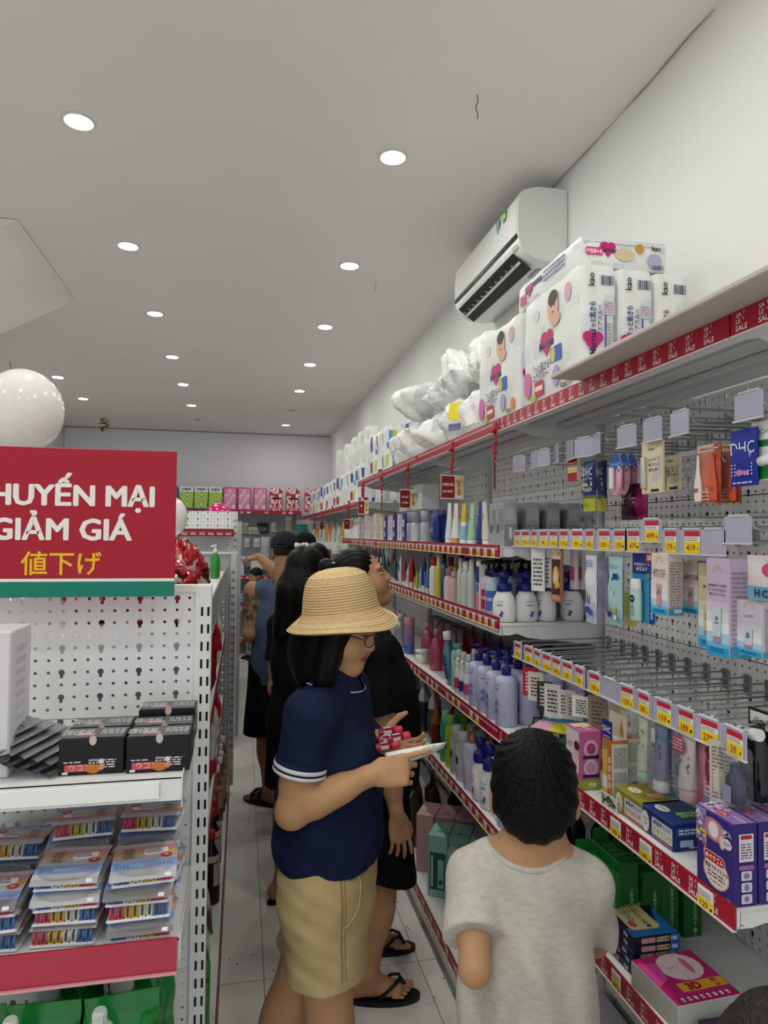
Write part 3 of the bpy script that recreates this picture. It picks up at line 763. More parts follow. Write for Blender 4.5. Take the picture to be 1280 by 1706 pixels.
for k, ((x, y), lb) in enumerate(zip(spots, labs)):
    o = db if k == 0 else dup(db); place(o, (x, y, ZS1 if k != 4 else ZS1+.012), .02*(k % 2)-.01, lb, 'box', 'black supplement boxes on the end unit')
sv = M('9a9da3', .22, .55, bump=.25, bscale=45)
for k in range(7):
    o = pouch('supplement_sachet', .075, .125, .007, lambda u, v, s: sv if v > .16 or s > 0 else M('2c2320', .4, h2='4a4c50', scale=60), [('l', 'F', 0, .085, .05, .03, 4, '5a5d63'), ('t', 'F', 0, .03, .01, 'ウコン', 'c0a84c', .05)] , .0015, k+3, 8, 10)
    o.rotation_euler = (math.radians(-74), 0, math.radians(-48)); o.location = (-.335-.02*(6-k), 1.268, ZS1+.006+.0062*(6-k))
    tag(o, '%s silver sachet counted from the black boxes in the slanting pile' % ORD[6-k], 'sachet', 'silver supplement sachets')
o = carton('carton', .07, .11, .245, M('d9d6dc', .5), [('l', 'R', 0, .12, .05, .2, 10, 'c6c2cc'), ('r', 'F', .033, .12, .002, .24, 'b9b6bf')], .002)
place(o, (-.415, 1.32, ZS1), 0, 'tall pale lilac carton at the picture edge behind the silver sachets', 'carton')

# clothes-peg packs on the red-edged shelf
PEGC = ['4f74b4', '4f74b4', 'd8d8cc', 'd8d8cc', 'd8b13a', 'd8b13a', 'cf4a63', 'cf4a63']
def peg_pack():
    o = thing('clothes_peg_pack', 'x', 'pack of clothes pegs')
    b = MB(); b.box((0, 0, .002), (.104, .098, .004), M('e9e9ee', .4), .0015)
    for s in (-1, 1): b.box((0, s*.0495, .0035), (.1, .002, .005), M('e9e9ee', .4), .0008)
    b.build('tray', o)
    pg = None
    for k in range(8):
        x = -.0415+.0118*k
        if pg is None or k % 2 == 0:
            b = MB(); m = M(PEGC[k], .35)
            for s in (-1, 1):
                b.tube([(s*.0036, -.047, .006), (s*.0042, -.0465, .019), (s*.0028, -.034, .025), (s*.0026, .034, .025), (s*.0042, .0465, .019), (s*.0036, .047, .006)], .0025, m, 5)
            [b.tube([(-.0036, q*.047, .006), (0, q*.048, .0038), (.0036, q*.047, .006)], .0025, m, 5) for q in (-1, 1)]
            pg = b.build('clothes_peg', o, (x, 0, .001))
        else: dup(pg, (x, 0, .001), parent=o)
    # printed card over the top, with a folded flap hanging at the front
    b = MB(); W_ = .108
    def sheet(pts, m):
        n = len(pts)
        b.add([(sx*W_/2, y, z) for y, z in pts for sx in (-1, 1)], [(2*i, 2*i+1, 2*i+3, 2*i+2) for i in range(n-1)], m)
    ys = [(-.042, .0265), (-.022, .0292), (.0, .0298), (.03, .0285), (.046, .0265)]
    sheet(ys[:2], M('8fb2f0', .3)); sheet(ys[1:3], M('d9d3df', .3)); sheet([(0, .0298), (.012, .0292)], M('f2c83c', .3)); sheet([(.012, .0292), (.03, .0285)], M('e59aa8', .3)); sheet([(.03, .0285), (.046, .0265)], M('d4d1d8', .35))
    b.box((.018, .008, .0300), (.04, .018, .0006), M('f3f3f0', .4)); b.text('COLOR', (.012, .012, .0305), X_, Y_, .006, M('30303a'), .02); b.text('CRUNCH', (.014, .004, .0305), X_, Y_, .005, M('30303a'), .02)
    b.disc((.036, -.01, .0305), X_, Y_, .01, .008, M('d2382f', .4)); b.text('16', (.036, -.01, .031), X_, Y_, .006, M('ffffff'), .02)
    for i in range(6): b.rect((-.03+.004*(i % 2), .02-.006*i, .0303), X_, Y_, .018, .0022, M('4a4038', .5), .0003)
    b.build('header_card', o)
    b = MB(); b.add([(sx*W_/2, y, z) for y, z in [(-.042, .0265), (-.053, .0235), (-.061, .0165)] for sx in (-1, 1)], [(0, 2, 3, 1), (2, 4, 5, 3), (0, 1, 3, 2), (2, 3, 5, 4)], M('f4f4f8', .3))
    b.rect((.04, -.057, .02), X_, Vector((0, .008, .007)), .01, .006, M('f6f6f6'), .0006); b.build('folded_flap', o)
    film_box(o, .116, .118, .034, -.001, 'clear_bag', .0035, 5, clear_film('ffffff', .04, .1))
    return o
pk = peg_pack(); first = True
cols = [('column nearest the shelf end', -.165, [(1.29, 4), (1.42, 5)]), ('column second from the shelf end', -.285, [(1.295, 4), (1.42, 5)]), ('column at the picture edge', -.405, [(1.295, 3), (1.42, 4)])]
for cn, x, st in cols:
    for row, (y, n) in zip(('front', 'back'), st):
        for k in range(n):
            o = pk if first else dup(pk); first = False
            j = rnd.uniform(-.006, .006)
            lv = {0: 'bottom', n-1: 'top'}.get(k, (ORD[k]+' from below'))
            place(o, (x+j, y+rnd.uniform(-.006, .004), .9565+.0312*k), rnd.uniform(-.09, .09)+(PI if (k % 3 == (1 if row == 'front' else n % 3-1) or (k == 0 and x < -.2)) else 0), 'clothes peg pack, %s of the %s stack, %s' % (lv, row, cn), 'clothes pegs', 'clothes peg packs on the red shelf', tilt=math.radians(3 if k else 0))
# green detergent refill pouches below
def refill():
    g = M('0f7a2e', .18, coat=.5, bump=.15, bscale=30); g2 = M('2fa04a', .25)
    o = pouch('detergent_refill_pouch', .12, .315, .085, lambda u, v, s: g, [], .004, 9, 16, 18, .014, gusset=True)
    b = MB(); w = M('c9d4cc', .4); b.lathe([(.019, .272), (.021, .278), (.021, .302), (.016, .308), (.011, .31), (.012, .326), (.009, .332)], w, 18, c=(-.03, -.06, 0)); b.bar((-.03, -.06, .324), (-.03, -.085, .321), .013, .01, w); b.build('cap', o)
    b = MB(); b.lathe([(.045, .06), (.05, .14), (.036, .235), (.02, .274)], g, 18, c=(-.03, -.045, 0)); b.build('spout', o)
    return o
rf = refill()
gl = [(-.19, 1.26, 'front green refill pouch beside the shelf end'), (-.315, 1.26, 'front green refill pouch, second from the shelf end'), (-.175, 1.40, 'rear green refill pouch beside the shelf end'), (-.305, 1.40, 'rear green refill pouch, second from the shelf end'), (-.435, 1.27, 'green refill pouch at the picture edge under the red rail')]
for k, (x, y, lb) in enumerate(gl):
    o = rf if k == 0 else dup(rf); place(o, (x, y, .5465), [.1, -.05, .05, .12, 0][k], lb, 'detergent pouch', 'green detergent refill pouches')

# ------------------------------------------------------------------ middle gondola behind the end unit
t = thing('gondola_shelving', 'white double-sided gondola behind the red sign, along the aisle', 'shelf', (-.5, 3, 0))
L = lambda p: (p[0]+.5, p[1]-3, p[2])
Y0, Y1 = 1.56, 4.5
b = MB(); b.box(L((-.5, (Y0+Y1)/2, .75)), (.04, Y1-Y0, 1.5), m_shelf); b.build('centre_panel', t)
for z, xr in ((1.40, -.105), (1.0, -.1), (.62, -.1)):
    b = MB(); b.box(L(((xr-.48)/2, (Y0+Y1)/2, z)), (xr+.48, Y1-Y0-.04, .02), m_shelf); s = b.build('shelf', t)
    b = MB(); b.box(L((xr+.002, (Y0+Y1)/2, z-.008)), (.004, Y1-Y0-.05, .04), M('8c2436', .4)); b.build('price_rail', s)
b = MB(); b.box(L((-.275, (Y0+Y1)/2, .07)), (.43, Y1-Y0, .13), m_shelf); s = b.build('base_deck', t)
b = MB(); b.box(L((-.056, (Y0+Y1)/2, .085)), (.006, Y1-Y0, .07), M('8c4254', .4)); b.build('price_rail', s)
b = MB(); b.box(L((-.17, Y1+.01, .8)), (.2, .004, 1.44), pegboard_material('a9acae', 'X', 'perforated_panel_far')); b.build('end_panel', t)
b = MB(); b.box(L((-.052, Y1+.005, .79)), (.034, .034, 1.48), M('cfd0d2', .4), .001); slots(b, L((-.052, 0, 0))[0], L((0, Y1-.0125, 0))[1], .3, 1.45, .05); b.build('upright', t)
b = MB(); b.box(L((-.15, Y1+.005, 1.525)), (.25, .03, .015), M('dfe0e0', .4)); b.build('top_rail', t)
b = MB(); b.box(L((-.13, Y0+.02, 1.455)), (.012, .03, .09), m_shelf); b.box(L((-.068, 2.6, 1.455)), (.004, 2.0, .09), clear_film('dfe3e6', .25)); b.build('basket_front', t)

# soy-sauce bottles and other goods on the base deck facing the aisle
def sauce(capc, liq, lab):
    prof = [(.036, 0), (.038, .004), (.038, .17), (.034, .195), (.02, .225), (.0145, .24), (.0145, .26)]
    return bottle('sauce_bottle', prof, M(liq, .08, coat=.6), [(.0165, .255), (.018, .258), (.018, .285), (.0165, .288)], capc, bands=[liq, liq, M(lab, .5)]+[M(liq, .08, coat=.6)]*3, patches=[(.075, .165, -1.2, 1.2, lab)])
rc = sauce(M('a01824', .4), '120a0a', 'b9ab98'); wc = sauce(M('e2e0dc', .4), '6a4a34', 'a08c74')
ys = [2.94, 3.05, 3.17, 3.28, 3.4]; xs = [-.107, -.15, -.112, -.11, -.148]
for k in range(5):
    o = rc if k == 0 else dup(rc); place(o, (xs[k], ys[k], .136), PI/2, '%s red-capped sauce bottle from the near end on the floor-level shelf' % ORD[k], 'bottle', 'red-capped sauce bottles')
ys = [3.6, 3.74, 3.87, 3.98, 4.12, 4.26]; xs = [-.15, -.115, -.105, -.1, -.11, -.1]
for k in range(6):
    o = wc if k == 0 else dup(wc); place(o, (xs[k], ys[k], .136), PI/2, '%s white-capped brown bottle behind the red-capped sauce bottles' % ORD[k], 'bottle', 'white-capped sauce bottles')
def packet(nm, w, h, t_, c1, c2, deco, seed): return pouch(nm, w, h, t_, lambda u, v, s: c1 if v > .4 else c2, deco, .004, seed, 12, 12)
for nm, c1, c2, y, lb, tx in [('noodle_packet', 'd8cfb8', '8a6a4a', 2.78, 'cream noodle packet leaning on the floor-level shelf before the sauce bottles', '麺'), ('noodle_packet', 'c8cc8a', 'd8d4b0', 2.58, 'pale green noodle packet behind the seaweed packets', 'そば'),
                              ('seaweed_packet', 'b8bcb4', '3a3d36', 2.44, 'grey and black seaweed packet on the floor-level shelf', 'わかめ'), ('seaweed_packet', 'a8b0a0', '4a5438', 2.3, 'olive seaweed packet, the nearest one on the floor-level shelf', 'のり')]:
    o = packet(nm, .16, .22, .035, c1, c2, [('t', 'F', 0, .13, .035, tx, '2a2a24', .12)], int(y*100)); place(o, (-.105, y, .136), PI/2+.25, lb, 'packet', tilt=-.2)
for k, y in enumerate((2.12, 2.22)):
    o = carton('green_carton', .08, .07, .2, '3c8a3a', [('l', 'F', 0, .12, .06, .1, 5, 'c8dcae')]); place(o, (-.11, y-.06, .136), PI/2, ['near', 'far'][k]+'er green tea carton standing at the near end of the floor-level shelf', 'carton')
# hanging packs above, edge on to the camera
for z, y, c1, c2, nm, lb in [(1.02, 3.2, 'b8212c', 'e8ddd0', 'snack_bag', 'red and cream snack bag on the upper gondola shelf'), (1.02, 3.5, 'd9d0c0', 'b02030', 'snack_bag', 'cream and red snack bag farther along the upper gondola shelf'), (.645, 2.9, 'd4d4d8', 'b02a3a', 'snack_bag', 'silver snack bag with a red foot on the middle gondola shelf'),
                         (.645, 3.2, 'e0d8d8', 'c0c0c6', 'snack_bag', 'plain silver snack bag on the middle gondola shelf'), (.645, 3.5, 'c62a36', 'e2d8d6', 'snack_bag', 'red-topped snack bag on the middle gondola shelf'), (1.02, 2.8, '8a1622', '7a1a24', 'snack_bag', 'dark red bag on the upper gondola shelf nearest the end unit')]:
    o = pouch(nm, .2, .26, .06, lambda u, v, s: c1 if v > .45 else c2, [], .005, int(y*31+z*7), 12, 12); place(o, (-.125, y, z), PI/2+.15, lb, 'snack bag')
# big crumpled red foil bags on top of the gondola
rf_ = M('b01420', .12, .25, bump=.5, bscale=18, coat=.5); dkf = M('4a1416', .2, .3); pwf = M('c8b4ae', .2, .3); gryf = M('6d716c', .3, .3)
def redmat(seed):
    r = random.Random(seed); tab = {}
    def f(u, v):
        k = (int(u*19+3*math.sin(v*9)), int(v*12+1.5*math.sin(u*25))); tab.setdefault(k, r.random()); q = tab[k]
        return gryf if v < .25 and q > .4 else (dkf if q < .18 else (pwf if q > .84 else rf_))
    return f
for k, (x, y, rx, ry, rz, lb) in enumerate([(-.19, 1.80, .09, .13, .10, 'crumpled red foil bag in front, just behind the red sign'), (-.37, 1.98, .10, .13, .11, 'crumpled red foil bag half hidden by the red sign'), (-.185, 2.13, .085, .14, .125, 'tall crumpled red foil bag behind the front one'), (-.25, 2.5, .12, .13, .12, 'rearmost crumpled red foil bag on the gondola top')]):
    o = crumpled('foil_snack_bag', rx, ry, rz, redmat(k), 20+k, .5, nseg=52, nring=34, sharp=.3); place(o, (x, y, 1.411), 0, lb, 'snack bag', 'red foil bags on the gondola')
o = bottle('pump_bottle', [(.03, 0), (.032, .01), (.032, .12), (.02, .15), (.014, .16)], M('2f8a3a', .2, coat=.5)); pump(o, .158, M('e6eae4', .4), .015, .045, .03); o.scale = (.8, .8, .85); place(o, (-.14, 3.75, 1.411), 0, 'green pump bottle with white head on the gondola top', 'bottle')

# ------------------------------------------------------------------ second gondola with a header
t = thing('header_gondola', 'taller white gondola with a red header rail, farther along the aisle', 'shelf', (-.5, 6.6, 0))
L = lambda p: (p[0]+.5, p[1]-6.6, p[2])
b = MB()
for z0, z1 in ((1.685, 1.82), (1.26, 1.675), (.86, 1.255), (.46, .855), (.1, .455)): b.box(L((-.5, 5.42, (z0+z1)/2)), (.88, .004, z1-z0), m_peg_end)
b.build('end_panel', t)
b = MB(); b.box(L((-.5, 5.26, 1.668)), (.88, .3, .02), m_shelf); s = b.build('header_shelf', t)
b = MB(); b.box(L((-.5, 5.108, 1.655)), (.88, .004, .054), M('9c2238', .4))
for k in range(14): b.text('SALE', L((-.1-.062*k, 5.1055, 1.648)), X_, Z_, .02, m_sale, .02, fit=.04)
b.build('price_rail', s)
for x in (-.055, -.945):
    b = MB(); b.box(L((x, 5.42, .91)), (.036, .04, 1.82), M('dcdddd', .4), .001); slots(b, L((x, 0, 0))[0], L((0, 5.399, 0))[1], .3, 1.8, .05); b.build('upright', t)
b = MB(); b.box(L((-.5, 6.75, .85)), (.06, 2.6, 1.7), m_shelf); b.build('centre_panel', t)
for z in (.12, .6, 1.1):
    b = MB(); b.box(L((-.26, 6.75, z)), (.4, 2.6, .02), m_shelf); b.build('shelf', t)
b = MB(); b.box(L((-.022, 5.75, .88)), (.03, .03, 1.74), M('c4c6c8', .4)); b.build('upright', t)

# ------------------------------------------------------------------ balloons
def balloon(x, y, z, r, mat, label, dots=False, knot=True):
    t = thing('balloon', label, 'balloon', (x, y, z))
    b = MB(); b.sphere((0, 0, 0), (r, r, r*1.1), mat, 36, 24)
    if dots:
        for k in range(70):
            zz = 1-2*(k+.5)/70; a = k*2.39996; s = math.sqrt(1-zz*zz); n = Vector((s*math.cos(a), s*math.sin(a), zz)); u = n.cross(Z_).normalized() if abs(zz) < .98 else X_; v = n.cross(u)
            b.poly([Vector((n.x*r, n.y*r, n.z*r*1.1))*1.004+u*(.008*math.cos(q*PI/4))+v*(-.008*math.sin(q*PI/4)) for q in range(8)], M('f4e6ee', .4))
    b.build('balloon_skin', t)
    b = MB(); b.lathe([(.004, -r*1.1-.02), (.012, -r*1.1-.018), (.004, -r*1.1-.002)], mat, 10); b.tube([(0, 0, -r*1.1-.015), (.01, 0, -r*1.1-.05), (0, 0, -r*1.1-.1)], .0015, M('d8d8d8'), 4); b.build('knot', t)
mw = M('eceae6', .18, coat=.4)
balloon(-.735, 2.5, 2.06, .128, mw, 'big white balloon floating above the red promotion sign')
balloon(-.415, 4.0, 1.74, .11, mw, 'white balloon mostly hidden behind the edge of the red sign')
balloon(-.22, 6.6, 1.80, .125, M('d6237c', .2, coat=.4), 'pink polka-dot balloon on top of the taller gondola', True)

# ------------------------------------------------------------------ shelving along the back wall
t = thing('back_wall_shelving', 'grey perforated shelving across the back wall under tissue packs', 'shelf', (-.7, 9.75, 0))
L = lambda p: (p[0]+.7, p[1]-9.75, p[2])
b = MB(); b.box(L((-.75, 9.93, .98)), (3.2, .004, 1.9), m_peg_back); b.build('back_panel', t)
for k in range(4):
    b = MB(); b.box(L((.78-.95*k, 9.905, .97)), (.04, .04, 1.94), M('b4b4bb', .4)); slots(b, L((.78-.95*k, 0, 0))[0], L((0, 9.884, 0))[1], 1.0, 1.9, .05); b.build('upright', t)
for z, d, c in ((1.95, .42, True), (1.06, .4, True), (.66, .4, True), (.2, .42, True)):
    b = MB(); b.box(L((-.75, 9.92-d/2, z)), (3.1, d, .02), m_shelf); s = b.build('shelf', t)
    b = MB(); b.box(L((-.75, 9.918-d, z-.006)), (3.1, .006, .05), M('a8203a', .4))
    for k in range(16): b.rect(L((-2.2+.19*k+.05*(k % 3), 9.9145-d, z-.01)), X_, Z_, .05, .025, M('d9b48c' if k % 3 else 'efe9d8'), .001)
    b.build('price_rail', s)
def pk_px(px): return at(px, 853, Y=9.6).x
flow = ['d94a7a', 'f0d6dc', 'b02a3c', 'e8b8c6', 'f3e6e6']
def tissue_mat(kind):
    r = random.Random(kind == 'rose')
    def f(face, u, v):
        if kind == 'green': return 'f0f2ee' if v > .72 else ('5a4fa0' if v < .12 else ('8fc23a' if (int(u*8)+int(v*10)) % 2 else 'cbe08a'))
        if kind == 'pink': return 'd65a92' if (v < .1 or v > .9 or u < .12 or u > .88) else ('e79bbd' if (int(u*7)*3+int(v*9)*5) % 4 else 'f4dbe6')
        if kind == 'purple': return '5a4a8c' if int(u*6+v*9) % 2 else '8a7cb4'
        return '1c1c20' if .5 < v < .58 and face == 'F' and .25 < u < .85 else flow[(int(u*9)*7+int(v*11)*3+int(u*v*37)) % 5]
    return f
seq = [(284, 'purple'), (311, 'green'), (335, 'green'), (359, 'green'), (383, 'pink'), (407, 'pink'), (433, 'pink'), (460, 'rose'), (488, 'rose'), (519, 'rose')]
names = {'green': 'green and white tissue pack', 'pink': 'glossy pink toilet roll pack', 'rose': 'rose-patterned toilet roll pack', 'purple': 'purple toilet roll pack'}
cnt = {}; proto = {}
for px, kd in seq:
    c = cnt.get(kd, 0); cnt[kd] = c+1
    if kd not in proto:
        o = softbox('tissue_pack', .19, .2, .33, tissue_mat(kd), (9, 4, 12), .03, .006, 5)
        if kd == 'green':
            b = MB(); b.text('nepia', (0, -.106, .285), X_, Z_, .05, M('3a4a8c'), .02, fit=.14); b.build('brand_print', o)
        proto[kd] = o
    else: o = dup(proto[kd])
    lb = ('' if kd == 'purple' else ORD[c]+' ')+names[kd]+' from the red sign on the back wall shelf'
    place(o, (pk_px(px), 9.64, 1.961), 0, lb, 'tissue pack', names[kd]+'s on the back wall')
# small goods hanging on the back wall panel
hang = [(408, 880, .10, .16, 'c8c49a', 'beige card of clips', 'card'), (424, 884, .16, .10, 'd8d8da', 'clear blister of hooks', 'blister'), (438, 880, .16, .15, '3a3c44', 'black topped blister of hooks', 'blister'), (456, 878, .07, .14, 'e9e9ea', 'narrow white card of hooks', 'card'), (481, 874, .09, .24, 'd0d08a', 'tall yellow green packet', 'packet'), (503, 881, .16, .26, '2fae98', 'large teal packet', 'packet'),
        (412, 904, .07, .13, 'e4e4e6', 'small white card under the beige one', 'card'), (428, 904, .09, .13, 'f0f0f2', 'white card with black stripes', 'card'), (442, 912, .12, .3, 'dcdcde', 'long white packet', 'packet'), (408, 936, .1, .16, 'd9a8b8', 'pale pink packet near the child', 'packet'), (421, 936, .11, .13, 'c9c0cc', 'lilac packet near the child', 'packet'), (433, 940, .1, .16, 'cdc6ce', 'grey lilac packet near the child', 'packet'), (520, 890, .13, .26, 'd48aa2', 'pink hanging bag by the corner', 'packet')]
for px, py, w, h, c, lb, ct in hang:
    p = at(px, py, Y=9.88); o = pouch('hanging_'+ct, w, h, .03, lambda u, v, s: c if v < .75 else 'e8e8ea' if c != '3a3c44' else '1c1c22', [('l', 'F', 0, h*.4, w*.7, h*.4, 4, 'a0a0a8')], .003, px, 8, 8)
    b = MB(); b.tube([(0, .06, h*.97), (0, -.03, h*.965), (0, -.04, h*.99)], .003, m_steel, 5); b.build('peg', o)
    place(o, (p.x, 9.87, p.z-h/2), 0, lb+' on the back wall panel', ct)
for k, (px, z, c) in enumerate([(-2.0, 1.07, 'c03040'), (-1.7, 1.07, '3060a0'), (-1.2, 1.07, 'e0e0e0'), (-.3, 1.07, 'd8b8c8'), (-.05, 1.07, 'c8d8e0'), (.2, 1.07, 'e8e0d0'), (.45, 1.07, 'b0b8d0'), (0, .67, '4a70a8'), (.25, .67, 'd8c8b0'), (.5, .67, 'b85a6a')]):
    o = carton('storage_carton', .16, .2, .2, c, [('l', 'F', 0, .1, .1, .12, 4, 'f2f2f2')]); place(o, (px, 9.72, z), 0, ['red', 'blue', 'white', 'pale pink', 'pale blue', 'cream', 'grey blue', 'deep blue', 'tan', 'dull red'][k]+' carton on a lower back wall shelf', 'carton')
# ------------------------------------------------------------------ peg hooks and what hangs on them, near bay
m_hold = M('b3b2c6', .18, coat=.3, name='label_holder_plastic')
_hm = {}
def hook_meshes():
    if _hm: return _hm
    b = MB(); b.box((XP-.004, 0, .012), (.004, .022, .05), m_steel, .001); _hm['plate'] = b.mesh('plate')
    b = MB(); b.tube([(XP-.004, 0, 0), (.93, 0, -.004), (.91, 0, .0), (.903, 0, .012)], .0024, m_steel, 6); _hm['prong'] = b.mesh('prong')
    b = MB(); b.tube([(XP-.004, 0, .03), (.895, 0, .026), (.88, 0, .022)], .0022, m_steel, 6); b.tube([(.88, -.026, .022), (.88, .026, .022)], .002, m_steel, 5); _hm['label_arm'] = b.mesh('label_arm')
    b = MB(); b.box((.876, 0, -.004), (.0025, .07, .05), m_hold, .0008); b.box((.874, 0, -.028), (.006, .072, .003), M('d6d6e2', .15)); b.box((.8765, 0, .022), (.008, .05, .006), M('c8c8d4', .2), .002); _hm['label_holder'] = b.mesh('label_holder')
    return _hm
ROWN = {1: 'top', 2: 'middle', 3: 'lower'}
hook_no = {1: 0, 2: 0, 3: 0}
def hook(row, y, z, price=None, tilt=0, bare=False):
    hm = hook_meshes(); k = hook_no[row]; hook_no[row] += 1
    lb = '%s hook of the %s peg row from the far end, %s' % (ORDN(k), ROWN[row], ('price label '+price) if price else ('no label' if bare else 'blank holder'))
    t = thing('peg_hook', lb, 'hook', (XP, y, z), 0, 'peg hooks of the %s row' % ROWN[row])
    for nm in ('plate', 'prong', 'label_arm'):
        o = bpy.data.objects.new(nm, hm[nm]); COL.objects.link(o); o.parent = t; o.location = (-XP, 0, 0)
    if bare: return t
    o = bpy.data.objects.new('label_holder', hm['label_holder']); COL.objects.link(o); o.parent = t
    o.matrix_local = TR((.88-XP, 0, .022), tilt) @ Matrix.Translation((-.88, 0, -.022))
    if price:
        c = bpy.data.objects.new('price_label', tag_mesh(price, True, .044, .044)); COL.objects.link(c); c.parent = o; c.location = (.8738, -.006, -.004); c.rotation_euler = (0, 0, -PI/2)
    return t
Y3 = [(2.076, '99'), (1.992, '129'), (1.926, '89'), (1.864, '119'), (1.80, '149'), (1.735, '129'), (1.665, '179'), (1.588, '189'), (1.515, None), (1.44, '159'), (1.372, '189'), (1.30, '159'), (1.227, '189'), (1.158, '279'), (1.088, '29')]
for i, (y, p) in enumerate(Y3): hook(3, y, 1.285, p, [.0, .05, -.08, .04][i % 4])
Y2 = [(2.079, '99'), (2.02, '129'), (1.95, '149'), (1.885, '99'), (1.82, '119'), (1.755, '119'), (1.68, '99'), (1.61, '149'), (1.54, '199'), (1.47, '159'), (1.41, '479'), (1.342, '499'), (1.272, '179'), (1.205, '419'), (1.14, None), (1.075, None)]
for i, (y, p) in enumerate(Y2): hook(2, y, 1.645 if i not in (11, 15) else 1.668, p, [0, .1, -.1, .05, -.25 if i == 11 else 0][i % 5])
for i, (y, tl) in enumerate([(2.07, .2), (1.95, -.1), (1.885, .1), (1.80, -.3), (1.72, -.2), (1.64, .3), (1.575, -.25), (1.437, .1), (1.335, 0), (1.24, -.1), (1.045, 0)]): hook(1, y, 1.888, None, tl)
for y in (1.50, 1.39): hook(1, y, 1.92, None, 0, True)
for y in (1.155,): hook(1, y, 1.80, None, 0, True)

def hp(px, y0, y1, X):
    a = at(px, y0, X=X); c = at(px, y1, X=X); return a.y, c.z, a.z-c.z
def hangw(o, px, y0, y1, X, lb, ct, gr=None, rz=-PI/2, dz=0):
    y, z, h = hp(px, y0, y1, X); return place(o, (X, y, z+dz), rz, lb, ct, gr)
def card(name, w, h, col, deco, t=.002): return carton(name, w, t, h, col, deco, .0006)
G = 'goods on the peg hooks'
# --- top row
y, z, h = hp(957, 762, 802, .9)
o = carton('hanging_card', .045, .012, h, 'e9e2d8', [('r', 'F', 0, h*.8, .045, h*.4, 'a8241f'), ('r', 'F', 0, h*.45, .045, h*.12, 'e6c53a'), ('r', 'F', 0, h*.18, .045, h*.36, 'b02330'), ('l', 'F', 0, h*.7, .04, h*.2, 2, 'f6e7d0')]); place(o, (.9, y, z), -PI/2+.1, 'small red and white packet hanging from the top peg row', 'packet')
def stripe(c): return lambda u, v, s: c(v)
for k, (px, X, lb) in enumerate([(983, .89, 'front navy and gold foil pouch hanging in the top peg row'), (1003, .95, 'navy foil pouch hanging behind the navy and gold one')]):
    y, z, h = hp(px, 768, 852, X)
    o = pouch('foil_pouch', .062, h, .014, lambda u, v, s: M('c8c23a', .25, .3) if v < .22 else (M('6c7a52', .25, .3) if v < .32 else M('1d2a6c', .22, .2)), [('t', 'F', 0, h*.78, .02, 'DHC', 'c9d4ea', .05), ('l', 'F', 0, h*.6, .05, .02, 2, 'a8b8e0'), ('r', 'F', 0, h*.52, .05, .006, 'd6d02e'), ('t', 'F', 0, h*.43, .011, 'WASH', 'dfe6e8', .045)], .002, k+4); place(o, (X, y, z), -PI/2-.12*k, lb, 'pouch')
for k in range(3):
    y, z, h = hp(1027+13*k, 755, 825, .89+.035*k)
    b = MB(); w = .052; n = 28; pts = [(w/2*math.cos(2*PI*i/n), h/2+h/2*math.sin(2*PI*i/n)) for i in range(n)]
    vs = [(x, -.0012, q) for x, q in pts]+[(x, .0012, q) for x, q in pts]
    b.add(vs, [tuple(range(n)), tuple(range(2*n-1, n-1, -1))]+[(i, (i+1) % n, n+(i+1) % n, n+i) for i in range(n)], C('e6a3bd'))
    top = [(x*.97, q) for x, q in pts if q > h*.62]; top = sorted(top, key=lambda p: -p[0]); 
    b.poly([(x, -.0016, q) for x, q in sorted([p for p in pts if p[1] > h*.6], key=lambda p: math.atan2(p[1]-h*.75, p[0]))], C('2468b8'))
    b.text('ウォータリップ', (0, -.0018, h*.73), X_, Z_, .007, C('eaf2fa'), .02, fit=.036); b.disc((.014, -.0012, h*.5), X_, Z_, .008, h*.2, C('f0c4d6')); b.disc((.014, -.0014, h*.58), X_, Z_, .004, .004, C('a03060'))
    o = b.build('lip_balm_card'); c = MB(); c.lathe([(.006, .0), (.0065, .002), (.0065, .05), (.005, .052)], M('e9eef0', .15, coat=.6), 14, c=(-.006, -.009, h*.15)); c.build('lip_balm', o)
    place(o, (.89+.035*k, y, z), -PI/2, ['front', 'middle', 'rear'][k]+' pink and blue oval lip balm card on the top peg row', 'lip balm', 'oval lip balm cards')
for k, (px, y0, y1, X) in enumerate([(1088, 737, 822, .89), (1119, 760, 818, .97)]):
    y, z, h = hp(px, y0, y1, X); w = .078 if k == 0 else .07
    o = card('serum_card', w, h, 'e4dcb6', [('p', 'F', [(-.004, h*.24), (w*.46, h*.78), (w*.46, h*.3), (.01, h*.2)], 'cfc6c4'), ('t', 'F', 0, h*.86, .008, 'Deeper', '3a3630', .04), ('t', 'F', .008, h*.66, .0075, 'ひとぬりで', '4a4440', .05), ('t', 'F', .008, h*.56, .0075, '唇にめぐる', '4a4440', .05), ('t', 'F', .008, h*.46, .0075, '濃密な潤い', '4a4440', .05), ('r', 'F', .012, .006, .03, .006, '2c2a28')], .006)
    c = MB(); c.lathe([(.006, 0), (.007, .002), (.007, h*.6), (.006, h*.62)], M('c9c9c4', .25, .4), 14, c=(-w*.3, -.008, h*.1)); c.build('lip_stick', o)
    place(o, (X, y, z), -PI/2, ['cream card with a silver lip stick on the top peg row', 'second cream lip stick card, behind the first'][k], 'lip balm')
y, z, h = hp(1057, 826, 866, .95)
o = pouch('foil_pouch', .10, h+.03, .02, lambda u, v, s: M('8c1e62', .2, .3) if u > .62 else M('3a1030', .25, .2), [('t', 'F', -.015, h*.8, .014, 'TONIC', 'd8b8d0', .06)], .002, 15); place(o, (.95, y, z), -PI/2+.1, 'dark purple foil pouch reading TONIC below the cream cards', 'pouch')
y, z, h = hp(1148, 752, 828, 1.0)
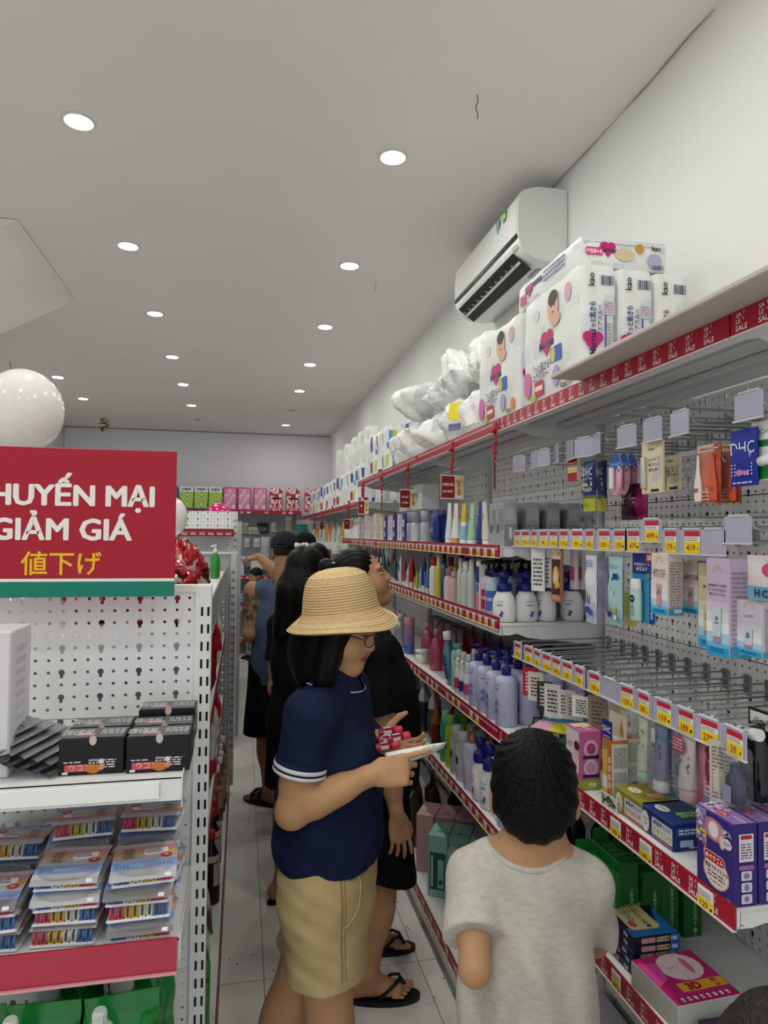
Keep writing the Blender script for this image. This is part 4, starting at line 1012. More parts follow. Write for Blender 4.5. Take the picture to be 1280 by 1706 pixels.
o = thing('clear_box', 'empty looking clear plastic box on the top peg row', 'box', (1.0, y, z), -PI/2); film_box(o, .07, .03, h, 0, 'clear_shell', .001, 3); b = MB(); b.box((0, 0, h-.006), (.06, .02, .01), C('d8dce0')); b.build('lid', o)
for k, (px, X) in enumerate([(1182, .9), (1213, .93)]):
    y, z, h = hp(px, 740, 838, X)
    o = pouch('shampoo_trial_pack', .07, h, .012, lambda u, v, s: ('c9755f' if v < .86 else 'd9b6aa') if u < .75 else 'b8543c', [('t', 'F', -.006, h*.22, .008, 'うるおい', 'f2d8ce', .04), ('l', 'F', -.006, h*.12, .04, .02, 3, 'e8c4b8')], .002, 20+k)
    for s, (cx_, nm) in enumerate([(-.022, 'sachet_bottle'), (.022, 'sachet_bottle')]):
        c = MB(); c.lathe([(.009, 0), (.0105, .004), (.0105, h*.3), (.006, h*.5), (.004, h*.62), (.003, h*.8)], C('efe6e2') if s == 0 else C('d8603a'), 12, 1, .5, c=(cx_, -.009, h*.02)); c.rect((cx_, -.0142, h*.22), X_, Z_, .012, .008, C('c8483a')); c.build(nm, o)
    place(o, (X, y, z), -PI/2, ['orange trial pack with two little bottles on the top peg row', 'second orange trial pack, nearer the blue blotting paper'][k], 'pouch')
y, z, h = hp(1240, 715, 810, .89)
o = pouch('blotting_paper_pack', .07, h, .008, lambda u, v, s: '20329a', [('t', 'F', 0, h*.67, .022, 'DHC', 'e8ecf6', .06, .0), ('t', 'F', 0, h*.54, .008, 'あぶらとり', 'e8ecf6', .05), ('d', 'F', 0, h*.38, .009, .011, 'e6dcc8'), ('d', 'F', -.008, h*.24, .009, .006, 'c884c0'), ('d', 'F', .008, h*.24, .009, .006, 'c884c0'), ('l', 'F', 0, h*.06, .05, .006, 1, 'c8d0ea')]
          + [('d', 'F', -.027+.0085*i, h*(.2+.06*j), .0016, .0016, 'e8ecf6') for i in range(7) for j in range(4) if not (2 <= i <= 4)], .0012, 6)
place(o, (.89, y, z), -PI/2, 'royal blue dotted DHC blotting paper pack on the top peg row'.replace('DHC ', ''), 'pouch')
y, z, h = hp(1276, 700, 800, .9)
o = card('hanging_card', .075, h, 'f0f0ee', [('t', 'F', 0, h*.82, .011, 'メンター', '202020', .06), ('r', 'F', 0, h*.62, .075, .012, '1f7a3a'), ('r', 'F', 0, h*.2, .075, h*.36, '1f8a3c')], .003)
c = MB(); c.lathe([(.009, 0), (.009, .03), (.0085, .03), (.0085, .06)], C('f4f4f4'), 14, c=(0, -.014, h*.3), R=Matrix.Rotation(math.radians(80), 3, 'Y')); c.build('lip_stick', o)
place(o, (.9, y-.004, z), -PI/2, 'green and white lip stick card at the edge of the top peg row', 'lip balm')

# --- middle row
def slim(px, y0, y1, X, w, d, col, deco, lb, ct='pack', nm='hanging_box', rz=-PI/2):
    y, z, h = hp(px, y0, y1, X); o = carton(nm, w, d, h, col, deco(h) if callable(deco) else deco, .0012); return place(o, (X, y, z), rz, lb, ct)
for k, (px, c, tx) in enumerate([(897, 'e8e8e4', 'white'), (908, 'd2d4d8', 'pale grey')]):
    slim(px, 905, 985-6*k, .89+.02*k, .05, .004, c, lambda h: [('l', 'F', 0, h*.4, .035, h*.6, 7, '55555c')], '%s pencil card on the middle peg row beside the eyeliner card' % tx, 'card', rz=-PI/2+.5)
slim(929, 912, 1003, .885, .062, .008, 'a86a58', lambda h: [('r', 'F', 0, h*.5, .052, h*.84, '43291f', .006), ('r', 'F', 0, h*.88, .056, .03, 'e2c9a8', .004), ('t', 'F', 0, h*.885, .012, '泣いても密着!', '3a241c', .05, .02), ('t', 'F', 0, h*.79, .007, 'アイライナー', 'f0dcc0', .045), ('d', 'F', -.002, h*.45, .02, .033, 'd8b45c'), ('d', 'F', -.002, h*.46, .011, .015, 'eec9ae'), ('d', 'F', .016, h*.32, .008, .01, 'c8b040'), ('d', 'F', -.014, h*.26, .009, .012, '6a4434'), ('r', 'F', 0, h*.08, .05, .016, 'd88a80', .006), ('tc', 'F', .021, h*.62, .008, 'クレオ', 'e8d0b0')], 'brown and gold eyeliner card with ornate frame on the middle peg row', 'card', 'eyeliner_card')
for k, (px, X) in enumerate([(957, .93), (969, .96)]): slim(px, 905, 982, X, .03, .012, 'c9c4c8', lambda h: [('r', 'F', 0, h*.35, .026, h*.3, 'b0446a')], ['clear blister with a pink pencil behind the eyeliner card', 'second clear blister with a pink pencil behind the eyeliner card'][k], 'blister')
y, z, h = hp(986, 925, 1038, .885)
o = pouch('lotion_refill', .055, h, .02, lambda u, v, s: 'dfe6ea' if v > .3 else 'c3cfe4', [('l', 'F', 0, h*.88, .045, .02, 3, '6a7ab0'), ('p', 'F', [(-.012, h*.3), (-.004, h*.5), (0, h*.32), (.01, h*.46), (.006, h*.28)], '7c86a8'), ('d', 'F', -.004, h*.2, .013, .009, '3a48a0'), ('d', 'F', .01, h*.17, .01, .008, '4a56a8')], .002, 31); place(o, (.885, y, z), -PI/2, 'white and pale blue lotion packet on the middle peg row', 'pouch')
y, z, h = hp(1004, 928, 1020, .93)
o = pouch('lotion_refill', .055, h, .018, lambda u, v, s: 'b4aed0', [('p', 'F', [(-.012, h*.3), (-.004, h*.6), (0, h*.32), (.01, h*.5), (.006, h*.28)], '6a5f98'), ('d', 'F', .01, h*.55, .006, .006, '9a90c0')], .002, 33); place(o, (.93, y, z), -PI/2, 'lilac lotion packet behind the white and pale blue one', 'pouch')
y, z, h = hp(1027, 928, 1042, .885)
o = pouch('lotion_refill', .06, h, .022, lambda u, v, s: 'a9d3d4' if v > .25 else '9cc4cf', [('t', 'F', 0, h*.86, .011, 'わぴか UV', '2a5a70', .05), ('p', 'F', [(-.014, h*.36), (-.004, h*.58), (0, h*.38), (.012, h*.54), (.008, h*.32)], '5a98a0'), ('d', 'F', 0, h*.68, .005, .005, '2f8fa8'), ('d', 'F', .008, h*.24, .012, .011, 'b8b04a'), ('d', 'F', -.012, h*.16, .009, .008, '30389a'), ('d', 'F', .012, h*.13, .008, .007, 'e2e6c8'), ('r', 'F', .014, h*.72, .022, .014, '1e3c8c')], .002, 35); place(o, (.885, y, z), -PI/2, 'mint green lotion packet with hexagon badge on the middle peg row', 'pouch')
y, z, h = hp(1049, 985, 1043, .93); o = carton('hanging_box', .03, .02, h, 'd2c65a', [('r', 'F', 0, h*.15, .03, h*.3, 'e2d9a8')]); place(o, (.93, y, z), -PI/2, 'small yellow box peeping out behind the mint packet', 'box')
y, z, h = hp(1073, 922, 1037, .885); w = .085
o = card('sunscreen_card', w, h, '3f9ac0', [('r', 'F', 0, h*.82, w, h*.36, '1a2d74'), ('p', 'F', [(-w/2, h*.64), (0, h*.56), (w/2, h*.64), (w/2, h*.7), (-w/2, h*.7)], '2a7cb4'), ('r', 'F', w*.38, h*.45, w*.22, h*.9, '1d4a9c'), ('r', 'F', w*.27, h*.94, .026, .02, 'b22a34'), ('t', 'F', w*.27, h*.94, .012, '50', 'f2e6e6', .02, .03), ('t', 'F', -.006, h*.84, .007, '紫外線吸収剤フリーの', 'dbe4f4', .06), ('t', 'F', -.006, h*.775, .0095, 'UVミルク', 'eef2fa', .05, .02), ('tc', 'F', w*.38, h*.6, .0085, '紫外線吸収剤に着目', 'dfe8f6'), ('d', 'F', w*.22, h*.68, .008, .006, '5aa04a')], .003)
c = MB(); c.lathe([(.017, 0), (.0185, .003), (.019, h*.42), (.0175, h*.44), (.0175, h*.46), (.016, h*.6), (.012, h*.61)], C('b9d8d2'), 20, 1, .55, c=(-.012, -.012, h*.02), mats=[C('b9d8d2')]*4+[C('dfe6e4')]*2)
c.disc((-.012, -.0225, h*.34), X_, Z_, .009, .009, C('16266e')); c.text('NIVEA', (-.012, -.0225, h*.34), X_, Z_, .003, C('e8ecf4'), .03, off=.0008); c.text('UV', (-.012, -.0225, h*.24), X_, Z_, .007, C('4a7a88'), .02); c.lines((-.012, -.0225, h*.16), X_, Z_, .018, .02, 4, C('6a9aa0')); c.build('sunscreen_bottle', o)
place(o, (.885, y, z), -PI/2, 'blue UV milk card with a mint sunscreen bottle on the middle peg row', 'sunscreen')
def grad_box(px, y0, y1, X, w, d, body, tubec, big, lb, txt):
    y, z, h = hp(px, y0, y1, X); dc = []
    n = 7
    for i in range(n):   # printed blend from the body colour to blue at the foot
        a = i/(n-1); c0 = [int(body[j:j+2], 16) for j in (0, 2, 4)]; c1 = [0x2c, 0xa4, 0xdc]; wv = [0xf0, 0xf4, 0xf8]
        c = [int((c0[q]*(1-2*a)+wv[q]*2*a) if a < .5 else (wv[q]*(2-2*a)+c1[q]*(2*a-1))) for q in range(3)]; hx = '%02x%02x%02x' % tuple(c)
        zz = h*.62*(1-a); dc.append(('r', 'F', 0, max(zz-h*.02, h*.045), w*.985, h*.105 if i < n-1 else h*.09, hx))
    for i in range(13):
        t_ = math.radians(180*i/12); r0, r1 = .006, .0155 if i % 2 else .013; cx_, cz = 0, h*.86
        dc.append(('p', 'F', [(cx_+r0*math.cos(t_-.05), cz+r0*math.sin(t_-.05)), (cx_+r1*math.cos(t_-.05), cz+r1*math.sin(t_-.05)), (cx_+r1*math.cos(t_+.05), cz+r1*math.sin(t_+.05)), (cx_+r0*math.cos(t_+.05), cz+r0*math.sin(t_+.05))], 'e6cf98'))
    for i, tx in enumerate(txt): dc.append(('t', 'F', 0, h*(.72-.045*i), .0052, tx, '4a4248', w*.78, .02))
    dc += [('l', 'R', 0, h*.5, d*.8, h*.75, 16, '98909c'), ('r', 'R', 0, h*.06, d*.96, h*.12, '4a98b4'), ('r', 'R', d*.15, h*.07, d*.5, h*.06, 'd8e2e4'), ('l', 'F', 0, h*.06, w*.6, h*.05, 2, '2a6a9a')]
    o = carton('sunscreen_box', w, d, h, body, dc, .001); c = MB(); th = h*.36
    c.poly([(-.0085*1.1*big, -d/2-.0022, h*.14+th), (.0085*1.1*big, -d/2-.0022, h*.14+th), (.0075*big, -d/2-.0022, h*.14), (-.0075*big, -d/2-.0022, h*.14)][::-1], C(tubec))
    c.rect((0, -d/2-.0022, h*.17), X_, Z_, .0145*big, h*.06, C('a98fb4' if big > 1 else 'd89a94'), .0004); c.text('ANESSA', (0, -d/2-.0022, h*.34), X_, Z_, .0035, C('5a6a80'), .02, fit=.012); c.disc((0, -d/2-.0022, h*.385), X_, Z_, .004, .004, C('5a86a8')); c.build('tube_picture', o)
    place(o, (X, y, z), -PI/2, lb, 'sunscreen'); return o
grad_box(1111, 922, 1023, .885, .058, .035, 'e6d8d0', 'd8a49c', 1, 'pink and blue sunscreen box on the middle peg row', ['敏感肌にも使える', '乳液やさしくまもる', 'マイルドミルク'])
grad_box(1164, 935, 1022, .95, .058, .035, 'e6d8d0', 'd8a49c', 1, 'second pink and blue sunscreen box, behind the first', ['敏感肌にも使える', '乳液やさしくまもる'])
y, z, h = hp(1176, 935, 1070, .93)
o = pouch('hanging_card', .05, h, .006, lambda u, v, s: '55565a' if v > .78 else 'aeb0ae', [('l', 'F', 0, h*.87, .04, h*.16, 5, 'c8c8c8'), ('l', 'F', 0, h*.55, .034, .006, 1, '8a8c8a')], .001, 5); place(o, (.93, y, z), -PI/2, 'tall grey card on the middle peg row between the two kinds of box', 'card')
grad_box(1194, 938, 1078, .93, .058, .04, 'd2c8a0', 'd8c890', 1.2, 'pale gold sunscreen box behind the lilac one', ['濃密な潤い'])
grad_box(1213, 930, 1092, .885, .062, .045, 'cdb6d2', 'cfd8e2', 1.35, 'lilac and blue sunscreen box with a tube picture, largest on the middle row', ['紫外線の防ぐ十の工程', 'トーンアップ仕上げ', '敏感スキンジェル'])
grad_box(1266, 1000, 1092, .9, .062, .045, 'cfcad6', 'd8d8e2', 1.2, 'nearest sunscreen box at the edge of the middle peg row', ['しっとり'])
y, z, h = hp(1274, 925, 1000, .88)
o = pouch('lip_mask_pack', .075, h, .012, lambda u, v, s: '7db4cc' if v < .3 else 'e0d4d6', [('d', 'F', .02, h*.68, .018, .012, 'd0507c'), ('t', 'F', 0, h*.16, .014, 'H C', '1a2a5c', .05, .03)], .001, 8); place(o, (.87, y-.01, z), -PI/2, 'clear and pink lip mask packet at the edge of the middle peg row', 'pouch')

# --- lower row: bagged tubes
def bag_tube(px, y0, y1, X, w, body, cap, colors, deco, lb, bagw=None):
    y, z, h = hp(px, y0, y1, X); t = thing('bagged_tube', lb, 'tube', (X, y, z), -PI/2); th = h*.86
    o = tube('tube', w, th, body, cap, th*.2, colors, deco(th)); o.parent = t; o.location = (0, 0, .004)
    film_box(t, bagw or w*1.5, w*1.05, h, 0, 'clear_bag', .002, int(px), clear_film('eef2f4', .05, .1)); return t
def flowers(cols, n, seed, w, h, z0=.3):
    r = random.Random(seed); return [('d', 'F', r.uniform(-w*.4, w*.4), h*r.uniform(z0, .9), r.uniform(.0015, .0035), r.uniform(.0015, .0045), r.choice(cols)) for _ in range(n)]
bag_tube(1073, 1192, 1303, .88, .034, 'd6d6c4', 'bcdccc', None, lambda h: flowers(['7a8a5a', 'b8a878', '4a5a4a', 'a87a6a'], 16, 1, .03, h), 'cream flowered tube with a mint cap on the lower peg row')
bag_tube(1102, 1200, 1320, .88, .04, '6c7296', 'e2e2e4', lambda t: '8c86a8' if t < .5 else ('7a86a2' if t < .75 else '5f7c90'), lambda h: [('r', 'F', -.014, h*.86, .014, .03, 'dfe4ea', .004)]+flowers(['4a4a6a', '9a4a5a', '6a4a7a'], 10, 2, .034, h), 'slate violet tube with a white cap on the lower peg row')
y, z, h = hp(1123, 1215, 1330, .9); o = pouch('hanging_card', .05, h, .004, lambda u, v, s: '5d82a6', [('l', 'F', 0, h*.5, .03, h*.7, 10, 'c2d2e4')], .001, 3); place(o, (.9, y, z), -PI/2+.5, 'narrow blue card between the violet and the pink tubes', 'card')
bag_tube(1147, 1215, 1335, .88, .042, 'd3c6c2', 'd9b3bc', None, lambda h: flowers(['a05a5a', '7a4a4a', '5a5a5a', 'b03048'], 24, 3, .038, h)+[('r', 'F', -.016, h*.86, .034, .034, 'b02a4a', .003), ('l', 'F', -.016, h*.86, .028, .026, 4, 'f0c8d4')], 'cream flamingo patterned tube with a pink cap on the lower peg row')
for k, (px, X) in enumerate([(1177, .89), (1199, .93)]):
    y, z, h = hp(px, 1222, 1345-10*k, X); o = pouch('hanging_card', .062, h, .008, lambda u, v, s: ('b87c92' if u < .55 else '8e2c4c') if v > .3 else 'b06a86', [('r', 'F', .012, h*.42, .026, h*.5, 'd0b4c2'), ('l', 'F', .012, h*.42, .022, h*.46, 8, '8a5a70'), ('d', 'F', .012, h*.78, .01, .01, '7a1c38'), ('r', 'F', .012, h*.12, .026, .012, '7a8ab0')], .0015, 30+k); place(o, (X, y, z), -PI/2, ['pink cosmetic card with a dark red badge on the lower peg row', 'second pink cosmetic card, behind the first'][k], 'card')
y, z, h = hp(1203, 1235, 1352, .875); o = pouch('hanging_card', .045, h, .006, lambda u, v, s: 'c3bdb0', [('l', 'F', 0, h*.55, .035, h*.75, 14, '7a766e')], .001, 50); place(o, (.875, y, z), -PI/2+.55, 'beige card of small print next to the clear blister', 'card')
y, z, h = hp(1226, 1240, 1340, .885); t = thing('bottle_blister', 'clear blister with a small navy bottle on the lower peg row', 'blister', (.885, y, z), -PI/2)
film_box(t, .06, .035, h, 0, 'clear_shell', .001, 9, clear_film('e6ecf2', .06, .08)); c = MB(); c.lathe([(.016, 0), (.018, .003), (.018, .045), (.01, .055), (.01, .07)], M('1c2250', .15, coat=.6), 18, c=(0, 0, .004)); c.rect((0, -.018, .022), X_, Z_, .022, .03, C('8a90a8'), .001); c.build('bottle', t)
y, z, h = hp(1262, 1180, 1330, .93); t = thing('dark_bottle_pack', 'dark bottle pack with a white cap at the edge of the lower peg row', 'pack', (.93, y, z), -PI/2)
c = MB(); c.lathe([(.022, 0), (.024, .004), (.024, .1), (.012, .125), (.012, .14)], M('14141a', .12, coat=.6), 18); c.rect((0, -.024, .05), X_, Z_, .036, .05, C('4a4a52'), .001); c.build('bottle', t)
c = MB(); c.box((0, .012, h*.62), (.07, .003, h*.7), C('1c2420')); c.rect((0, .0105, h*.85), X_, Z_, .06, .03, C('e2e2de'), .0006); c.text('ジェル', (0, .0105, h*.85), X_, Z_, .012, C('222222'), .02, off=.001); c.build('backing_card', t)
c = MB(); c.lathe([(.011, 0), (.011, .03)], C('e8e8ea'), 14, c=(0, -.02, .12), R=Matrix.Rotation(1.45, 3, 'Y')); c.build('cap', t)
y, z, h = hp(1030, 1160, 1262, .9); o = card('oil_card', .075, h, 'd9cfb4', [('t', 'F', -.01, h*.88, .008, 'OLIVE OIL', '5a4a30', .05), ('l', 'F', -.01, h*.78, .05, .014, 2, '8a7a58'), ('p', 'F', [(.008, h*.36), (.016, h*.3), (.026, h*.36), (.025, h*.44), (.017, h*.66), (.01, h*.44)], 'b87a2c'), ('d', 'F', .0165, h*.38, .006, .01, 'd8a860')], .002)
place(o, (.9, y, z), -PI/2, 'cream card with a golden oil drop on the lower peg row', 'card')
o = bottle('dropper_bottle', [(.014, 0), (.016, .003), (.016, .05), (.008, .06)], M('6a6458', .1, coat=.6), [(.009, .055), (.0095, .08), (.005, .084), (.005, .1), (.003, .11)], '101012'); y, z, h = hp(1017, 1195, 1262, .99); place(o, (.99, y, ZS+.001), -PI/2, 'dropper bottle with a black bulb below the cream oil card', 'bottle')
thin = [(884, 1112, 1160, .89, 'b8323e', 'red'), (893, 1120, 1168, .9, 'e2dcd6', 'white and red'), (908, 1135, 1185, .92, '4a4038', 'dark brown'), (921, 1140, 1196, .895, 'd6d6d2', 'pale'), (934, 1150, 1190, .95, '2a3a8a', 'navy'), (944, 1150, 1198, .895, 'cfcfca', 'grey white'), (957, 1155, 1200, .9, 'b8b4ac', 'stone grey'), (969, 1160, 1195, .89, 'dedede', 'barcode'), (980, 1165, 1200, .93, '5a9a4a', 'green'), (996, 1160, 1215, .9, '8a7a68', 'taupe')]
for k, (px, y0, y1, X, c, nm) in enumerate(thin):
    y, z, h = hp(px, y0, y1, X); z = max(z, ZS+.06); o = carton('pencil_card', .05, .004, h, c, [('l', 'F', 0, h*.5, .03, h*.7, 6, 'f0f0ec' if k in (0, 2, 4, 8) else '44444a'), ('l', 'R', 0, h*.5, .003, h*.5, 3, '44444a')], .0006); place(o, (X, y, z), -PI/2+.75, '%s pencil card hanging edge-on, %s from the far end of the lower row' % (nm, ORD[k]), 'card')
# ------------------------------------------------------------------ boxes on the near bay's shelves
zS = ZS+.0006
def purple(nm='eye_mask_box'):
    w, d, h = .098, .046, .138
    dc = [('r', 'F', -w*.36, h*.78, w*.28, h*.44, '9c86b8'), ('d', 'F', -w*.02, h*.8, .03, .02, 'b27aa0'), ('d', 'F', 0, h*.8, .02, .017, 'c98f86'), ('d', 'F', -.002, h*.8, .013, .014, 'eadfe2'), ('d', 'F', .02, h*.7, .007, .012, 'e0c4b4'), ('p', 'F', [(-.026, h*.45), (-.02, h*.6), (-.022, h*.72), (-.024, h*.72), (-.023, h*.6), (-.03, h*.45)], 'd88a6a'),
          ('d', 'F', .004, h*.27, .034, .028, 'c99a8a'), ('d', 'F', .004, h*.27, .031, .026, 'ecdcd4'), ('r', 'F', -w*.36, h*.68, w*.26, .012, 'e6d040'), ('l', 'F', -w*.36, h*.68, w*.22, .006, 1, '5a4a20'),
          ('r', 'F', 0, h*.44, .056, .019, 'e8c8c8', .009), ('r', 'F', 0, h*.44, .053, .016, 'b3202e', .0078), ('t', 'F', 0, h*.44, .0095, 'めぐりズム', 'f8ecec', .046, .03), ('t', 'F', .005, h*.315, .0098, '蒸気でアイマスク', '2c2438', .058, .03), ('l', 'F', .004, h*.23, .046, .012, 2, '6a5a78'), ('l', 'F', .004, h*.15, .034, .005, 1, '8a7a90'),
          ('t', 'F', w*.33, h*.85, .011, '5枚入', 'e8e2f2', .024, .02), ('d', 'F', w*.34, h*.72, .012, .009, 'dcd4ea'), ('l', 'F', w*.34, h*.72, .016, .007, 2, '5a4a8a'), ('t', 'F', w*.38, h*.05, .004, 'Kao', 'b8b0d8'),
          ('r', 'T', 0, 0, w*.98, d*.96, '8d70ac'), ('r', 'T', -w*.25, 0, w*.4, d*.9, 'b8a6cc'), ('r', 'T', -.004, -.006, .034, .014, 'c02a3a', .006), ('t', 'T', -.004, -.006, .008, 'めぐりズム', 'f4e4e4', .028, .02), ('t', 'T', .03, .002, .009, 'アイマスク', 'e6def0', .03, .02),
          ('r', 'R', 0, h*.72, d*.62, h*.34, 'ded8e4'), ('r', 'R', 0, h*.85, d*.5, .007, 'b3202e', .003), ('l', 'R', 0, h*.68, d*.5, h*.2, 6, '6a6078'), ('r', 'R', 0, h*.48, d*.62, .008, '9a6a9a'), ('r', 'R', 0, h*.38, d*.46, .016, 'd6d0de', .003), ('r', 'R', 0, h*.24, d*.46, .016, 'd6d0de', .003), ('r', 'R', 0, h*.1, d*.46, .016, 'd6d0de', .003), ('d', 'R', 0, h*.38, .006, .005, '8a7aa8'), ('d', 'R', 0, h*.24, .005, .006, '8a7aa8'), ('d', 'R', 0, h*.1, .005, .005, '8a7aa8')]
    r = random.Random(4)
    dc += [('d', 'F', r.uniform(-w*.455, -w*.25), h*r.uniform(.55, .96), .003, .003, r.choice(['cdbfe0', '7a5f9c', 'e0d8ec'])) for _ in range(26)]
    dc += [('d', 'T', r.uniform(-w*.46, -w*.12), r.uniform(-d*.42, d*.42), .0028, .0028, r.choice(['d8cce8', '6f5590', 'e8e0f0'])) for _ in range(30)]
    return carton(nm, w, d, h, '372a78', dc, .0012)
pb = purple()
for k in range(3):
    o = pb if k == 0 else dup(pb); place(o, (.853+.049*k, 1.083, zS), -PI/2, ['front', 'middle', 'rear'][k]+' purple eye mask box at the near end of the shelf', 'box', 'purple eye mask boxes')
def mask_box(base, edge, word, c2, side):
    w, d, h = .115, .10, .055
    return carton('face_mask_box', w, d, h, base, [('r', 'F', .02, h*.48, .07, h*.62, 'cfd4da', .003), ('t', 'F', .02, h*.64, .0105, '美容液マスク', '1c3a8a', .06, .03), ('t', 'F', .02, h*.36, .014, word, c2, .062, .05), ('d', 'F', -.038, h*.45, .014, .022, 'ded8d4'), ('d', 'F', -.042, h*.55, .003, .002, '9a8a84'), ('d', 'F', -.034, h*.55, .003, .002, '9a8a84'), ('d', 'F', -.038, h*.36, .004, .002, 'b07a74'), ('r', 'F', .02, h*.1, .07, .004, 'b06a6a'),
        ('d', 'T', -.02, -.022, .02, .013, 'ece6cc'), ('l', 'T', -.02, -.022, .024, .006, 1, '9a7a30'), ('r', 'T', .02, .014, .034, .06, edge), ('tv', 'T', .014, .012, .008, '美容液マスク', 'f4f0e0', .05, .02), ('tv', 'T', .026, .012, .009, word, 'f0e890', .05, .03), ('r', 'R', 0, h*.7, d*.85, h*.32, side), ('l', 'R', 0, h*.7, d*.75, h*.22, 2, 'e8ecf2'), ('r', 'R', -.02, h*.28, d*.3, h*.24, 'a9c4dc'), ('d', 'R', .026, h*.3, .014, .006, 'a8a83a'), ('l', 'R', .01, h*.12, d*.5, .006, 1, 'c4d0e0')], .0015)
def corner_place(o, w, d, px, py, Z, lb, ct, gr=None, turn=0):
    """front-right lower corner of a box facing the aisle stands at this photo point on plane Z"""
    p = at(px, py, Z=Z); return place(o, (p.x+d/2, p.y+w/2, Z+.0006), -PI/2+turn, lb, ct, gr)
corner_place(mask_box('8f8a2e', 'b8802c', 'ヒアルロン酸', 'c8841c', '5a9ab8'), .115, .10, 1072, 1384, ZS, 'olive and gold face mask box on the shelf behind the boy', 'box')
corner_place(mask_box('173070', '2a6a3a', 'ビタミンC', 'b8b82c', '2a5a9c'), .115, .10, 1122, 1421, ZS, 'blue vitamin C face mask box beside the purple boxes', 'box')
b = carton('face_mask_box', .1, .09, .05, '20243c', [('d', 'T', 0, -.02, .024, .014, 'a8a87c'), ('l', 'T', 0, .02, .05, .02, 2, '8a90a8')]); place(b, (.985, 1.235, zS), -PI/2+.1, 'dark navy box at the back beside the blue face mask box', 'box')
b = carton('face_mask_box', .11, .09, .05, '7c8a3a', [('d', 'T', 0, -.02, .024, .014, 'd8d8b0'), ('r', 'T', .02, .02, .04, .03, 'c8a040')]); place(b, (.985, 1.36, zS), -PI/2+.05, 'second gold box standing behind the olive mask box', 'box')
for k, (px, X) in enumerate([(1006, .86), (1042, .915)]):
    p = at(px+14*(1-k), 1326-14*k, X=X); w, d, h = .044, .042, .15
    o = carton('cleansing_oil_box', w, d, h, 'd8d6d0', [('r', 'F', 0, h*.5, w*.98, h*.99, 'c4682c'), ('r', 'F', -w*.2, h*.5, w*.5, h*.7, 'd9b04a'), ('r', 'F', -w*.2, h*.3, w*.5, h*.2, 'e8e4da'), ('d', 'F', -w*.2, h*.88, .009, .011, '7a8a6a')]+[('d', 'F', w*.26, h*(.28+.13*i), .005, .008, 'f0e4d4') for i in range(4)]+[('t', 'F', w*.26, h*(.28+.13*i), .005, c, 'b05020', .008) for i, c in enumerate('落る速素')]+
               [('r', 'R', 0, h*.97, d*.98, h*.06, 'c8763a'), ('l', 'R', 0, h*.72, d*.8, h*.32, 12, '8a8a8c'), ('l', 'R', 0, h*.42, d*.8, h*.16, 6, '9a9a9c'), ('bar', 'R', .006, h*.18, .014, .022), ('d', 'T', 0, 0, .012, .012, 'e8e0d4')], .001)
    c = MB(); c.box((0, -d/2+.0008, h+.017), (w, .0014, .05), C('1e2a7a'), .0004); c.text('DHC', (0, -d/2, h+.021), X_, Z_, .014, C('eef0f8'), .01, fit=w*.82); c.rect((0, -d/2, h+.004), X_, Z_, w*.7, .003, C('a8b0d8'), .0004); c.build('header_card', o)
    place(o, (X+d/2, p.y+w/2, zS), -PI/2, ['front cleansing oil box with a navy header on the middle shelf', 'cleansing oil box with navy header behind the front one'][k], 'box', 'orange cleansing oil boxes')
# olive sprig print stand at the foot of the oil box
b = MB(); b.box((0, 0, .016), (.07, .002, .032), C('dadad4'))
r = random.Random(3)
for k in range(16):
    a = r.uniform(-1.2, 1.2); cx_, cz = r.uniform(-.026, .026), r.uniform(.008, .026); u = Vector((math.cos(a), 0, math.sin(a))); v = Vector((-math.sin(a), 0, math.cos(a)))
    b.disc((cx_, -.001, cz), u, v, .008, .0022, C(['2f4a2c', '4a6a3a', '25382a'][k % 3]), .0004+.0001*k, 10)
for k in range(3): b.disc((-.02+.02*k, -.001, .018), X_, Z_, .0042, .0055, C('6a7a4a'), .003)
place(b.build('shelf_card'), (.842, 1.46, zS), -PI/2, 'small shelf card printed with an olive sprig', 'card')
p = at(968, 1318, Z=ZS); w, d, h = .078, .055, .145
o = carton('hair_removal_box', w, d, h, 'bb5f92', [('r', 'F', -.004, h*.62, w*.88, h*.7, 'e6cfdc'), ('t', 'F', -.022, h*.7, .016, 'しっとり', '38304a', .034, .04), ('d', 'F', .018, h*.6, .013, .022, 'e0b8a8'), ('d', 'F', .018, h*.72, .014, .012, '4a2f24'), ('r', 'F', 0, h*.1, w*.96, h*.18, '9ab43a'), ('d', 'R', 0, h*.7, .02, .022, 'd8b4cc'), ('d', 'R', 0, h*.7, .012, .014, 'a8447a'), ('r', 'R', 0, h*.56, d*.8, .008, '2c2438'), ('d', 'R', 0, h*.38, .02, .022, 'd8b4cc'), ('d', 'R', 0, h*.38, .013, .014, 'c890b4'), ('r', 'R', 0, h*.24, d*.8, .008, '2c2438'), ('r', 'R', 0, h*.09, d*.96, h*.16, '8fa838'), ('t', 'R', .004, h*.09, .01, '薬用', 'f2f2e2', .03, .03), ('r', 'T', -.015, 0, .03, d*.9, 'd8cc9a'), ('t', 'T', .015, 0, .016, 'なつ', 'e8e0e8', .04, .04)], .0015)
place(o, (p.x+d/2, p.y+w/2, zS), -PI/2, 'pink boxed beauty set with a girl on it, beside the boy', 'box')
b = MB(); b.box((0, 0, .05), (.06, .002, .1), C('d23a78')); b.rect((0, -.001, .07), X_, Z_, .05, .02, C('f0d0dc')); place(b.build('promo_card'), (.93, 1.68, zS+.07), -PI/2+.2, 'bright pink promo card behind the pink box', 'card')
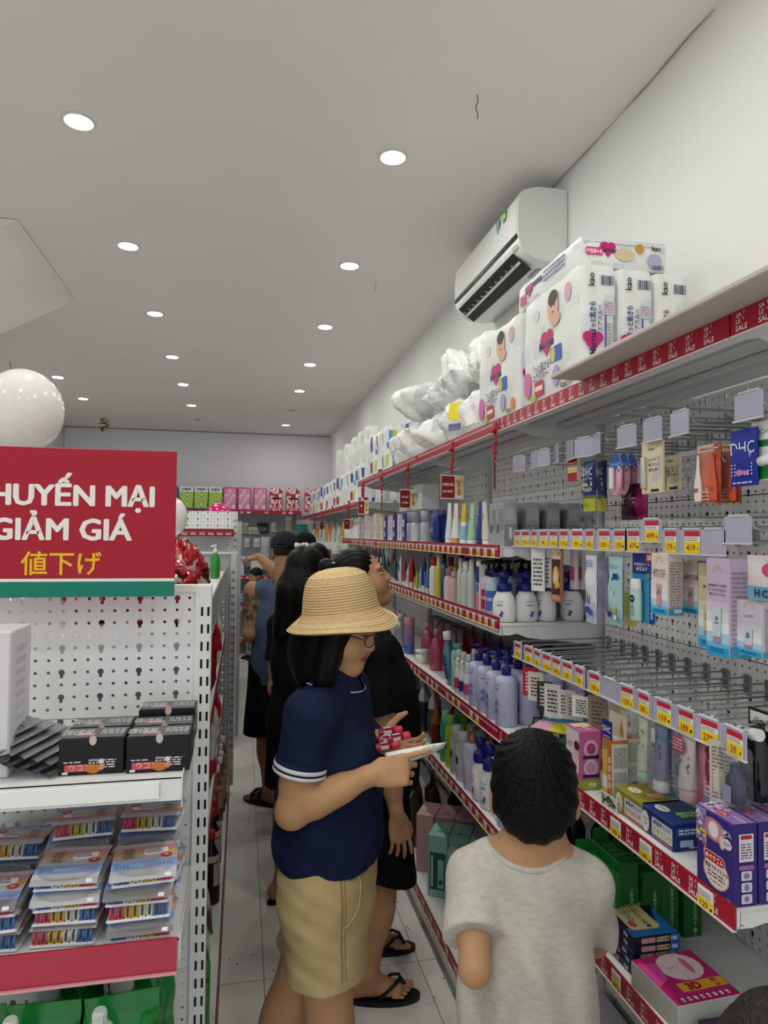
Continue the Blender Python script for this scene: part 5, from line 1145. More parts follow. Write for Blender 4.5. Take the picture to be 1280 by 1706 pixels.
for k in range(2):
    o = carton('hair_colour_box', .085, .16, .028, '191d1c', [('r', 'T', -.02, -.01, .04, .13, '1f3a2c'), ('r', 'T', .022, -.0, .04, .15, 'd6b4a0'), ('d', 'T', .022, -.02, .014, .04, 'cf7a2c'), ('d', 'T', .02, .02, .006, .012, '3a2a28'), ('l', 'R', 0, .014, .12, .012, 2, '7a807c'), ('r', 'F', 0, .014, .08, .02, 'e8e4de'), ('r', 'F', .02, .012, .03, .01, 'd08030'), ('l', 'T', -.02, .0, .03, .1, 6, '8aa494')], .001)
    place(o, (.905+.012*k, 1.965-.01*k, zS+.0285*k), -.5+.03*k, ['lower flat black hair colour box with an orange stripe', 'upper flat black hair colour box with an orange stripe'][k], 'box')
for k, (x, y, c) in enumerate([(1.0, 1.86, '2a1c20'), (1.02, 1.82, '3a2428')]):
    o = carton('hair_colour_box', .08, .16, .026, c, [('r', 'T', .02, 0, .03, .06, 'd8d0cc'), ('l', 'T', -.015, 0, .03, .1, 5, '8a6a70')], .001); place(o, (x, y, zS+.0265*k), -.45, ['lower', 'upper'][k]+' dark brown hair colour box deeper on the shelf', 'box')
for k, (px, py, c1, c2, z, lb) in enumerate([(915, 1195, '3a7a9c', 'd8a0b4', .07, 'blue, pink and yellow flat pack lying on top of the hair colour boxes'), (940, 1218, '4a8a8c', '7ab0a8', .035, 'teal flat pack lying deeper on the shelf')]):
    o = pouch('face_mask_pack', .12, .17, .012, lambda u, v, s: c1 if v > .35 else (c2 if u < .5 else 'd8c83a'), [('l', 'F', 0, .1, .08, .05, 3, 'e8f0f4')], .002, 40+k); place(o, (.87+.06*k, 1.84-.02*k, zS+z), -.9, lb, 'pack', tilt=-PI/2+.1)
for k, (x, y, c) in enumerate([(.9, 1.74, 'c4c6c8'), (.95, 1.70, 'a8aab0'), (1.0, 1.74, '8a8c94')]):
    o = pouch('clear_packet', .1, .13, .02, lambda u, v, s: c if (int(u*6)+int(v*6)) % 3 else '5a5e66', [], .003, 60+k); place(o, (x, y, zS+.012+.012*k), -.8, ['first', 'second', 'third'][k]+' grey packet lying behind the pink beauty box', 'packet', tilt=-PI/2+.2)
# --- lower shelf of the near bay
zD = ZD+.0006
for k in range(5):
    w, d, h = .05, .14, .165
    tall = k in (1, 3)
    o = carton('green_carton', w, d, h+.02*tall, ['1f7a30', '1b6a2b', '186028', '1d6e2d', '1a662a'][k], [('tc', 'F', .006, h*.72, .0085, 'ご家族みんなの洗って使える', 'b8d8b8'), ('r', 'F', .006, h*.1, .018, .018, '124c20', .003), ('d', 'F', .006, h*.1, .006, .006, '8ac096'), ('l', 'T', 0, 0, .03, .08, 3, '4a9a58')], .0015)
    if k in (0, 1, 2):
        c = MB(); c.box((0, d*.45, h+.02*tall+.014), (w*.9, .002, .03), C('1f7a30'), .0006); c.build('hang_tab', o)
    place(o, (.865+.054*k, 1.56+.012*(k % 2), zD), 0, '%s green tissue carton from the aisle on the lower shelf' % ORD[k], 'carton', 'green tissue cartons')
w, d, h = .06, .05, .13
o = carton('green_carton', w, d, h, '2f8a2f', [('d', 'F', 0, h*.45, .02, .022, '9ab84a'), ('d', 'F', 0, h*.45, .014, .016, '3a8a34'), ('t', 'F', 0, h*.8, .014, 'た', 'a8c870', .03)]); place(o, (.86, 1.62, zD), -PI/2, 'small bright green box beside the boy\'s elbow on the lower shelf', 'box')
def thin_blue():
    w, d, h = .175, .112, .0172
    return carton('pain_patch_box', w, d, h, '141a34', [('r', 'T', .068, -.0, .036, d*.98, '2a6cb0'), ('p', 'T', [(-.02, d*.49), (w*.3, d*.49), (w*.3, d*.2)], '2a6cb0'), ('r', 'T', .012, -.008, .1, .074, 'c9b878', .012), ('r', 'T', .012, -.008, .094, .068, 'd6c892', .01), ('t', 'T', .02, .004, .013, 'ロイヒつぼ膏', '2a2a2c', .075, .03), ('t', 'T', .012, -.022, .013, 'COOL', '3a8ac0', .04, .04), ('d', 'T', .038, -.03, .013, .009, 'c05a4a'), ('l', 'T', -.02, -.008, .03, .05, 5, '8a7a4a'), ('d', 'T', -.05, .03, .022, .015, 'b8a868'), ('d', 'T', -.05, .03, .013, .011, '1a1a1c'), ('l', 'T', -.058, -.02, .026, .06, 5, 'b8bcd0'),
        ('r', 'F', -.055, h/2, .036, h*.66, 'c99aa4', .002), ('r', 'F', -.002, h/2, .055, h*.66, 'b8a87a', .003), ('t', 'F', -.002, h/2, .007, 'ロイヒつぼ膏', '2a2a2c', .05, .02), ('t', 'F', .055, h/2, .009, '156', 'e4e8f0', .03, .03),
        ('r', 'R', -.022, h/2, .034, h*.66, 'c99aa4', .002), ('r', 'R', .014, h/2, .032, h*.66, 'b8a87a', .003), ('r', 'R', .044, h/2, .024, h*.98, '2a6cb0'), ('t', 'R', .042, h/2, .008, '156', 'f0f4fa', .018, .03), ('t', 'R', .014, h/2, .006, 'ロイヒつぼ膏', '2a2a2c', .028, .02)], .0008)
tb = thin_blue()
for k in range(5):
    o = tb if k == 0 else dup(tb); place(o, (.908+[0, .003, -.003, .002, 0][k], 1.463+[0, -.003, .003, 0, 0][k], zD+.0177*k), -PI/2+[.02, 0, .03, -.01, .01][k], '%s flat blue pain patch box in the stack of five' % ['bottom', 'second lowest', 'middle', 'second highest', 'top'][k], 'box', 'flat blue pain patch boxes')
w, d, h = .15, .15, .052
o = carton('face_mask_box', w, d, h, 'b8bcb8', [('r', 'T', 0, 0, w*.99, d*.99, 'b51f6c'), ('d', 'T', -.03, .012, .044, .05, 'd9c4c6'), ('d', 'T', -.03, .03, .026, .008, 'c86a8a'), ('p', 'T', [(-.03, .0), (-.026, -.014), (-.034, -.014)], 'b8a09c'), ('r', 'T', .03, .02, .026, .11, 'd8a030'), ('t', 'T', .03, .05, .016, '高保湿', '8a1a3c', .022, .03), ('tv', 'T', .03, -.002, .022, '3D', '8a1030', .05, .06), ('d', 'T', -.03, -.05, .02, .014, '7a1448'), ('l', 'T', -.03, -.05, .026, .012, 2, 'e8a8c4'), ('r', 'T', .062, 0, .018, .13, '9c1a5a'), ('l', 'T', .062, 0, .012, .12, 8, 'e8c0d0'), ('p', 'T', [(-.06, -.074), (.02, -.074), (.0, -.04), (-.05, -.03)], 'd84a9a')], .0015)
place(o, (.915, 1.29, zD), -PI/2+.06, 'magenta 3D face mask box lying at the near end of the lower shelf', 'box')
o = carton('face_mask_box', .12, .1, .03, '3a2a4a', [('r', 'T', 0, 0, .1, .08, '4a3a5c')]); place(o, (.93, 1.14, zD), -PI/2, 'dark box lying in front of the magenta one', 'box')
for k, (x, y) in enumerate([(.87, 1.78), (.93, 1.8), (.88, 1.88), (.99, 1.75), (.95, 1.9)]):
    o = bottle('black_bottle', [(.03, 0), (.032, .004), (.032, .15), (.016, .18), (.014, .19)], M('16161a', .15, coat=.5), [(.015, .19), (.015, .225)], '0e0e10', text=[('黒髪', .09, .02, 'b0b0b0')]); place(o, (x, y, zD), -PI/2, '%s black shampoo bottle in the shadow beyond the boy' % ORD[k], 'bottle', 'black shampoo bottles')
o = bottle('pump_bottle', [(.045, 0), (.05, .01), (.05, .09), (.042, .13), (.022, .16), (.018, .17)], M('8a7aa4', .3), None); pump(o, .168, C('d8d8dc'), .02, .06, .04); place(o, (.93, 1.76, ZE+.0006), -PI/2, 'mauve pump bottle on the floor-level shelf behind the boy', 'bottle')
# ------------------------------------------------------------------ diaper packs on the top shelf
def blob(face, x, y, a, b_, c): return ('d', face, x, y, a, b_, c)
def logo(face, x, z, s):
    return [blob(face, x-.014*s, z+.012*s, .019*s, .017*s, 'c2266e'), blob(face, x+.014*s, z+.012*s, .019*s, .017*s, 'c2266e'), ('p', face, [(x-.03*s, z+.004*s), (x, z-.032*s), (x+.03*s, z+.004*s)], 'c2266e'), ('t', face, x, z-.002*s, .02*s, 'Merries', '2a2560', .075*s, .03)]
def white_pack(f, u, v):
    q = (int(u*9)*7+int(v*11)*5+len(f)) % 13
    return 'e9e9e6' if q > 1 else 'dde2e6'
def diaper(w, d, h, seed):
    o = softbox('diaper_pack', w, d, h, white_pack, (6, 14, 12), .016, .0022, seed, freq=55)
    dc = logo('L', -.01, h*.5, 1.25)+[blob('L', .03, h*.78, .034, .04, 'e0b296'), blob('L', .03, h*.86, .03, .022, '3a2c28'), blob('L', .022, h*.79, .004, .004, '3a2c28'), blob('L', .042, h*.79, .004, .004, '3a2c28'), blob('L', .032, h*.735, .008, .004, 'b0605a'), blob('L', .045, h*.665, .03, .02, 'dfae94'), blob('L', .12, h*.82, .02, .026, 'd8a9c4'), ('d', 'L', -.08, h*.8, .02, .02, 'd9dcea'),
          ('r', 'L', .05, h*.36, .07, .045, '2f62b4', .008), blob('L', .032, h*.36, .014, .022, 'd8c84a'), ('t', 'L', -.05, h*.31, .028, 'ずっと肌さら', '2a2c6a', .12, .02), ('t', 'L', -.05, h*.235, .02, 'エアスルー', '2a2c6a', .1, .02), ('r', 'L', -.06, h*.13, .06, .045, 'c03038', .008), ('r', 'L', -.06, h*.13, .05, .014, 'f2dcdc'), blob('L', .05, h*.17, .02, .03, 'a9a4cc'), blob('L', -.14, h*.2, .026, .04, 'd86aa8'), ('t', 'L', .1, h*.07, .02, 'kao', '2a2c3a', .05, .02), blob('L', -.1, h*.06, .02, .012, 'a9c44a'), blob('L', .13, h*.12, .016, .02, 'e08a3a'),
          ('tv', 'F', -.02, h*.86, .018, 'kao', '24262e', .04, .02), ('bar', 'F', .026, h*.86, .036, .026), ('tv', 'F', -.016, h*.55, .019, 'ずっと肌さら', '2a2c6a', .085, .03), ('tv', 'F', .004, h*.55, .012, 'エアスルー', '2a2c6a', .07, .02), ('r', 'F', .03, h*.64, .032, .036, 'c9d4d8'), ('l', 'F', .03, h*.64, .028, .03, 6, 'b05a8a'), ('r', 'F', .02, h*.33, .005, h*.5, '5a55a4'), ('l', 'F', .035, h*.36, .024, h*.32, 12, '9aa2aa'), ('r', 'F', -.012, h*.1, .03, .04, 'c03038', .008), blob('F', .014, h*.09, .014, .02, 'd86aa8'), ('t', 'F', .014, h*.09, .016, '4', 'f4e4ec', .02, .03)]
    dc += [(q[0].replace('t', 'tv'),)+q[1:] if q[0] == 't' and q[5] == 'Merries' else q for q in logo('F', -.016, h*.36, .9)]
    for nm, fc in (('side_print', 'L'), ('end_print', 'F')):
        b = MB(); prints(b, w+.006, d+.006, h, [q for q in dc if q[1] == fc], seed); b.build(nm, o)
    return o
g = 'printed diaper packs on the near top shelf'
zT = ZT+.006
dp = diaper(.105, .36, .325, 3)
for k in range(3):
    o = dp if k == 0 else dup(dp); place(o, (.9+.112*k, 1.79+.008*k, zT), 0, ['printed white diaper pack on the top shelf edge, beside the loose board', 'middle printed diaper pack of the three above the loose board', 'printed diaper pack next to the wall, above the loose board'][k], 'diapers', g)
o = dup(dp); place(o, (.9, 2.19, zT), .03, 'printed diaper pack on the shelf edge just behind the front three', 'diapers', g)
o = dup(dp); place(o, (1.02, 2.19, zT), 0, 'printed diaper pack by the wall behind the front three', 'diapers', g)
o = softbox('diaper_pack', .26, .42, .085, white_pack, (8, 10, 5), .014, .002, 8, freq=55)
b = MB(); prints(b, .266, .426, .085, [('r', 'F', 0, .074, .25, .012, 'dcdfe4')]+logo('F', -.05, .05, .7)+[('r', 'F', -.09, .042, .05, .022, 'd4467a', .005), ('t', 'F', -.09, .042, .012, 'M58+4', 'f4e4ea', .044, .02), blob('F', -.0, .04, .03, .018, 'd9c4a4'), blob('F', .045, .06, .012, .014, 'c8962c'), ('t', 'F', .095, .065, .014, 'kao', '24262e', .04, .02), blob('F', .09, .03, .022, .02, 'b2aed0'), ('bar', 'F', .1, .012, .034, .014), ('r', 'L', -.08, .055, .12, .014, '3a3c7a'), ('l', 'L', .06, .05, .14, .04, 3, '6a6ea8'), ('r', 'L', -.16, .03, .04, .03, 'd4467a')]+logo('L', -.11, .045, .7), 5); b.build('printed_pattern', o)
place(o, (1.0, 1.86, zT+.331), 0, 'printed diaper pack lying flat on top of the front three', 'diapers')
o = softbox('diaper_pack', .1, .3, .3, lambda f, u, v: 'cfdbe8', (5, 8, 8), .02, .004, 4); place(o, (1.13, 2.2, zT), 0, 'pale blue diaper pack against the wall behind the printed packs', 'diapers')
m_w1 = M('e9eaea', .22, bump=.8, bscale=34, coat=.25); m_w2 = M('d5d8da', .25, bump=.8, bscale=38); m_w3 = M('f2f2f0', .25, bump=.5, bscale=22)
def wmat(seed):
    r = random.Random(seed); tab = {}
    def f(u, v):
        k = (int(u*8), int(v*6)); tab.setdefault(k, r.random()); return m_w1 if tab[k] < .5 else (m_w3 if tab[k] < .8 else m_w2)
    return f
bags = [(.93, 2.53, 0, .105, .14, .115, 'first'), (.95, 2.82, 0, .11, .15, .115, 'second'), (.94, 3.12, 0, .105, .15, .11, 'third'), (.95, 3.42, 0, .11, .15, .11, 'fourth'), (.95, 3.74, 0, .105, .15, .105, 'fifth'),
        (.99, 2.56, .215, .12, .14, .125, 'first'), (.97, 2.85, .218, .12, .14, .125, 'second'), (1.0, 3.14, .205, .11, .14, .11, 'third'), (.97, 3.5, .21, .12, .2, .125, 'fourth'), (1.0, 4.02, .0, .11, .1, .14, 'sixth')]
for k, (x, y, dz, rx, ry, rz, n) in enumerate(bags):
    o = crumpled('wrapped_diaper_pack', rx, ry, rz, wmat(k), 40+k, .26, nseg=36, nring=24, sharp=.3); 
    if k in (5, 6, 8, 1):
        b = MB(); b.rect((-rx*.8, -ry*.55, rz*1.05), Vector((.5, -.86, 0)), Vector((.2, .1, 1)), .06, .075, C('e9d22e'), .03); b.rect((-rx*.8, -ry*.55, rz*.95), Vector((.5, -.86, 0)), Vector((.2, .1, 1)), .052, .04, C('d98a24'), .032); b.rect((-rx*.75, -ry*.5, rz*.5), Vector((.5, -.86, 0)), Vector((.1, 0, 1)), .06, .03, C('7a76a4'), .034); b.build('sticker', o)
    place(o, (x, y, zT+dz), .2*k, '%s crumpled white diaper bag counted from the near end, %s layer on the top shelf' % (n, 'upper' if dz else 'lower'), 'diapers', 'crumpled white diaper bags')
def far_pack(kind, seed):
    cols = {'a': ['eceeee', 'e6e8ea', 'b0305c', '4a58a4', 'e8e8e4'], 'b': ['eef0ee', 'e4e8e4', '5a9ac8', 'c8cc4a', 'dfe4e0'], 'c': ['f0f0ee', 'e4e4e2', 'e9e9e7', 'd8dadc', 'eeeeec'], 'd': ['e9e4ec', '7a5aa4', 'b83a6a', 'd8d8e0', 'eceaf0']}[kind]
    r = random.Random(seed); tab = {}
    def f(face, u, v):
        k = (face, int(u*4), int(v*6)); tab.setdefault(k, r.random()); q = tab[k]
        return cols[0] if q < .5 else cols[1] if q < .72 else cols[2] if q < .82 else cols[3] if q < .9 else cols[4]
    return softbox('diaper_pack', .12, .15, .3, f, (4, 5, 8), .025, .005, seed)
protos = {k: far_pack(k, ord(k)) for k in 'abcd'}; used = set(); nk = 0
desc = {'a': 'white diaper pack with crimson and blue print', 'b': 'white diaper pack with blue and lime print', 'c': 'plain white diaper pack', 'd': 'white diaper pack with purple print'}
def put_far(k, x, y, z, lb, gr):
    o = protos[k] if k not in used else dup(protos[k]); used.add(k); place(o, (x, y, z), rnd.uniform(-.1, .1), lb, 'diapers', gr)
for i, (k, y) in enumerate([('b', 4.2), ('a', 4.38), ('b', 4.56), ('d', 4.74)]): put_far(k, .93, y, zT, '%s, %s at the high shelf\'s end' % (desc[k], ORD[i]), 'standing diaper packs at the high shelf end')
for i, (k, y) in enumerate([('d', 4.3), ('a', 4.5), ('c', 4.7)]): put_far(k, 1.06, y, zT+.03, '%s by the wall where the high shelf ends' % desc[k], 'standing diaper packs at the high shelf end')
zL = 1.896
for i, y in enumerate([5.15+.27*j for j in range(15)]):
    k = 'abacbdacabdbcab'[i]; put_far(k, .93, y, zL, '%s, %s along the lower far shelf' % (desc[k], ORD[i]), 'diaper packs on the lower far shelf')
for i, y in enumerate([5.2, 5.5, 5.85, 6.3, 6.8]): put_far('c', .98, y, zL+.3, 'plain white diaper pack stacked above the lower far shelf, %s one' % ORD[i], 'diaper packs on the lower far shelf')
for i, (y, c) in enumerate([(5.02, 'a8b83a'), (5.2, 'c8543a')]):
    pass

# ------------------------------------------------------------------ little signs hanging from red clips on the rail
def aisle_sign(px, py, X, rz, lines_, label, L=.095, w=.10, h=.095, back=False):
    y = at(px, py, X=X).y; z = at(px, py, X=X).z
    t = thing('hanging_sign', label, 'sign', (X-.008, y, z), 0); m = M('b01a22', .35)
    b = MB(); b.box((0, 0, 0), (.008, .02, .04), m, .003); b.box((-.008, 0, -.012), (.012, .03, .012), m, .003); b.build('clip', t)
    b = MB(); q = (0, 0, -.015)
    b.tube([(0, 0, -.015), (.004, -.003, -.015-L*.4), (-.004, .002, -.015-L*.7), (0, 0, -.015-L)], .0035, m, 6)
    for k in range(6): b.sphere((.002*math.sin(k*2), 0, -.02-L*k/6), .0062, m, 8, 5)
    b.build('chain', t)
    b = MB(); zz = -.02-L-h/2; R = Matrix.Rotation(rz, 3, 'Z'); u = R @ X_; v = Z_; o = Vector((0, 0, zz))
    b.box(o, (w, .002, h), C('8c2028') if not back else C('8a7a64'), .0006, R=R); n = u.cross(v)
    for s in (1, -1):
        uu = u*s; oo = o+n*s*.0011
        b.rect(oo, uu, v, w, h, C('e6ded2'), .0001); b.rect(oo-uu*w*.18, uu, v, w*.58, h*.92, C('8c2028'), .0003)
        b.rect(oo+uu*w*.3, uu, v, w*.34, h*.62, C('e6c98a'), .0003); b.disc(oo+uu*w*.3+v*h*.3, uu, v, w*.17, h*.17, C('e6c98a'), .0003); b.disc(oo+uu*w*.3+v*h*.12, uu, v, w*.08, h*.13, C('b08a5a'), .0005); b.rect(oo+uu*w*.3-v*h*.2, uu, v, w*.12, h*.28, C('a87c50'), .0005)
        for i, tx in enumerate(lines_): b.text(tx, oo-uu*w*.18+v*h*(.12-.3*i), uu, v, h*.15, C('f2e8e0'), .03, fit=w*.5, off=.0007)
    b.build('board', t); return t
aisle_sign(829, 712, XS-.006, 1.15, ['DƯỠNG', 'THỂ'], 'edge-on red and cream sign on a red chain, nearest of the hanging signs')
aisle_sign(757, 744, XS-.006, .12, ['CHĂM SÓC', 'DA MẶT'], 'red and cream hanging sign for facial care facing the aisle')
aisle_sign(683, 778, XS-.006, .3, ['ĐỒ MỸ', 'PHẨM'], 'red and cream hanging sign for cosmetics, third along the rail')
aisle_sign(639, 793, XS-.006, 1.3, ['TÓC'], 'narrow edge-on hanging sign, fourth along the high rail', back=True)
aisle_sign(608, 806, XS-.006, -.9, ['BÉ'], 'pale hanging sign turned away at the end of the high rail')
for k, (px, py) in enumerate([(583, 846), (539, 855), (526, 858)]): aisle_sign(px, py, XS-.006, .4+.4*k, ['MẸ'], 'small far hanging sign on the lower rail, %s from the high shelf end' % ORD[k], L=.07, w=.09, h=.08)

# ------------------------------------------------------------------ shelf with grey boxes and tubes
zA = ZA+.0006
def ya(px, X): return at(px, 900, X=X).y
def cream_box():
    w, d, h = .046, .075, .148
    return carton('cream_box', w, d, h, '9fa3a8', [('r', 'F', 0, h*.25, w*.98, h*.5, '84888e'), ('r', 'F', 0, h*.3, w*.26, h*.28, 'aeb2b6'), ('p', 'F', [(-.004, h*.18), (.004, h*.18), (.005, h*.4), (-.005, h*.4)], 'd2d4d6'), ('l', 'F', 0, h*.72, w*.7, h*.26, 5, 'c4c7ca'), ('l', 'L', .01, h*.6, d*.6, h*.5, 8, '7c8086'), ('bar', 'L', -.018, h*.4, .02, .03), ('r', 'T', 0, 0, w*.5, d*.4, '2a2f5c')], .001)
cb = cream_box(); f1 = True
for j, yy in enumerate((2.175, 2.27)):
    for i, x in enumerate((.875, .955, 1.03, 1.105)):
        o = cb if f1 else dup(cb); f1 = False
        place(o, (x+.012*j, yy, zA), 0, '%s grey cream box from the aisle in the %s row' % (ORD[i], ['front', 'second'][j]), 'box', 'grey cream boxes')
def up_tube(px, X, w, h, body, cap, cols, deco, lb, lean=0):
    o = tube('cosmetic_tube', w, h, body, cap, h*.14, cols, deco); y = ya(px, X); return place(o, (X, y, zA), -PI/2, lb, 'tube', lean=0, tilt=lean)
up_tube(812, .87, .04, .15, 'd9d4c8', 'e2e0da', None, [('l', 'F', 0, .09, .02, .06, 5, 'a89a84')], 'beige leaning tube next to the grey boxes', .08)
up_tube(801, .87, .04, .155, '27408c', '20306c', None, flowers(['d8dcec', '8aa0d8'], 10, 5, .034, .15), 'blue tube beside the beige leaning one')
up_tube(787, .87, .044, .15, 'a9cfae', 'd9e4d8', None, [('l', 'F', 0, .09, .024, .03, 3, '5a8a64')], 'pale green upright tube on the grey box shelf')
up_tube(773, .87, .04, .155, 'd9c22e', 'e2e6e8', lambda t: '8fc0dc' if t < .38 else ('e8ecec' if t < .46 else 'dcc02c'), [('d', 'F', 0, .05, .008, .008, 'e8eef0')], 'yellow and sky blue upright tube on the grey box shelf')
up_tube(760, .87, .046, .16, 'e6e6e2', 'd98a5a', None, [('d', 'F', .004, .08, .009, .014, 'd9945c'), ('l', 'F', 0, .12, .02, .03, 3, '9a9a98')], 'white upright tube with an orange cap')
up_tube(749, .87, .042, .165, 'e4e6e8', 'e0e0e2', None, [('p', 'F', [(-.008, .06), (-.002, .11), (.002, .07), (.009, .1), (.004, .05)], '7a8ab8')], 'white upright tube with grey blue leaves')
for k, (px, X) in enumerate([(727, .87), (737, .9), (744, .93)]):
    o = pouch('navy_refill_pouch', .085, .15, .04, lambda u, v, s: '23307e', [('p', 'F', [(-.02, .05), (-.004, .11), (.002, .06), (.02, .1), (.01, .045)], '8a96d0'), ('l', 'F', 0, .125, .04, .016, 2, '98a2d8')], .002, 70+k, 10, 10, gusset=True); place(o, (X, ya(px, X), zA), -PI/2, '%s navy refill pouch with pale leaves from the aisle' % ORD[k], 'pouch', 'navy refill pouches')
for k, (px, X, c) in enumerate([(708, .88, 'aab2bc'), (697, .95, '8a929c'), (692, .88, 'c2c8ce'), (685, .88, '98a0aa'), (679, .9, 'b6bcc4')]):
    o = bottle('lotion_bottle', [(.022, 0), (.024, .003), (.024, .09), (.02, .1)], M(c, .15, coat=.5), [(.021, .1), (.021, .15), (.019, .153)], '9aa2ac' if k % 2 else '1e2f6c' if k > 2 else 'a8aeb6'); place(o, (X, ya(px, X), zA), -PI/2, '%s grey glassy lotion bottle from the navy pouches' % ORD[k], 'bottle', 'grey lotion bottles')
for k, px in enumerate((672, 664, 656, 648, 641)):
    o = carton('purple_box', .06, .05, .15, ['4a3f8c', 'e2dce6', '3c3484', 'ddd8e2', '5a4c94'][k], [('r', 'F', 0, .1, .034, .04, 'e8e4ee'), ('r', 'F', 0, .04, .03, .03, 'd8c8d4'), ('r', 'F', .022, .075, .008, .14, '4a3f8c')]); place(o, (.885, ya(px, .86), zA), -PI/2, '%s purple and white box from the lotion bottles' % ORD[k], 'box', 'purple and white boxes')
for k, px in enumerate((634, 629, 624, 619, 614, 609, 604, 599)):
    c = ['d8cfae', 'c8b898', 'e2dccf', 'b8c2c0', 'e0c8ca', 'd6d8da', 'c8a8a4', 'b8b4a8'][k]
    o = carton('slim_box', .08, .05, .15+.012*(k % 3), c, [('r', 'F', 0, .08, .05, .06, 'f0ece6'), ('l', 'F', 0, .08, .04, .04, 3, '8a7a74')]); place(o, (.885, ya(px, .86), zA), -PI/2, '%s slim pale box counted on from the purple boxes' % ORD[k], 'box', 'slim pale boxes')
for k, px in enumerate((594, 589, 584, 580, 576)):
    o = bottle('white_bottle', [(.03, 0), (.032, .004), (.032, .09), (.014, .115)], 'e9e9e8', [(.014, .112), (.014, .15), (.006, .17)], 'f0f0f0'); place(o, (.88, ya(px, .86), zA), -PI/2, '%s small white bottle at the far end of the grey box shelf' % ORD[k], 'bottle', 'small white bottles')
o = carton('white_carton', .2, .1, .14, 'e2e6e6', [('r', 'F', 0, .07, .01, .05, '1a1a1c'), ('d', 'F', 0, .075, .012, .012, '1a1a1c')]); place(o, (1.02, 3.75, zA+.18), -PI/2, 'white carton with a black figure on top of the packs', 'carton')
o = carton('white_carton', .2, .1, .14, 'e6e8e8', [('r', 'F', -.08, .07, .03, .1, '9ac83a')]); place(o, (1.02, 4.1, zA+.18), -PI/2, 'white carton with a green edge on top of the packs', 'carton')
# ------------------------------------------------------------------ shelf with white foam pumps
zB = ZB+.0006
navy = M('23247c', .35)
def foam():
    prof = [(.03, 0), (.038, .004), (.0405, .03), (.040, .06), (.034, .085), (.025, .1), (.021, .105)]
    o = bottle('foam_pump_bottle', prof, M('e9eaea', .3), None, sx=1.05, sy=.78, text=[('ハトムギ', .07, .007, '3a3f8c', .03), ('泡洗顔', .058, .007, '3a3f8c', .024)]); 
    b = MB(); 
    for a in (-.5, -.1, .3, .8): b.disc((.008, -.0318, .028), Vector((math.cos(a+1), 0, math.sin(a+1))), Vector((-math.sin(a+1), 0, math.cos(a+1))), .011, .0026, C('4a50a4'), .0008+.0001*a, 10)
    b.build('leaf_print', o); foam_pump(o, .104, navy, .026); return o
fp = foam()
for k, (x, y, rz) in enumerate([(.878, 2.20, -.9), (.955, 2.195, 0), (1.03, 2.205, -1.2), (1.128, 2.2, -.9)]):
    o = fp if k == 0 else dup(fp); place(o, (x, y, zB), rz, '%s white foam bottle with navy pump from the aisle' % ORD[k], 'bottle', 'white foam pump bottles')
def clear_pump(c, capc, lab):
    o = bottle('clear_pump_bottle', [(.028, 0), (.03, .004), (.03, .12), (.024, .14), (.014, .148)], M(c, .12, coat=.6), None, patches=[(.03, .1, -.7, .7, lab)], text=[('化粧水', .07, .012, 'f0f0f4', .04)]); pump(o, .146, C(capc), .015, .05, .03); return o
p1 = clear_pump('c4ccd4', '1a1a1e', 'b04a6a'); p2 = clear_pump('b4cdd8', '1a1a1e', '4a6ab4'); p3 = clear_pump('dcc0c8', '1a1a1e', 'b02a50')
lst = [(p3, .875, 2.34), (p2, .87, 2.28), (p1, .95, 2.34), (p1, 1.03, 2.34), (p3, 1.11, 2.33), (p2, .95, 2.43), (p1, 1.04, 2.43), (p3, 1.12, 2.42), (p1, .99, 2.53)]
seen = set()
for k, (pr, x, y) in enumerate(lst):
    o = pr if pr.name not in seen else dup(pr); seen.add(pr.name); place(o, (x, y, zB), -PI/4, '%s clear bottle with black pump behind the white foam bottles' % ORD[k], 'bottle', 'clear pump bottles')
def yb(px, X): return at(px, 1000, X=X).y
o = carton('toothpaste_box', .035, .03, .2, 'e8e6e8', [('r', 'F', 0, .15, .034, .06, '2a3a9c'), ('r', 'F', 0, .04, .034, .08, 'd88a9c'), ('d', 'F', 0, .1, .012, .02, '2f6ac0')]); place(o, (.86, yb(796, .845), zB), -PI/2, 'tall white, blue and pink box beside the foam bottles', 'box')
spec = [(786, .87, 'd2d6d4', .2, 'f0f0f0', 'tall clear bottle'), (777, .87, 'c4ccc8', .19, 'e8e8ea', 'clear bottle with a white cap'), (768, .87, 'cfd2d0', .2, 'd8d8d8', 'smoky clear bottle'), (757, .88, 'd9b8bc', .14, 'c8a4ac', 'dusty pink bottle'), (748, .87, 'e0c4c8', .15, 'a86a7a', 'pale pink bottle'), (740, .87, '2a5a78', .21, '1a2a3c', 'slim dark blue stick'), (731, .87, 'e0c83a', .2, 'e8e2d0', 'yellow topped stick'), (723, .87, 'e8e6e4', .19, 'c02a34', 'white stick with a red cap')]
for k, (px, X, c, h, cc, nm) in enumerate(spec):
    r_ = .022 if h < .2 else .016
    o = bottle('bottle', [(r_*.95, 0), (r_, .004), (r_, h*.7), (r_*.6, h*.8)], M(c, .18, coat=.4), [(r_*.55, h*.79), (r_*.6, h*.8), (r_*.6, h)], cc); place(o, (X, yb(px, X), zB), -PI/2, nm+' in the crowded middle of the foam bottle shelf', 'bottle')
    for j in range(1, 3):
        q = dup(o); place(q, (X+.085*j, yb(px, X)+.01*j, zB), 0, nm+', %s behind its match on the foam bottle shelf' % ['next', 'second'][j-1], 'bottle', 'bottle rows on the foam bottle shelf')
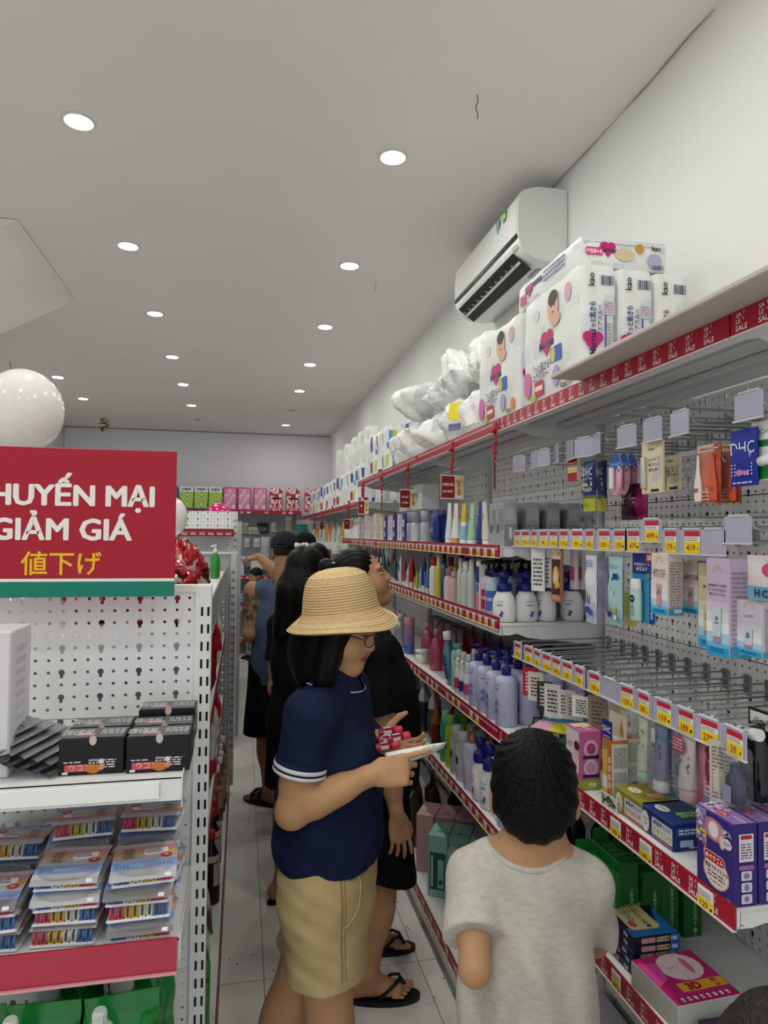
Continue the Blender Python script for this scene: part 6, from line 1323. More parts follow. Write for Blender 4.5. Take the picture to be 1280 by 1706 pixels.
spec = [(716, '2f4a8c', 'blue'), (708, '5a7aa8', 'steel blue'), (702, '1f3a7c', 'deep blue'), (697, '8ab4c8', 'light blue'), (690, 'd8b42a', 'yellow'), (682, 'b8262c', 'red'), (676, 'd6d2cc', 'cream'), (670, 'b04a54', 'dull red'), (664, 'e2e0de', 'white'), (659, '4a4a50', 'charcoal'), (654, '2a7a80', 'teal'), (650, '8c4a44', 'brick'), (646, '2c8a8c', 'turquoise'), (642, '6a3a44', 'maroon')]
for k, (px, c, nm) in enumerate(spec):
    h = .13+.03*((k*7) % 3) - (.05 if nm == 'yellow' else 0)
    o = pouch('blister_pack', .075, h, .03, lambda u, v, s: c if v > .3 or u < .4 else 'e8e8ea', [('r', 'F', 0, h*.6, .05, h*.25, 'e6e4e0'), ('l', 'F', 0, h*.6, .04, h*.2, 3, '55555c')], .003, 80+k, 8, 8, gusset=True); place(o, (.875, yb(px, .86), zB), -PI/2-.2, '%s blister pack standing on the foam bottle shelf towards the woman\'s face' % nm, 'pack')
# ------------------------------------------------------------------ shelf with the lavender pump bottles
m_lav = M('b9bad6', .32)
def lavender():
    prof = [(.034, 0), (.0375, .004), (.0375, .145), (.034, .156), (.02, .163), (.0145, .165)]
    o = bottle('lavender_pump_bottle', prof, m_lav, None, seg=24, text=[('ハトムギ', .135, .007, '3a3f8c', .03, -.35), ('化粧水', .122, .007, '3a3f8c', .026, -.35)])
    b = MB()
    for a, x in ((.9, -.006), (1.5, 0), (2.1, .006), (1.2, .003)):
        for zz in (.05, .075):
            an = -.35+x/.0375; o_ = Vector((.0375*math.sin(an), -.0375*math.cos(an), zz)); u = Vector((math.cos(an), math.sin(an), 0)); d1 = u*math.cos(a)+Z_*math.sin(a); d2 = -u*math.sin(a)+Z_*math.cos(a); b.disc(o_, d1, d2, .013, .0022, C('6a70b4'), .0012, 8)
    b.build('leaf_print', o); pump(o, .164, navy, .0155, .055, .032); return o
lv = lavender(); f1 = True
for j, (yy, n) in enumerate([(2.165, 4), (2.255, 4), (2.345, 4), (2.435, 3)]):
    for i in range(n):
        o = lv if f1 else dup(lv); f1 = False
        place(o, (.873+.082*i, yy+.004*(i % 2), zS), -PI/4+rnd.uniform(-.5, .5), '%s lavender pump bottle from the aisle in the %s row' % (ORD[i], ['nearest', 'second', 'third', 'rearmost'][j]), 'bottle', 'lavender pump bottles')
def toner(lc, nm):
    o = bottle('toner_bottle', [(.018, 0), (.0195, .003), (.0195, .115), (.016, .13), (.0095, .145)], M('c9d6d6', .1, coat=.6, alpha=.85), [(.0105, .143), (.011, .15), (.0105, .17), (.009, .172)], 'd2d6d8', patches=[(.02, .06, -1.3, 1.3, lc), (.064, .1, -1.3, 1.3, 'e2e4e6')]); 
    b = MB(); b.disc((0, -.0197, .13), X_, Z_, .007, .01, C('e2c4b4'), .001); b.disc((0, -.0197, .138), X_, Z_, .0065, .005, C('2a2422'), .0012); b.rect((0, -.0197, .11), X_, Z_, .012, .014, C('e8d24a'), .001); b.build('portrait_label', o); return o
tn = [toner('c04a7a', 'pink-labelled'), toner('27307c', 'navy-labelled'), toner('b83a4c', 'red-labelled')]; tl = ['pink-labelled', 'navy-labelled', 'red-labelled']; us = set()
for j in range(3):
    for i in range(5):
        k = (j+i) % 3 if i else j; o = tn[k] if k not in us else dup(tn[k]); us.add(k)
        place(o, (.862+.062*i, 2.52+.058*j, zS), -PI/2, '%s %s clear toner bottle in the %s row beyond the lavender ones' % (ORD[i], tl[k], ['near', 'middle', 'far'][j]), 'bottle', 'clear toner bottles')
o = bottle('mouthwash_bottle', [(.04, 0), (.045, .005), (.046, .12), (.035, .15), (.016, .175), (.014, .18)], M('4f7f98', .1, coat=.6), [(.017, .178), (.018, .18), (.018, .212), (.015, .214)], 'eef0f0', sx=1.1, sy=.6, patches=[(.02, .12, -1.0, 1.0, '1f3f94'), (.05, .1, -.5, .4, 'cfe0ee')]); place(o, (.885, 2.80, zS+.008), -PI/2-.4, 'blue-labelled mouthwash bottle with a white cap on the lavender bottle shelf', 'bottle', tilt=.12)
o = bottle('teal_bottle', [(.024, 0), (.026, .004), (.026, .15), (.02, .16)], M('9cc4bc', .15, coat=.5), [(.02, .16), (.02, .185)], '5aa49c'); place(o, (.875, 2.70, zS), 0, 'pale teal bottle between the mouthwash and the toner bottles', 'bottle')
def yc(px, X): return at(px, 1080, X=X).y
o = bottle('cream_jar', [(.03, 0), (.032, .003), (.032, .045)], 'e6e6e4', [(.033, .045), (.033, .062), (.031, .064)], 'f0f0ee'); place(o, (.88, 3.28, zS), 0, 'white cream jar on the lavender bottle shelf', 'jar')
o = bottle('gradient_bottle', [(.026, 0), (.028, .003), (.028, .05), (.028, .1), (.028, .15), (.028, .19)], 'c88aa4', None, bands=['5a78c0', '5a78c0', '8f86bc', 'b98ab4', 'd490a8']); place(o, (.88, 3.55, zS), 0, 'pink to blue cylinder canister on the lavender bottle shelf', 'bottle')
o = bottle('silver_bottle', [(.026, 0), (.028, .004), (.028, .12), (.014, .15)], M('b8bcc4', .2, .3), [(.014, .15), (.014, .185)], 'd8dade', text=[('薬', .08, .03, '2a3c8c')]); place(o, (.88, 3.76, zS), -PI/2, 'silver bottle with blue print beyond the pink to blue canister', 'bottle')
for k, (y, x, c) in enumerate([(3.1, .9, 'b8566c'), (3.2, .95, 'a04a60'), (3.36, .93, 'b45a70'), (3.42, 1.0, '9a4258')]):
    o = bottle('pink_bottle', [(.03, 0), (.034, .005), (.034, .1), (.02, .135), (.012, .15)], M(c, .15, coat=.5), [(.012, .15), (.012, .19)], 'c87a8c'); place(o, (x, y, zS), 0, '%s rose pink bottle beyond the mouthwash' % ORD[k], 'bottle', 'rose pink bottles')
for k, (y, x) in enumerate([(2.62, 1.1), (2.74, 1.08), (2.86, 1.05), (2.98, 1.05), (3.1, 1.08), (2.9, .97), (3.02, .93)]):
    o = pouch('red_refill_pouch', .1, .19+.01*(k % 3), .05, lambda u, v, s: M('8e1a34', .2, coat=.4) if v < .85 else '9c3248', [('r', 'F', 0, .09, .05, .04, 'c8707c')], .003, 90+k, 8, 9, gusset=True); place(o, (x, y, zS), -PI/2-.4, '%s dark red refill pouch at the back of the lavender bottle shelf' % ORD[k], 'pouch', 'dark red refill pouches')
for k in range(8):
    c = ['c8b4b8', 'b8404c', 'dcdcde', '8a9ab0', 'd4a8b0', 'e4e2de', '9a4a5c', 'c4c8d0'][k]
    o = bottle('small_bottle', [(.024, 0), (.026, .003), (.026, .1), (.013, .12)], M(c, .2, coat=.4), [(.013, .12), (.013, .15)], 'e4e4e6'); place(o, (.88+.1*(k % 2), 3.88+.07*k, zS), 0, '%s small assorted bottle past the silver one' % ORD[k], 'bottle', 'small assorted bottles')
for k in range(6):
    o = carton('grey_clear_box', .09, .06, .17, ['8a8488', '7a767c', '9a9094', '6c6a70', '948e92', '807a80'][k], [('r', 'F', 0, .1, .05, .06, 'a8a4a8')]); place(o, (1.08, 3.2+.11*k, zS), -PI/2, '%s grey box standing at the wall side of the lavender bottle shelf' % ORD[k], 'box', 'grey boxes at the wall side')
# ------------------------------------------------------------------ shelf with green and yellow bottles
zD2 = ZD+.0006
def tall(nm, c, cc, r_, h, ct='bottle', patches=()):
    return bottle(nm, [(r_*.95, 0), (r_, .004), (r_, h*.72), (r_*.75, h*.8), (r_*.7, h*.82)], M(c, .2, coat=.4), [(r_*.72, h*.81), (r_*.76, h*.83), (r_*.7, h*.985), (r_*.6, h)], cc, patches=patches)
rows_ = [('teal_spray_can', '3cab94', '7ad0bc', .023, .21, 'teal spray can', [(.868, 2.84), (.93, 2.86), (.99, 2.86)]), ('lime_spray_can', 'b4c62a', '9ab84a', .023, .21, 'lime yellow spray can', [(.868, 2.765), (.93, 2.78), (.99, 2.79), (1.05, 2.8)]),
         ('clear_gel_bottle', 'aab4b4', 'c8d0d0', .027, .19, 'clear grey gel bottle', [(.87, 2.69), (.935, 2.7), (1.0, 2.7)]), ('clear_gel_bottle', 'b8c2c0', 'ccd4d2', .03, .185, 'clear wide gel bottle', [(.872, 2.61), (.945, 2.62), (1.02, 2.62)])]
for nm, c, cc, r_, h, lb, pos in rows_:
    o = tall(nm, c, cc, r_, h, patches=[(h*.35, h*.5, -.5, .5, '2c3a34' if 'gel' not in nm else '3a3c40')])
    for k, (x, y) in enumerate(pos):
        q = o if k == 0 else dup(o); place(q, (x, y, zD2), -PI/2, '%s %s from the aisle beside the white tube' % (ORD[k], lb), 'bottle', lb+'s')
def lotion():
    o = bottle('lotion_pump_bottle', [(.034, 0), (.036, .004), (.036, .155), (.03, .168), (.012, .172)], M('c4c0d8', .18, coat=.4), None, patches=[(.03, .09, -.9, .3, 'd8a890')]); 
    b = MB()
    for i, ch in enumerate('化粧水'): text_cyl(b, ch, .036, .14-.02*i, .015, C('23232a'), a0=-.45)
    b.build('lettering', o); pump(o, .17, M('b8784a', .35), .013, .045, .028); return o
lt = lotion()
for k, (x, y) in enumerate([(.878, 2.515), (.96, 2.52), (1.04, 2.52), (.97, 2.43)]):
    o = lt if k == 0 else dup(lt); place(o, (x, y, zD2), -PI/2, '%s lilac lotion bottle with an orange pump from the aisle' % ORD[k], 'bottle', 'lilac lotion bottles')
fp2 = foam(); fp2.scale = (1.05, 1.05, 1.3)
for k, (x, y) in enumerate([(.872, 2.41), (.876, 2.32), (.955, 2.38)]):
    o = fp2 if k == 0 else dup(fp2); place(o, (x, y, zD2), -PI/2+.3*k, '%s tall white bottle with navy pump on the green bottle shelf' % ORD[k], 'bottle', 'tall white pump bottles')
o = carton('blue_pump_box', .05, .05, .2, 'd8dce4', [('r', 'F', 0, .18, .05, .04, '23247c'), ('r', 'R', 0, .18, .05, .04, '23247c'), ('tc', 'F', 0, .14, .014, 'ハトムギ', '2a3070'), ('d', 'R', 0, .13, .014, .02, '8a5a34')]); place(o, (.88, 2.235, zD2), -PI/2, 'white and navy box beside the tall white pump bottles', 'box')
for k, (y, c) in enumerate([(2.17, 'a8aed4'), (2.155, 'd4d8e0')]):
    o = bottle('lavender_bottle', [(.028, 0), (.03, .004), (.03, .13), (.014, .15)], M(c, .3), [(.014, .15), (.014, .18)], '23247c'); place(o, (.875+.075*k, y, zD2), -PI/2, ['lavender blue bottle nearest the boy on the green bottle shelf', 'pale bottle behind the lavender blue one by the boy'][k], 'bottle')
for k, (x, y, c1, c2, h, lb) in enumerate([(.88, 3.0, '6a2a1c', '9a5a2c', .2, 'brown bottle with pink flowers on the green bottle shelf'), (.9, 3.12, '5a4a44', 'c8b4a8', .26, 'floral beige refill pouch on the green bottle shelf'), (.9, 3.3, '3a3a54', 'c4c4c8', .25, 'dark blue and clear pouch on the green bottle shelf'), (.9, 3.5, '4a3c40', 'b8b0b4', .27, 'grey floral pouch on the green bottle shelf'), (1.0, 3.1, '6a2a24', 'a8342c', .2, 'dark red pouch behind the floral beige one')]):
    o = pouch('floral_pouch', .11, h, .06, lambda u, v, s: c2 if v > .55 else c1, flowers(['c85a6a', 'e0a8b0', '7a3040', 'd8c8b8'], 14, k, .09, h, .1), .003, 100+k, 9, 10, gusset=True); place(o, (x, y, zD2), -PI/2-.3, lb, 'pouch')
# ------------------------------------------------------------------ floor-level shelf
zE = ZE+.0006
def gift(c, c2, name, win):
    w, d, h = .085, .15, .255
    dc = [('t', 'T', 0, -.03, .014, 'as', '2a3a3a', .03, .02)]
    if win: dc += [('r', 'F', 0, h*.42, w*.78, h*.6, c2), ('r', 'F', w*.16, h*.38, w*.3, h*.46, c), ('d', 'F', w*.16, h*.25, w*.12, w*.12, c2), ('r', 'F', -w*.28, h*.42, w*.1, h*.5, 'b8d0c8')]
    return carton(name, w, d, h, c, dc, .003)
gt = gift('8fbfb2', '1f5a50', 'teal_gift_box', True); gp = gift('c99aa2', 'a8707c', 'pink_gift_box', False)
for k in range(4):
    o = gt if k == 0 else dup(gt); place(o, (.865+.0, 0, zE), -PI/2); o.location = (.86+.0765*k, 2.86-.0437*k, zE); o.rotation_euler = (0, 0, -.52); tag(o, '%s mint teal gift box from the aisle on the floor-level shelf' % ORD[k], 'box', 'mint teal gift boxes')
for k in range(4):
    o = gp if k == 0 else dup(gp); o.location = (.865+.0765*k, 3.075-.0437*k, zE); o.rotation_euler = (0, 0, -.52); tag(o, '%s dusty pink gift box from the aisle behind the teal ones' % ORD[k], 'box', 'dusty pink gift boxes')
for k, (x, y) in enumerate([(.86, 3.3), (.95, 3.28), (1.05, 3.26), (.88, 3.45), (.98, 3.43)]):
    o = pouch('olive_pouch', .1, .3, .07, lambda u, v, s: M('4a4220', .2, coat=.4) if v > .2 else '6a6a2c', [('r', 'F', 0, .19, .05, .06, 'a88a4a')], .004, 110+k, 9, 10, gusset=True); place(o, (x, y, zE), -PI/2-.5, '%s olive brown pouch behind the pink gift boxes' % ORD[k], 'pouch', 'olive brown pouches')
for k, (x, y) in enumerate([(.845, 2.62), (.945, 2.6), (.86, 2.46)]):
    t = thing('bagged_refill', '%s clear-bagged dark refill pack from the teal boxes on the floor-level shelf' % ORD[k], 'pack', (x, y, zE+.005), -PI/2-.35)
    o = pouch('refill_pouch', .1, .2, .06, lambda u, v, s: '2c3238' if v < .7 else '4a5478', [('p', 'F', [(0, .13), (.006, .115), (.02, .115), (.009, .105), (.014, .09), (0, .1), (-.014, .09), (-.009, .105), (-.02, .115), (-.006, .115)], 'd2cc7a'), ('d', 'F', .005, .07, .012, .009, 'b8c46a'), ('d', 'F', -.005, .05, .01, .012, '8aa85a'), ('l', 'F', 0, .165, .05, .012, 1, 'e4e6e8')], .003, 120+k, 9, 10, gusset=True); o.parent = t
    film_box(t, .115, .075, .27, 0, 'clear_bag', .004, 7+k, clear_film('eef2f2', .12, .15))
# ------------------------------------------------------------------ goods in the far bays
r = random.Random(11); far = []
for k in range(26):
    y = 5.9+.13*k; c = ['e6e4e0', 'd98a2c', 'e0b43a', '9ac4c0', 'e8e8ea', '7ab0a8', 'c8d4d4', 'd8e0e0', 'e2803a'][k % 9]
    o = pouch('far_packet', .1, .2+.03*(k % 3), .05, lambda u, v, s: c if v > .25 else 'e8e6e2', [('r', 'F', 0, .12, .06, .04, 'f4f2ee')], .003, k, 6, 7, gusset=True); place(o, (.9, y, 1.5006), -PI/2, '%s packet along the far shelf past the white bottles' % ORDN(k), 'packet', 'packets on the far shelf')
for k, y in enumerate([4.35+.12*j for j in range(9)]):
    c = ['2c8a8c', '6a3a44', '4a4a50', 'b04a54', '2a7a80', '8c4a44', 'd2cec8', '5a7aa8', '7a3a4a'][k]
    o = pouch('blister_pack', .08, .2, .03, lambda u, v, s: c, [('r', 'F', 0, .12, .05, .05, 'd8d6d2')], .003, 140+k, 7, 7, gusset=True); place(o, (.9, y, zB), -PI/2, '%s tall pack at the far end of the foam bottle shelf' % ORD[k], 'pack', 'tall packs at the far end')
# ------------------------------------------------------------------ sculpting people: one smooth closed skin from blended volumes
def V(*a): return np.array(a, dtype=np.float32)
class Clay:
    def __init__(s, lo, hi, res):
        s.res = res; s.lo = np.array(lo, np.float32); n = np.ceil((np.array(hi)-np.array(lo))/res).astype(int)+1
        s.ax = [(s.lo[i]+res*np.arange(n[i])).astype(np.float32) for i in range(3)]; s.F = np.full(tuple(n), .3, np.float32)
    def sub(s, lo, hi):
        sl = []
        for i in range(3):
            a = int(max(0, math.floor((lo[i]-s.lo[i])/s.res))); b = int(min(len(s.ax[i]), math.ceil((hi[i]-s.lo[i])/s.res)+1))
            if b <= a: return None
            sl.append(slice(a, b))
        return tuple(sl), s.ax[0][sl[0]][:, None, None], s.ax[1][sl[1]][None, :, None], s.ax[2][sl[2]][None, None, :]
    def put(s, fn, lo, hi, k, op='u'):
        m = max(k, .012)+s.res*2; q = s.sub(np.array(lo)-m, np.array(hi)+m)
        if q is None: return
        sl, x, y, z = q; d = fn(x, y, z); a = s.F[sl]
        if op == 'u': h = np.maximum(k-np.abs(a-d), 0)/max(k, 1e-6); s.F[sl] = np.minimum(a, d)-h*h*k*.25
        else: d = -d; h = np.maximum(k-np.abs(a-d), 0)/max(k, 1e-6); s.F[sl] = np.maximum(a, d)+h*h*k*.25
    def cone(s, a, b, ra, rb, k=.02, op='u', flat=None):
        a = np.array(a, np.float32); b = np.array(b, np.float32); ba = b-a; L2 = float(ba@ba)+1e-9; r = max(ra, rb)
        def fn(x, y, z):
            px, py, pz = x-a[0], y-a[1], z-a[2]; h = np.clip((px*ba[0]+py*ba[1]+pz*ba[2])/L2, 0, 1)
            return np.sqrt((px-ba[0]*h)**2+(py-ba[1]*h)**2+(pz-ba[2]*h)**2)-(ra+(rb-ra)*h)
        s.put(fn, np.minimum(a, b)-r, np.maximum(a, b)+r, k, op)
    def ell(s, c, r, k=.02, R=None, op='u'):
        c = np.array(c, np.float32); r = np.array(r, np.float32); R = np.eye(3, dtype=np.float32) if R is None else np.array(R, np.float32)   # rows = local axes
        ext = np.sqrt(((R.T*r)**2).sum(1))
        def fn(x, y, z):
            px, py, pz = x-c[0], y-c[1], z-c[2]; q = [px*R[i, 0]+py*R[i, 1]+pz*R[i, 2] for i in range(3)]
            k0 = np.sqrt(sum((q[i]/r[i])**2 for i in range(3))); k1 = np.sqrt(sum((q[i]/r[i]**2)**2 for i in range(3)))+1e-9
            return k0*(k0-1)/k1
        s.put(fn, c-ext, c+ext, k, op)
    def cut(s, n, p, soft=0):
        n = np.array(n, np.float32); n /= np.linalg.norm(n); d = float(n@np.array(p, np.float32))
        D = n[0]*s.ax[0][:, None, None]+n[1]*s.ax[1][None, :, None]+n[2]*s.ax[2][None, None, :]-d; s.F = np.maximum(s.F, D)
    def warp(s, fn, band=.03):
        """surface creases: fn(x,y,z) metres added near the surface"""
        s.F += np.where(np.abs(s.F) < band, fn(s.ax[0][:, None, None], s.ax[1][None, :, None], s.ax[2][None, None, :]), 0).astype(np.float32)
    def mesh(s, smooth=2):
        F = s.F; F[0] = F[-1] = .3; F[:, 0] = F[:, -1] = .3; F[:, :, 0] = F[:, :, -1] = .3
        S = F < 0; n = F.shape
        cnt = sum(S[i:n[0]-1+i, j:n[1]-1+j, k:n[2]-1+k].astype(np.int8) for i in (0, 1) for j in (0, 1) for k in (0, 1))
        cells = np.argwhere((cnt > 0) & (cnt < 8)); idx = -np.ones((n[0]-1, n[1]-1, n[2]-1), np.int32); idx[tuple(cells.T)] = np.arange(len(cells))
        acc = np.zeros((len(cells), 3)); num = np.zeros(len(cells))
        co = [(i, j, k) for i in (0, 1) for j in (0, 1) for k in (0, 1)]
        val = {c: F[cells[:, 0]+c[0], cells[:, 1]+c[1], cells[:, 2]+c[2]] for c in co}
        for c in co:
            for a in range(3):
                if c[a] == 0:
                    e = list(c); e[a] = 1; e = tuple(e); va, vb = val[c], val[e]; m = (va < 0) != (vb < 0)
                    t = np.where(m, va/np.where(m, va-vb, 1), 0); p = np.zeros((len(cells), 3)); p += np.array(c); p[:, a] += t
                    acc[m] += p[m]; num[m] += 1
        P = (cells+acc/num[:, None])*s.res+s.lo; Q = []
        for a in range(3):
            o1, o2 = (a+1) % 3, (a+2) % 3
            A = [slice(1, -1)]*3; Bs = [slice(1, -1)]*3; A[a] = slice(0, -1); Bs[a] = slice(1, None)
            ch = S[tuple(A)] != S[tuple(Bs)]; e = np.argwhere(ch)
            if not len(e): continue
            off = np.array([1, 1, 1]); off[a] = 0; e = e+off; ins = S[tuple(e.T)]
            def cell(d1, d2): q = e.copy(); q[:, o1] -= d1; q[:, o2] -= d2; return idx[tuple(q.T)]
            q = np.stack([cell(1, 1), cell(0, 1), cell(0, 0), cell(1, 0)], 1); q[~ins] = q[~ins][:, ::-1]; Q.append(q)
        Q = np.concatenate(Q); Q = Q[(Q >= 0).all(1)]
        for it in range(smooth):
            lam = .5 if it % 2 == 0 else -.4
            sm = np.zeros_like(P); c = np.zeros(len(P))
            for i in range(4):
                a, b_ = Q[:, i], Q[:, (i+1) % 4]
                for d in range(3): sm[:, d] += np.bincount(a, P[b_, d], len(P))+np.bincount(b_, P[a, d], len(P))
                c += np.bincount(a, minlength=len(P))+np.bincount(b_, minlength=len(P))
            P = P+lam*(sm/np.maximum(c, 1)[:, None]-P)
        return P, Q
    def build(s, name, mats, parent, matfn=None, smooth=4):
        P, Q = s.mesh(smooth); me = bpy.data.meshes.new(name); o = Vector(parent.location); Pl = P-np.array(o)
        me.vertices.add(len(P)); me.vertices.foreach_set('co', Pl.astype(np.float32).ravel()); me.loops.add(len(Q)*4); me.loops.foreach_set('vertex_index', Q.astype(np.int32).ravel())
        me.polygons.add(len(Q)); me.polygons.foreach_set('loop_start', np.arange(0, len(Q)*4, 4, dtype=np.int32)); me.polygons.foreach_set('loop_total', np.full(len(Q), 4, np.int32))
        for m in mats: me.materials.append(m)
        if matfn is not None: me.polygons.foreach_set('material_index', matfn(P[Q].mean(1)).astype(np.int32))
        me.polygons.foreach_set('use_smooth', np.ones(len(Q), bool)); me.update(calc_edges=True)
        ob = bpy.data.objects.new(name, me); COL.objects.link(ob); ob.parent = parent; return ob
def nrm(v): v = np.array(v, float); return v/np.linalg.norm(v)
def basis(yaw, pitch=0, roll=0):
    """rows: right, forward, up; yaw from +X turning to +Y"""
    f = np.array([math.cos(yaw)*math.cos(pitch), math.sin(yaw)*math.cos(pitch), math.sin(pitch)]); r = np.array([math.sin(yaw), -math.cos(yaw), 0]); u = np.cross(r, f)
    r2 = r*math.cos(roll)+u*math.sin(roll); u2 = -r*math.sin(roll)+u*math.cos(roll); return np.array([r2, f, u2])
def head(S, c, B, s=1.0, nose=1.0):
    c = np.array(c); L = lambda *p: c+B.T@(np.array(p)*s); e = lambda p, r, k=.015, op='u': S.ell(L(*p), np.array(r)*s, k*s, B, op)
    e((0, -.012, .035), (.073, .092, .084)); e((0, .028, -.028), (.060, .062, .085), .03); e((0, .062, -.088), (.026, .022, .019), .035)
    for q in (-1, 1): e((q*.038, .052, -.03), (.026, .028, .03), .03); e((q*.03, .080, .026), (.024, .013, .008), .016)
    for q in (-1, 1): e((q*.031, .092, .006), (.017, .009, .0075), .01, 's')
    S.cone(L(0, .086, .014), L(0, .099*nose, -.021), .0065*s, .0098*s, .012*s)
    for q in (-1, 1): e((q*.0105, .092, -.024), (.008, .009, .007), .008)
    e((0, .083, -.048), (.019, .0105, .0048), .005); e((0, .081, -.060), (.016, .0105, .0052), .005); e((0, .0905, -.0535), (.02, .004, .0018), .002, 's')
    for q in (-1, 1): e((q*.073, -.006, -.006), (.009, .017, .03), .008)
    return L
def face_parts(t, L, B, s, eyes=True, brow='1c1613', mouth=False):
    if eyes:
        for q in (-1, 1):
            b = MB(); o = Vector(t.location); p = Vector(L(q*.031, .0768, .005))-o; f = Vector(B[1])
            Rm = Matrix(B.T.tolist()); b.sphere(p+f*.0012*s, (.0135*s, .0108*s, .0056*s), C('cfc8c0'), 14, 10, R=Rm); b.sphere(p+f*.006*s, (.0056*s, .0064*s, .0052*s), C('1a120e'), 12, 8, R=Rm); b.tube([Vector(L(q*x, .0895-.16*(x-.03)**2*8, z))-o for x, z in ((.018, .006), (.025, .0115), (.033, .0122), (.043, .007))], .0013*s, C('1a1210'), 5); b.build('eye', t)
        for q in (-1, 1):
            b = MB(); pts = [Vector(L(q*x, .0955-.0135*(abs(x)-.02)/.03, z))-o for x, z in ((.014, .031), (.026, .036), (.038, .034), (.047, .028))]; b.tube(pts, [.002*s, .0028*s, .0024*s, .001*s], C(brow), 6); b.build('eyebrow', t)
def hand(S, W_, d, n, li, curls, thumb, s=1.0, spread=.05):
    """palm, four jointed fingers and a thumb; n = back of the hand, li = towards the index finger"""
    W_ = np.array(W_, float); d = nrm(d); n = nrm(np.array(n)-d*np.dot(n, d)); l0 = np.array(li, float); li = nrm(l0-d*np.dot(l0, d)-n*np.dot(l0, n))
    S.cone(W_-d*.02*s, W_+d*.02*s, .021*s, .022*s, .015)
    tips = []
    for i in range(4):
        off = (.0305-.0202*i)*s; base = W_+d*(.083-.004*abs(i-1))*s+li*off; st = W_+d*.012*s+li*off*.62
        S.cone(st, base, .0135*s, .0105*s, .010)
        ln = np.array([.038, .024, .019])*s*[.95, 1.06, 1.0, .8][i]; a = 0; p = base; rr = [.0084, .0077, .0069, .006]
        dd = nrm(d+li*spread*(1.5-i))
        for j in range(3):
            a += curls[i][j]; q = p+(dd*math.cos(a)-n*math.sin(a))*ln[j]; S.cone(p, q, rr[j]*s*[1, 1, .97, .86][i], rr[j+1]*s*[1, 1, .97, .86][i], .004); p = q
        tips.append(p)
    S.ell(W_+d*.045*s-n*.004*s, np.array([.036, .046, .0125])*s, .012, np.array([li, d, n]))
    tb = W_+d*.022*s+li*.024*s-n*.006*s; p = tb
    S.cone(W_+d*.01*s+li*.012*s, tb, .016*s, .0145*s, .012)
    for j, (tl, tr0, tr1) in enumerate(((.036, .0135, .0105), (.03, .0105, .0092), (.024, .0092, .007))):
        v = thumb[j]; q = p+nrm(d*v[0]+li*v[1]-n*v[2])*tl*s; S.cone(p, q, tr0*s, tr1*s, .006); p = q
    tips.append(p); return tips
def foot(S, ankle, toe, s=1.0):
    """foot with separate toes; ankle joint at about .075 m, toe = tip of the big toe direction on the ground"""
    a = np.array(ankle, float); t = np.array(toe, float); d = nrm([t[0]-a[0], t[1]-a[1], 0]); l = np.array([-d[1], d[0], 0]); z0 = .018
    heel = np.array([a[0], a[1], 0])-d*.045*s+np.array([0, 0, .03+z0]); ball = np.array([a[0], a[1], 0])+d*.100*s+np.array([0, 0, .020+z0])
    S.cone(a, heel, .034*s, .03*s, .02); S.cone(a-np.array([0, 0, .01]), ball, .034*s, .017*s, .02); S.cone(heel, ball, .028*s, .019*s, .02)
    for q in (-1, 1): S.cone(heel, ball+l*q*.020*s, .02*s, .016*s, .02)
    for i in range(5):
        b0 = ball+l*(.036-.0182*i)*s*-np.sign(foot.side)+d*(.006-.006*abs(i-1))*s-np.array([0, 0, .008]); S.cone(b0, b0+d*(.058-.006*i)*s-np.array([0, 0, .002]), (.0084-.0005*i)*s if i else .0118*s, (.0084-.0007*i)*s if i else .0114*s, .0005)
    return d, l
foot.side = 1
def torso(S, c, p, B, w, d, sh, e=0.0, bust=0, k=.06):
    """chest centre c, pelvis centre p; half widths w=(chest,waist,hip), half depths d; sh = shoulder joints"""
    c, p = np.array(c), np.array(p); B = np.array(B); mid = c*.45+p*.55
    S.ell(c, (w[0]+e, d[0]+e, .17+e), k, B); S.ell(mid, (w[1]+e, d[1]+e, .17+e), k, B); S.ell(p, (w[2]+e, d[2]+e, .13+e), k, B)
    z = torso.k
    for q in sh: S.cone(c+np.array([0, 0, .1*z]), q, .075*z+e, .052*z+e, .05*z)
    if bust:
        for q in (-1, 1): S.ell(c+B.T@np.array([q*.065, d[0]*.72, -.01]), (.062+e, .055+e, .06+e), .05, B)
torso.k = 1.0
def flipflop(t, S_d, ankle, s, col='17171a', name='flip_flop'):
    d, l = S_d; a = np.array([ankle[0], ankle[1], 0]); o = Vector(t.location); b = MB(); ptsL = []
    for i in range(28):
        an = 2*PI*i/28; x = math.cos(an); y = math.sin(an); L_ = .135*s; wd = (.046+.008*x)*s; p = a+d*(.052*s+x*L_)+l*y*wd; ptsL.append(Vector(p)-o)
    n = len(ptsL); vs = [tuple(p) for p in ptsL]+[tuple(p+Vector((0, 0, .017))) for p in ptsL]
    b.add(vs, [tuple(range(n))[::-1], tuple(range(n, 2*n))]+[(i, (i+1) % n, n+(i+1) % n, n+i) for i in range(n)], C(col)); f = b.build(name, t)
    b = MB(); post = Vector(a+d*.135*s+l*.027*s*-np.sign(foot.side)+np.array([0, 0, .035]))-o
    for q in (-1, 1):
        e_ = Vector(a+d*.035*s+l*q*.04*s+np.array([0, 0, .022]))-o; m_ = Vector(a+d*.085*s+l*q*.033*s+np.array([0, 0, .064]))-o
        b.tube([post, (post+m_)/2+Vector((0, 0, .018)), m_, e_], [.005, .006, .0065, .006], C(col), 6)
    b.tube([post, post-Vector((0, 0, .02))], .004, C(col), 6); b.build('strap', f); return f
def skin(h): return M(h, .5, noise=.07, scale=14, bump=.04, bscale=260)
def cloth(h, n=.08, bump=.12): return M(h, .85, noise=n, scale=40, bump=bump, bscale=340, spec=.15)
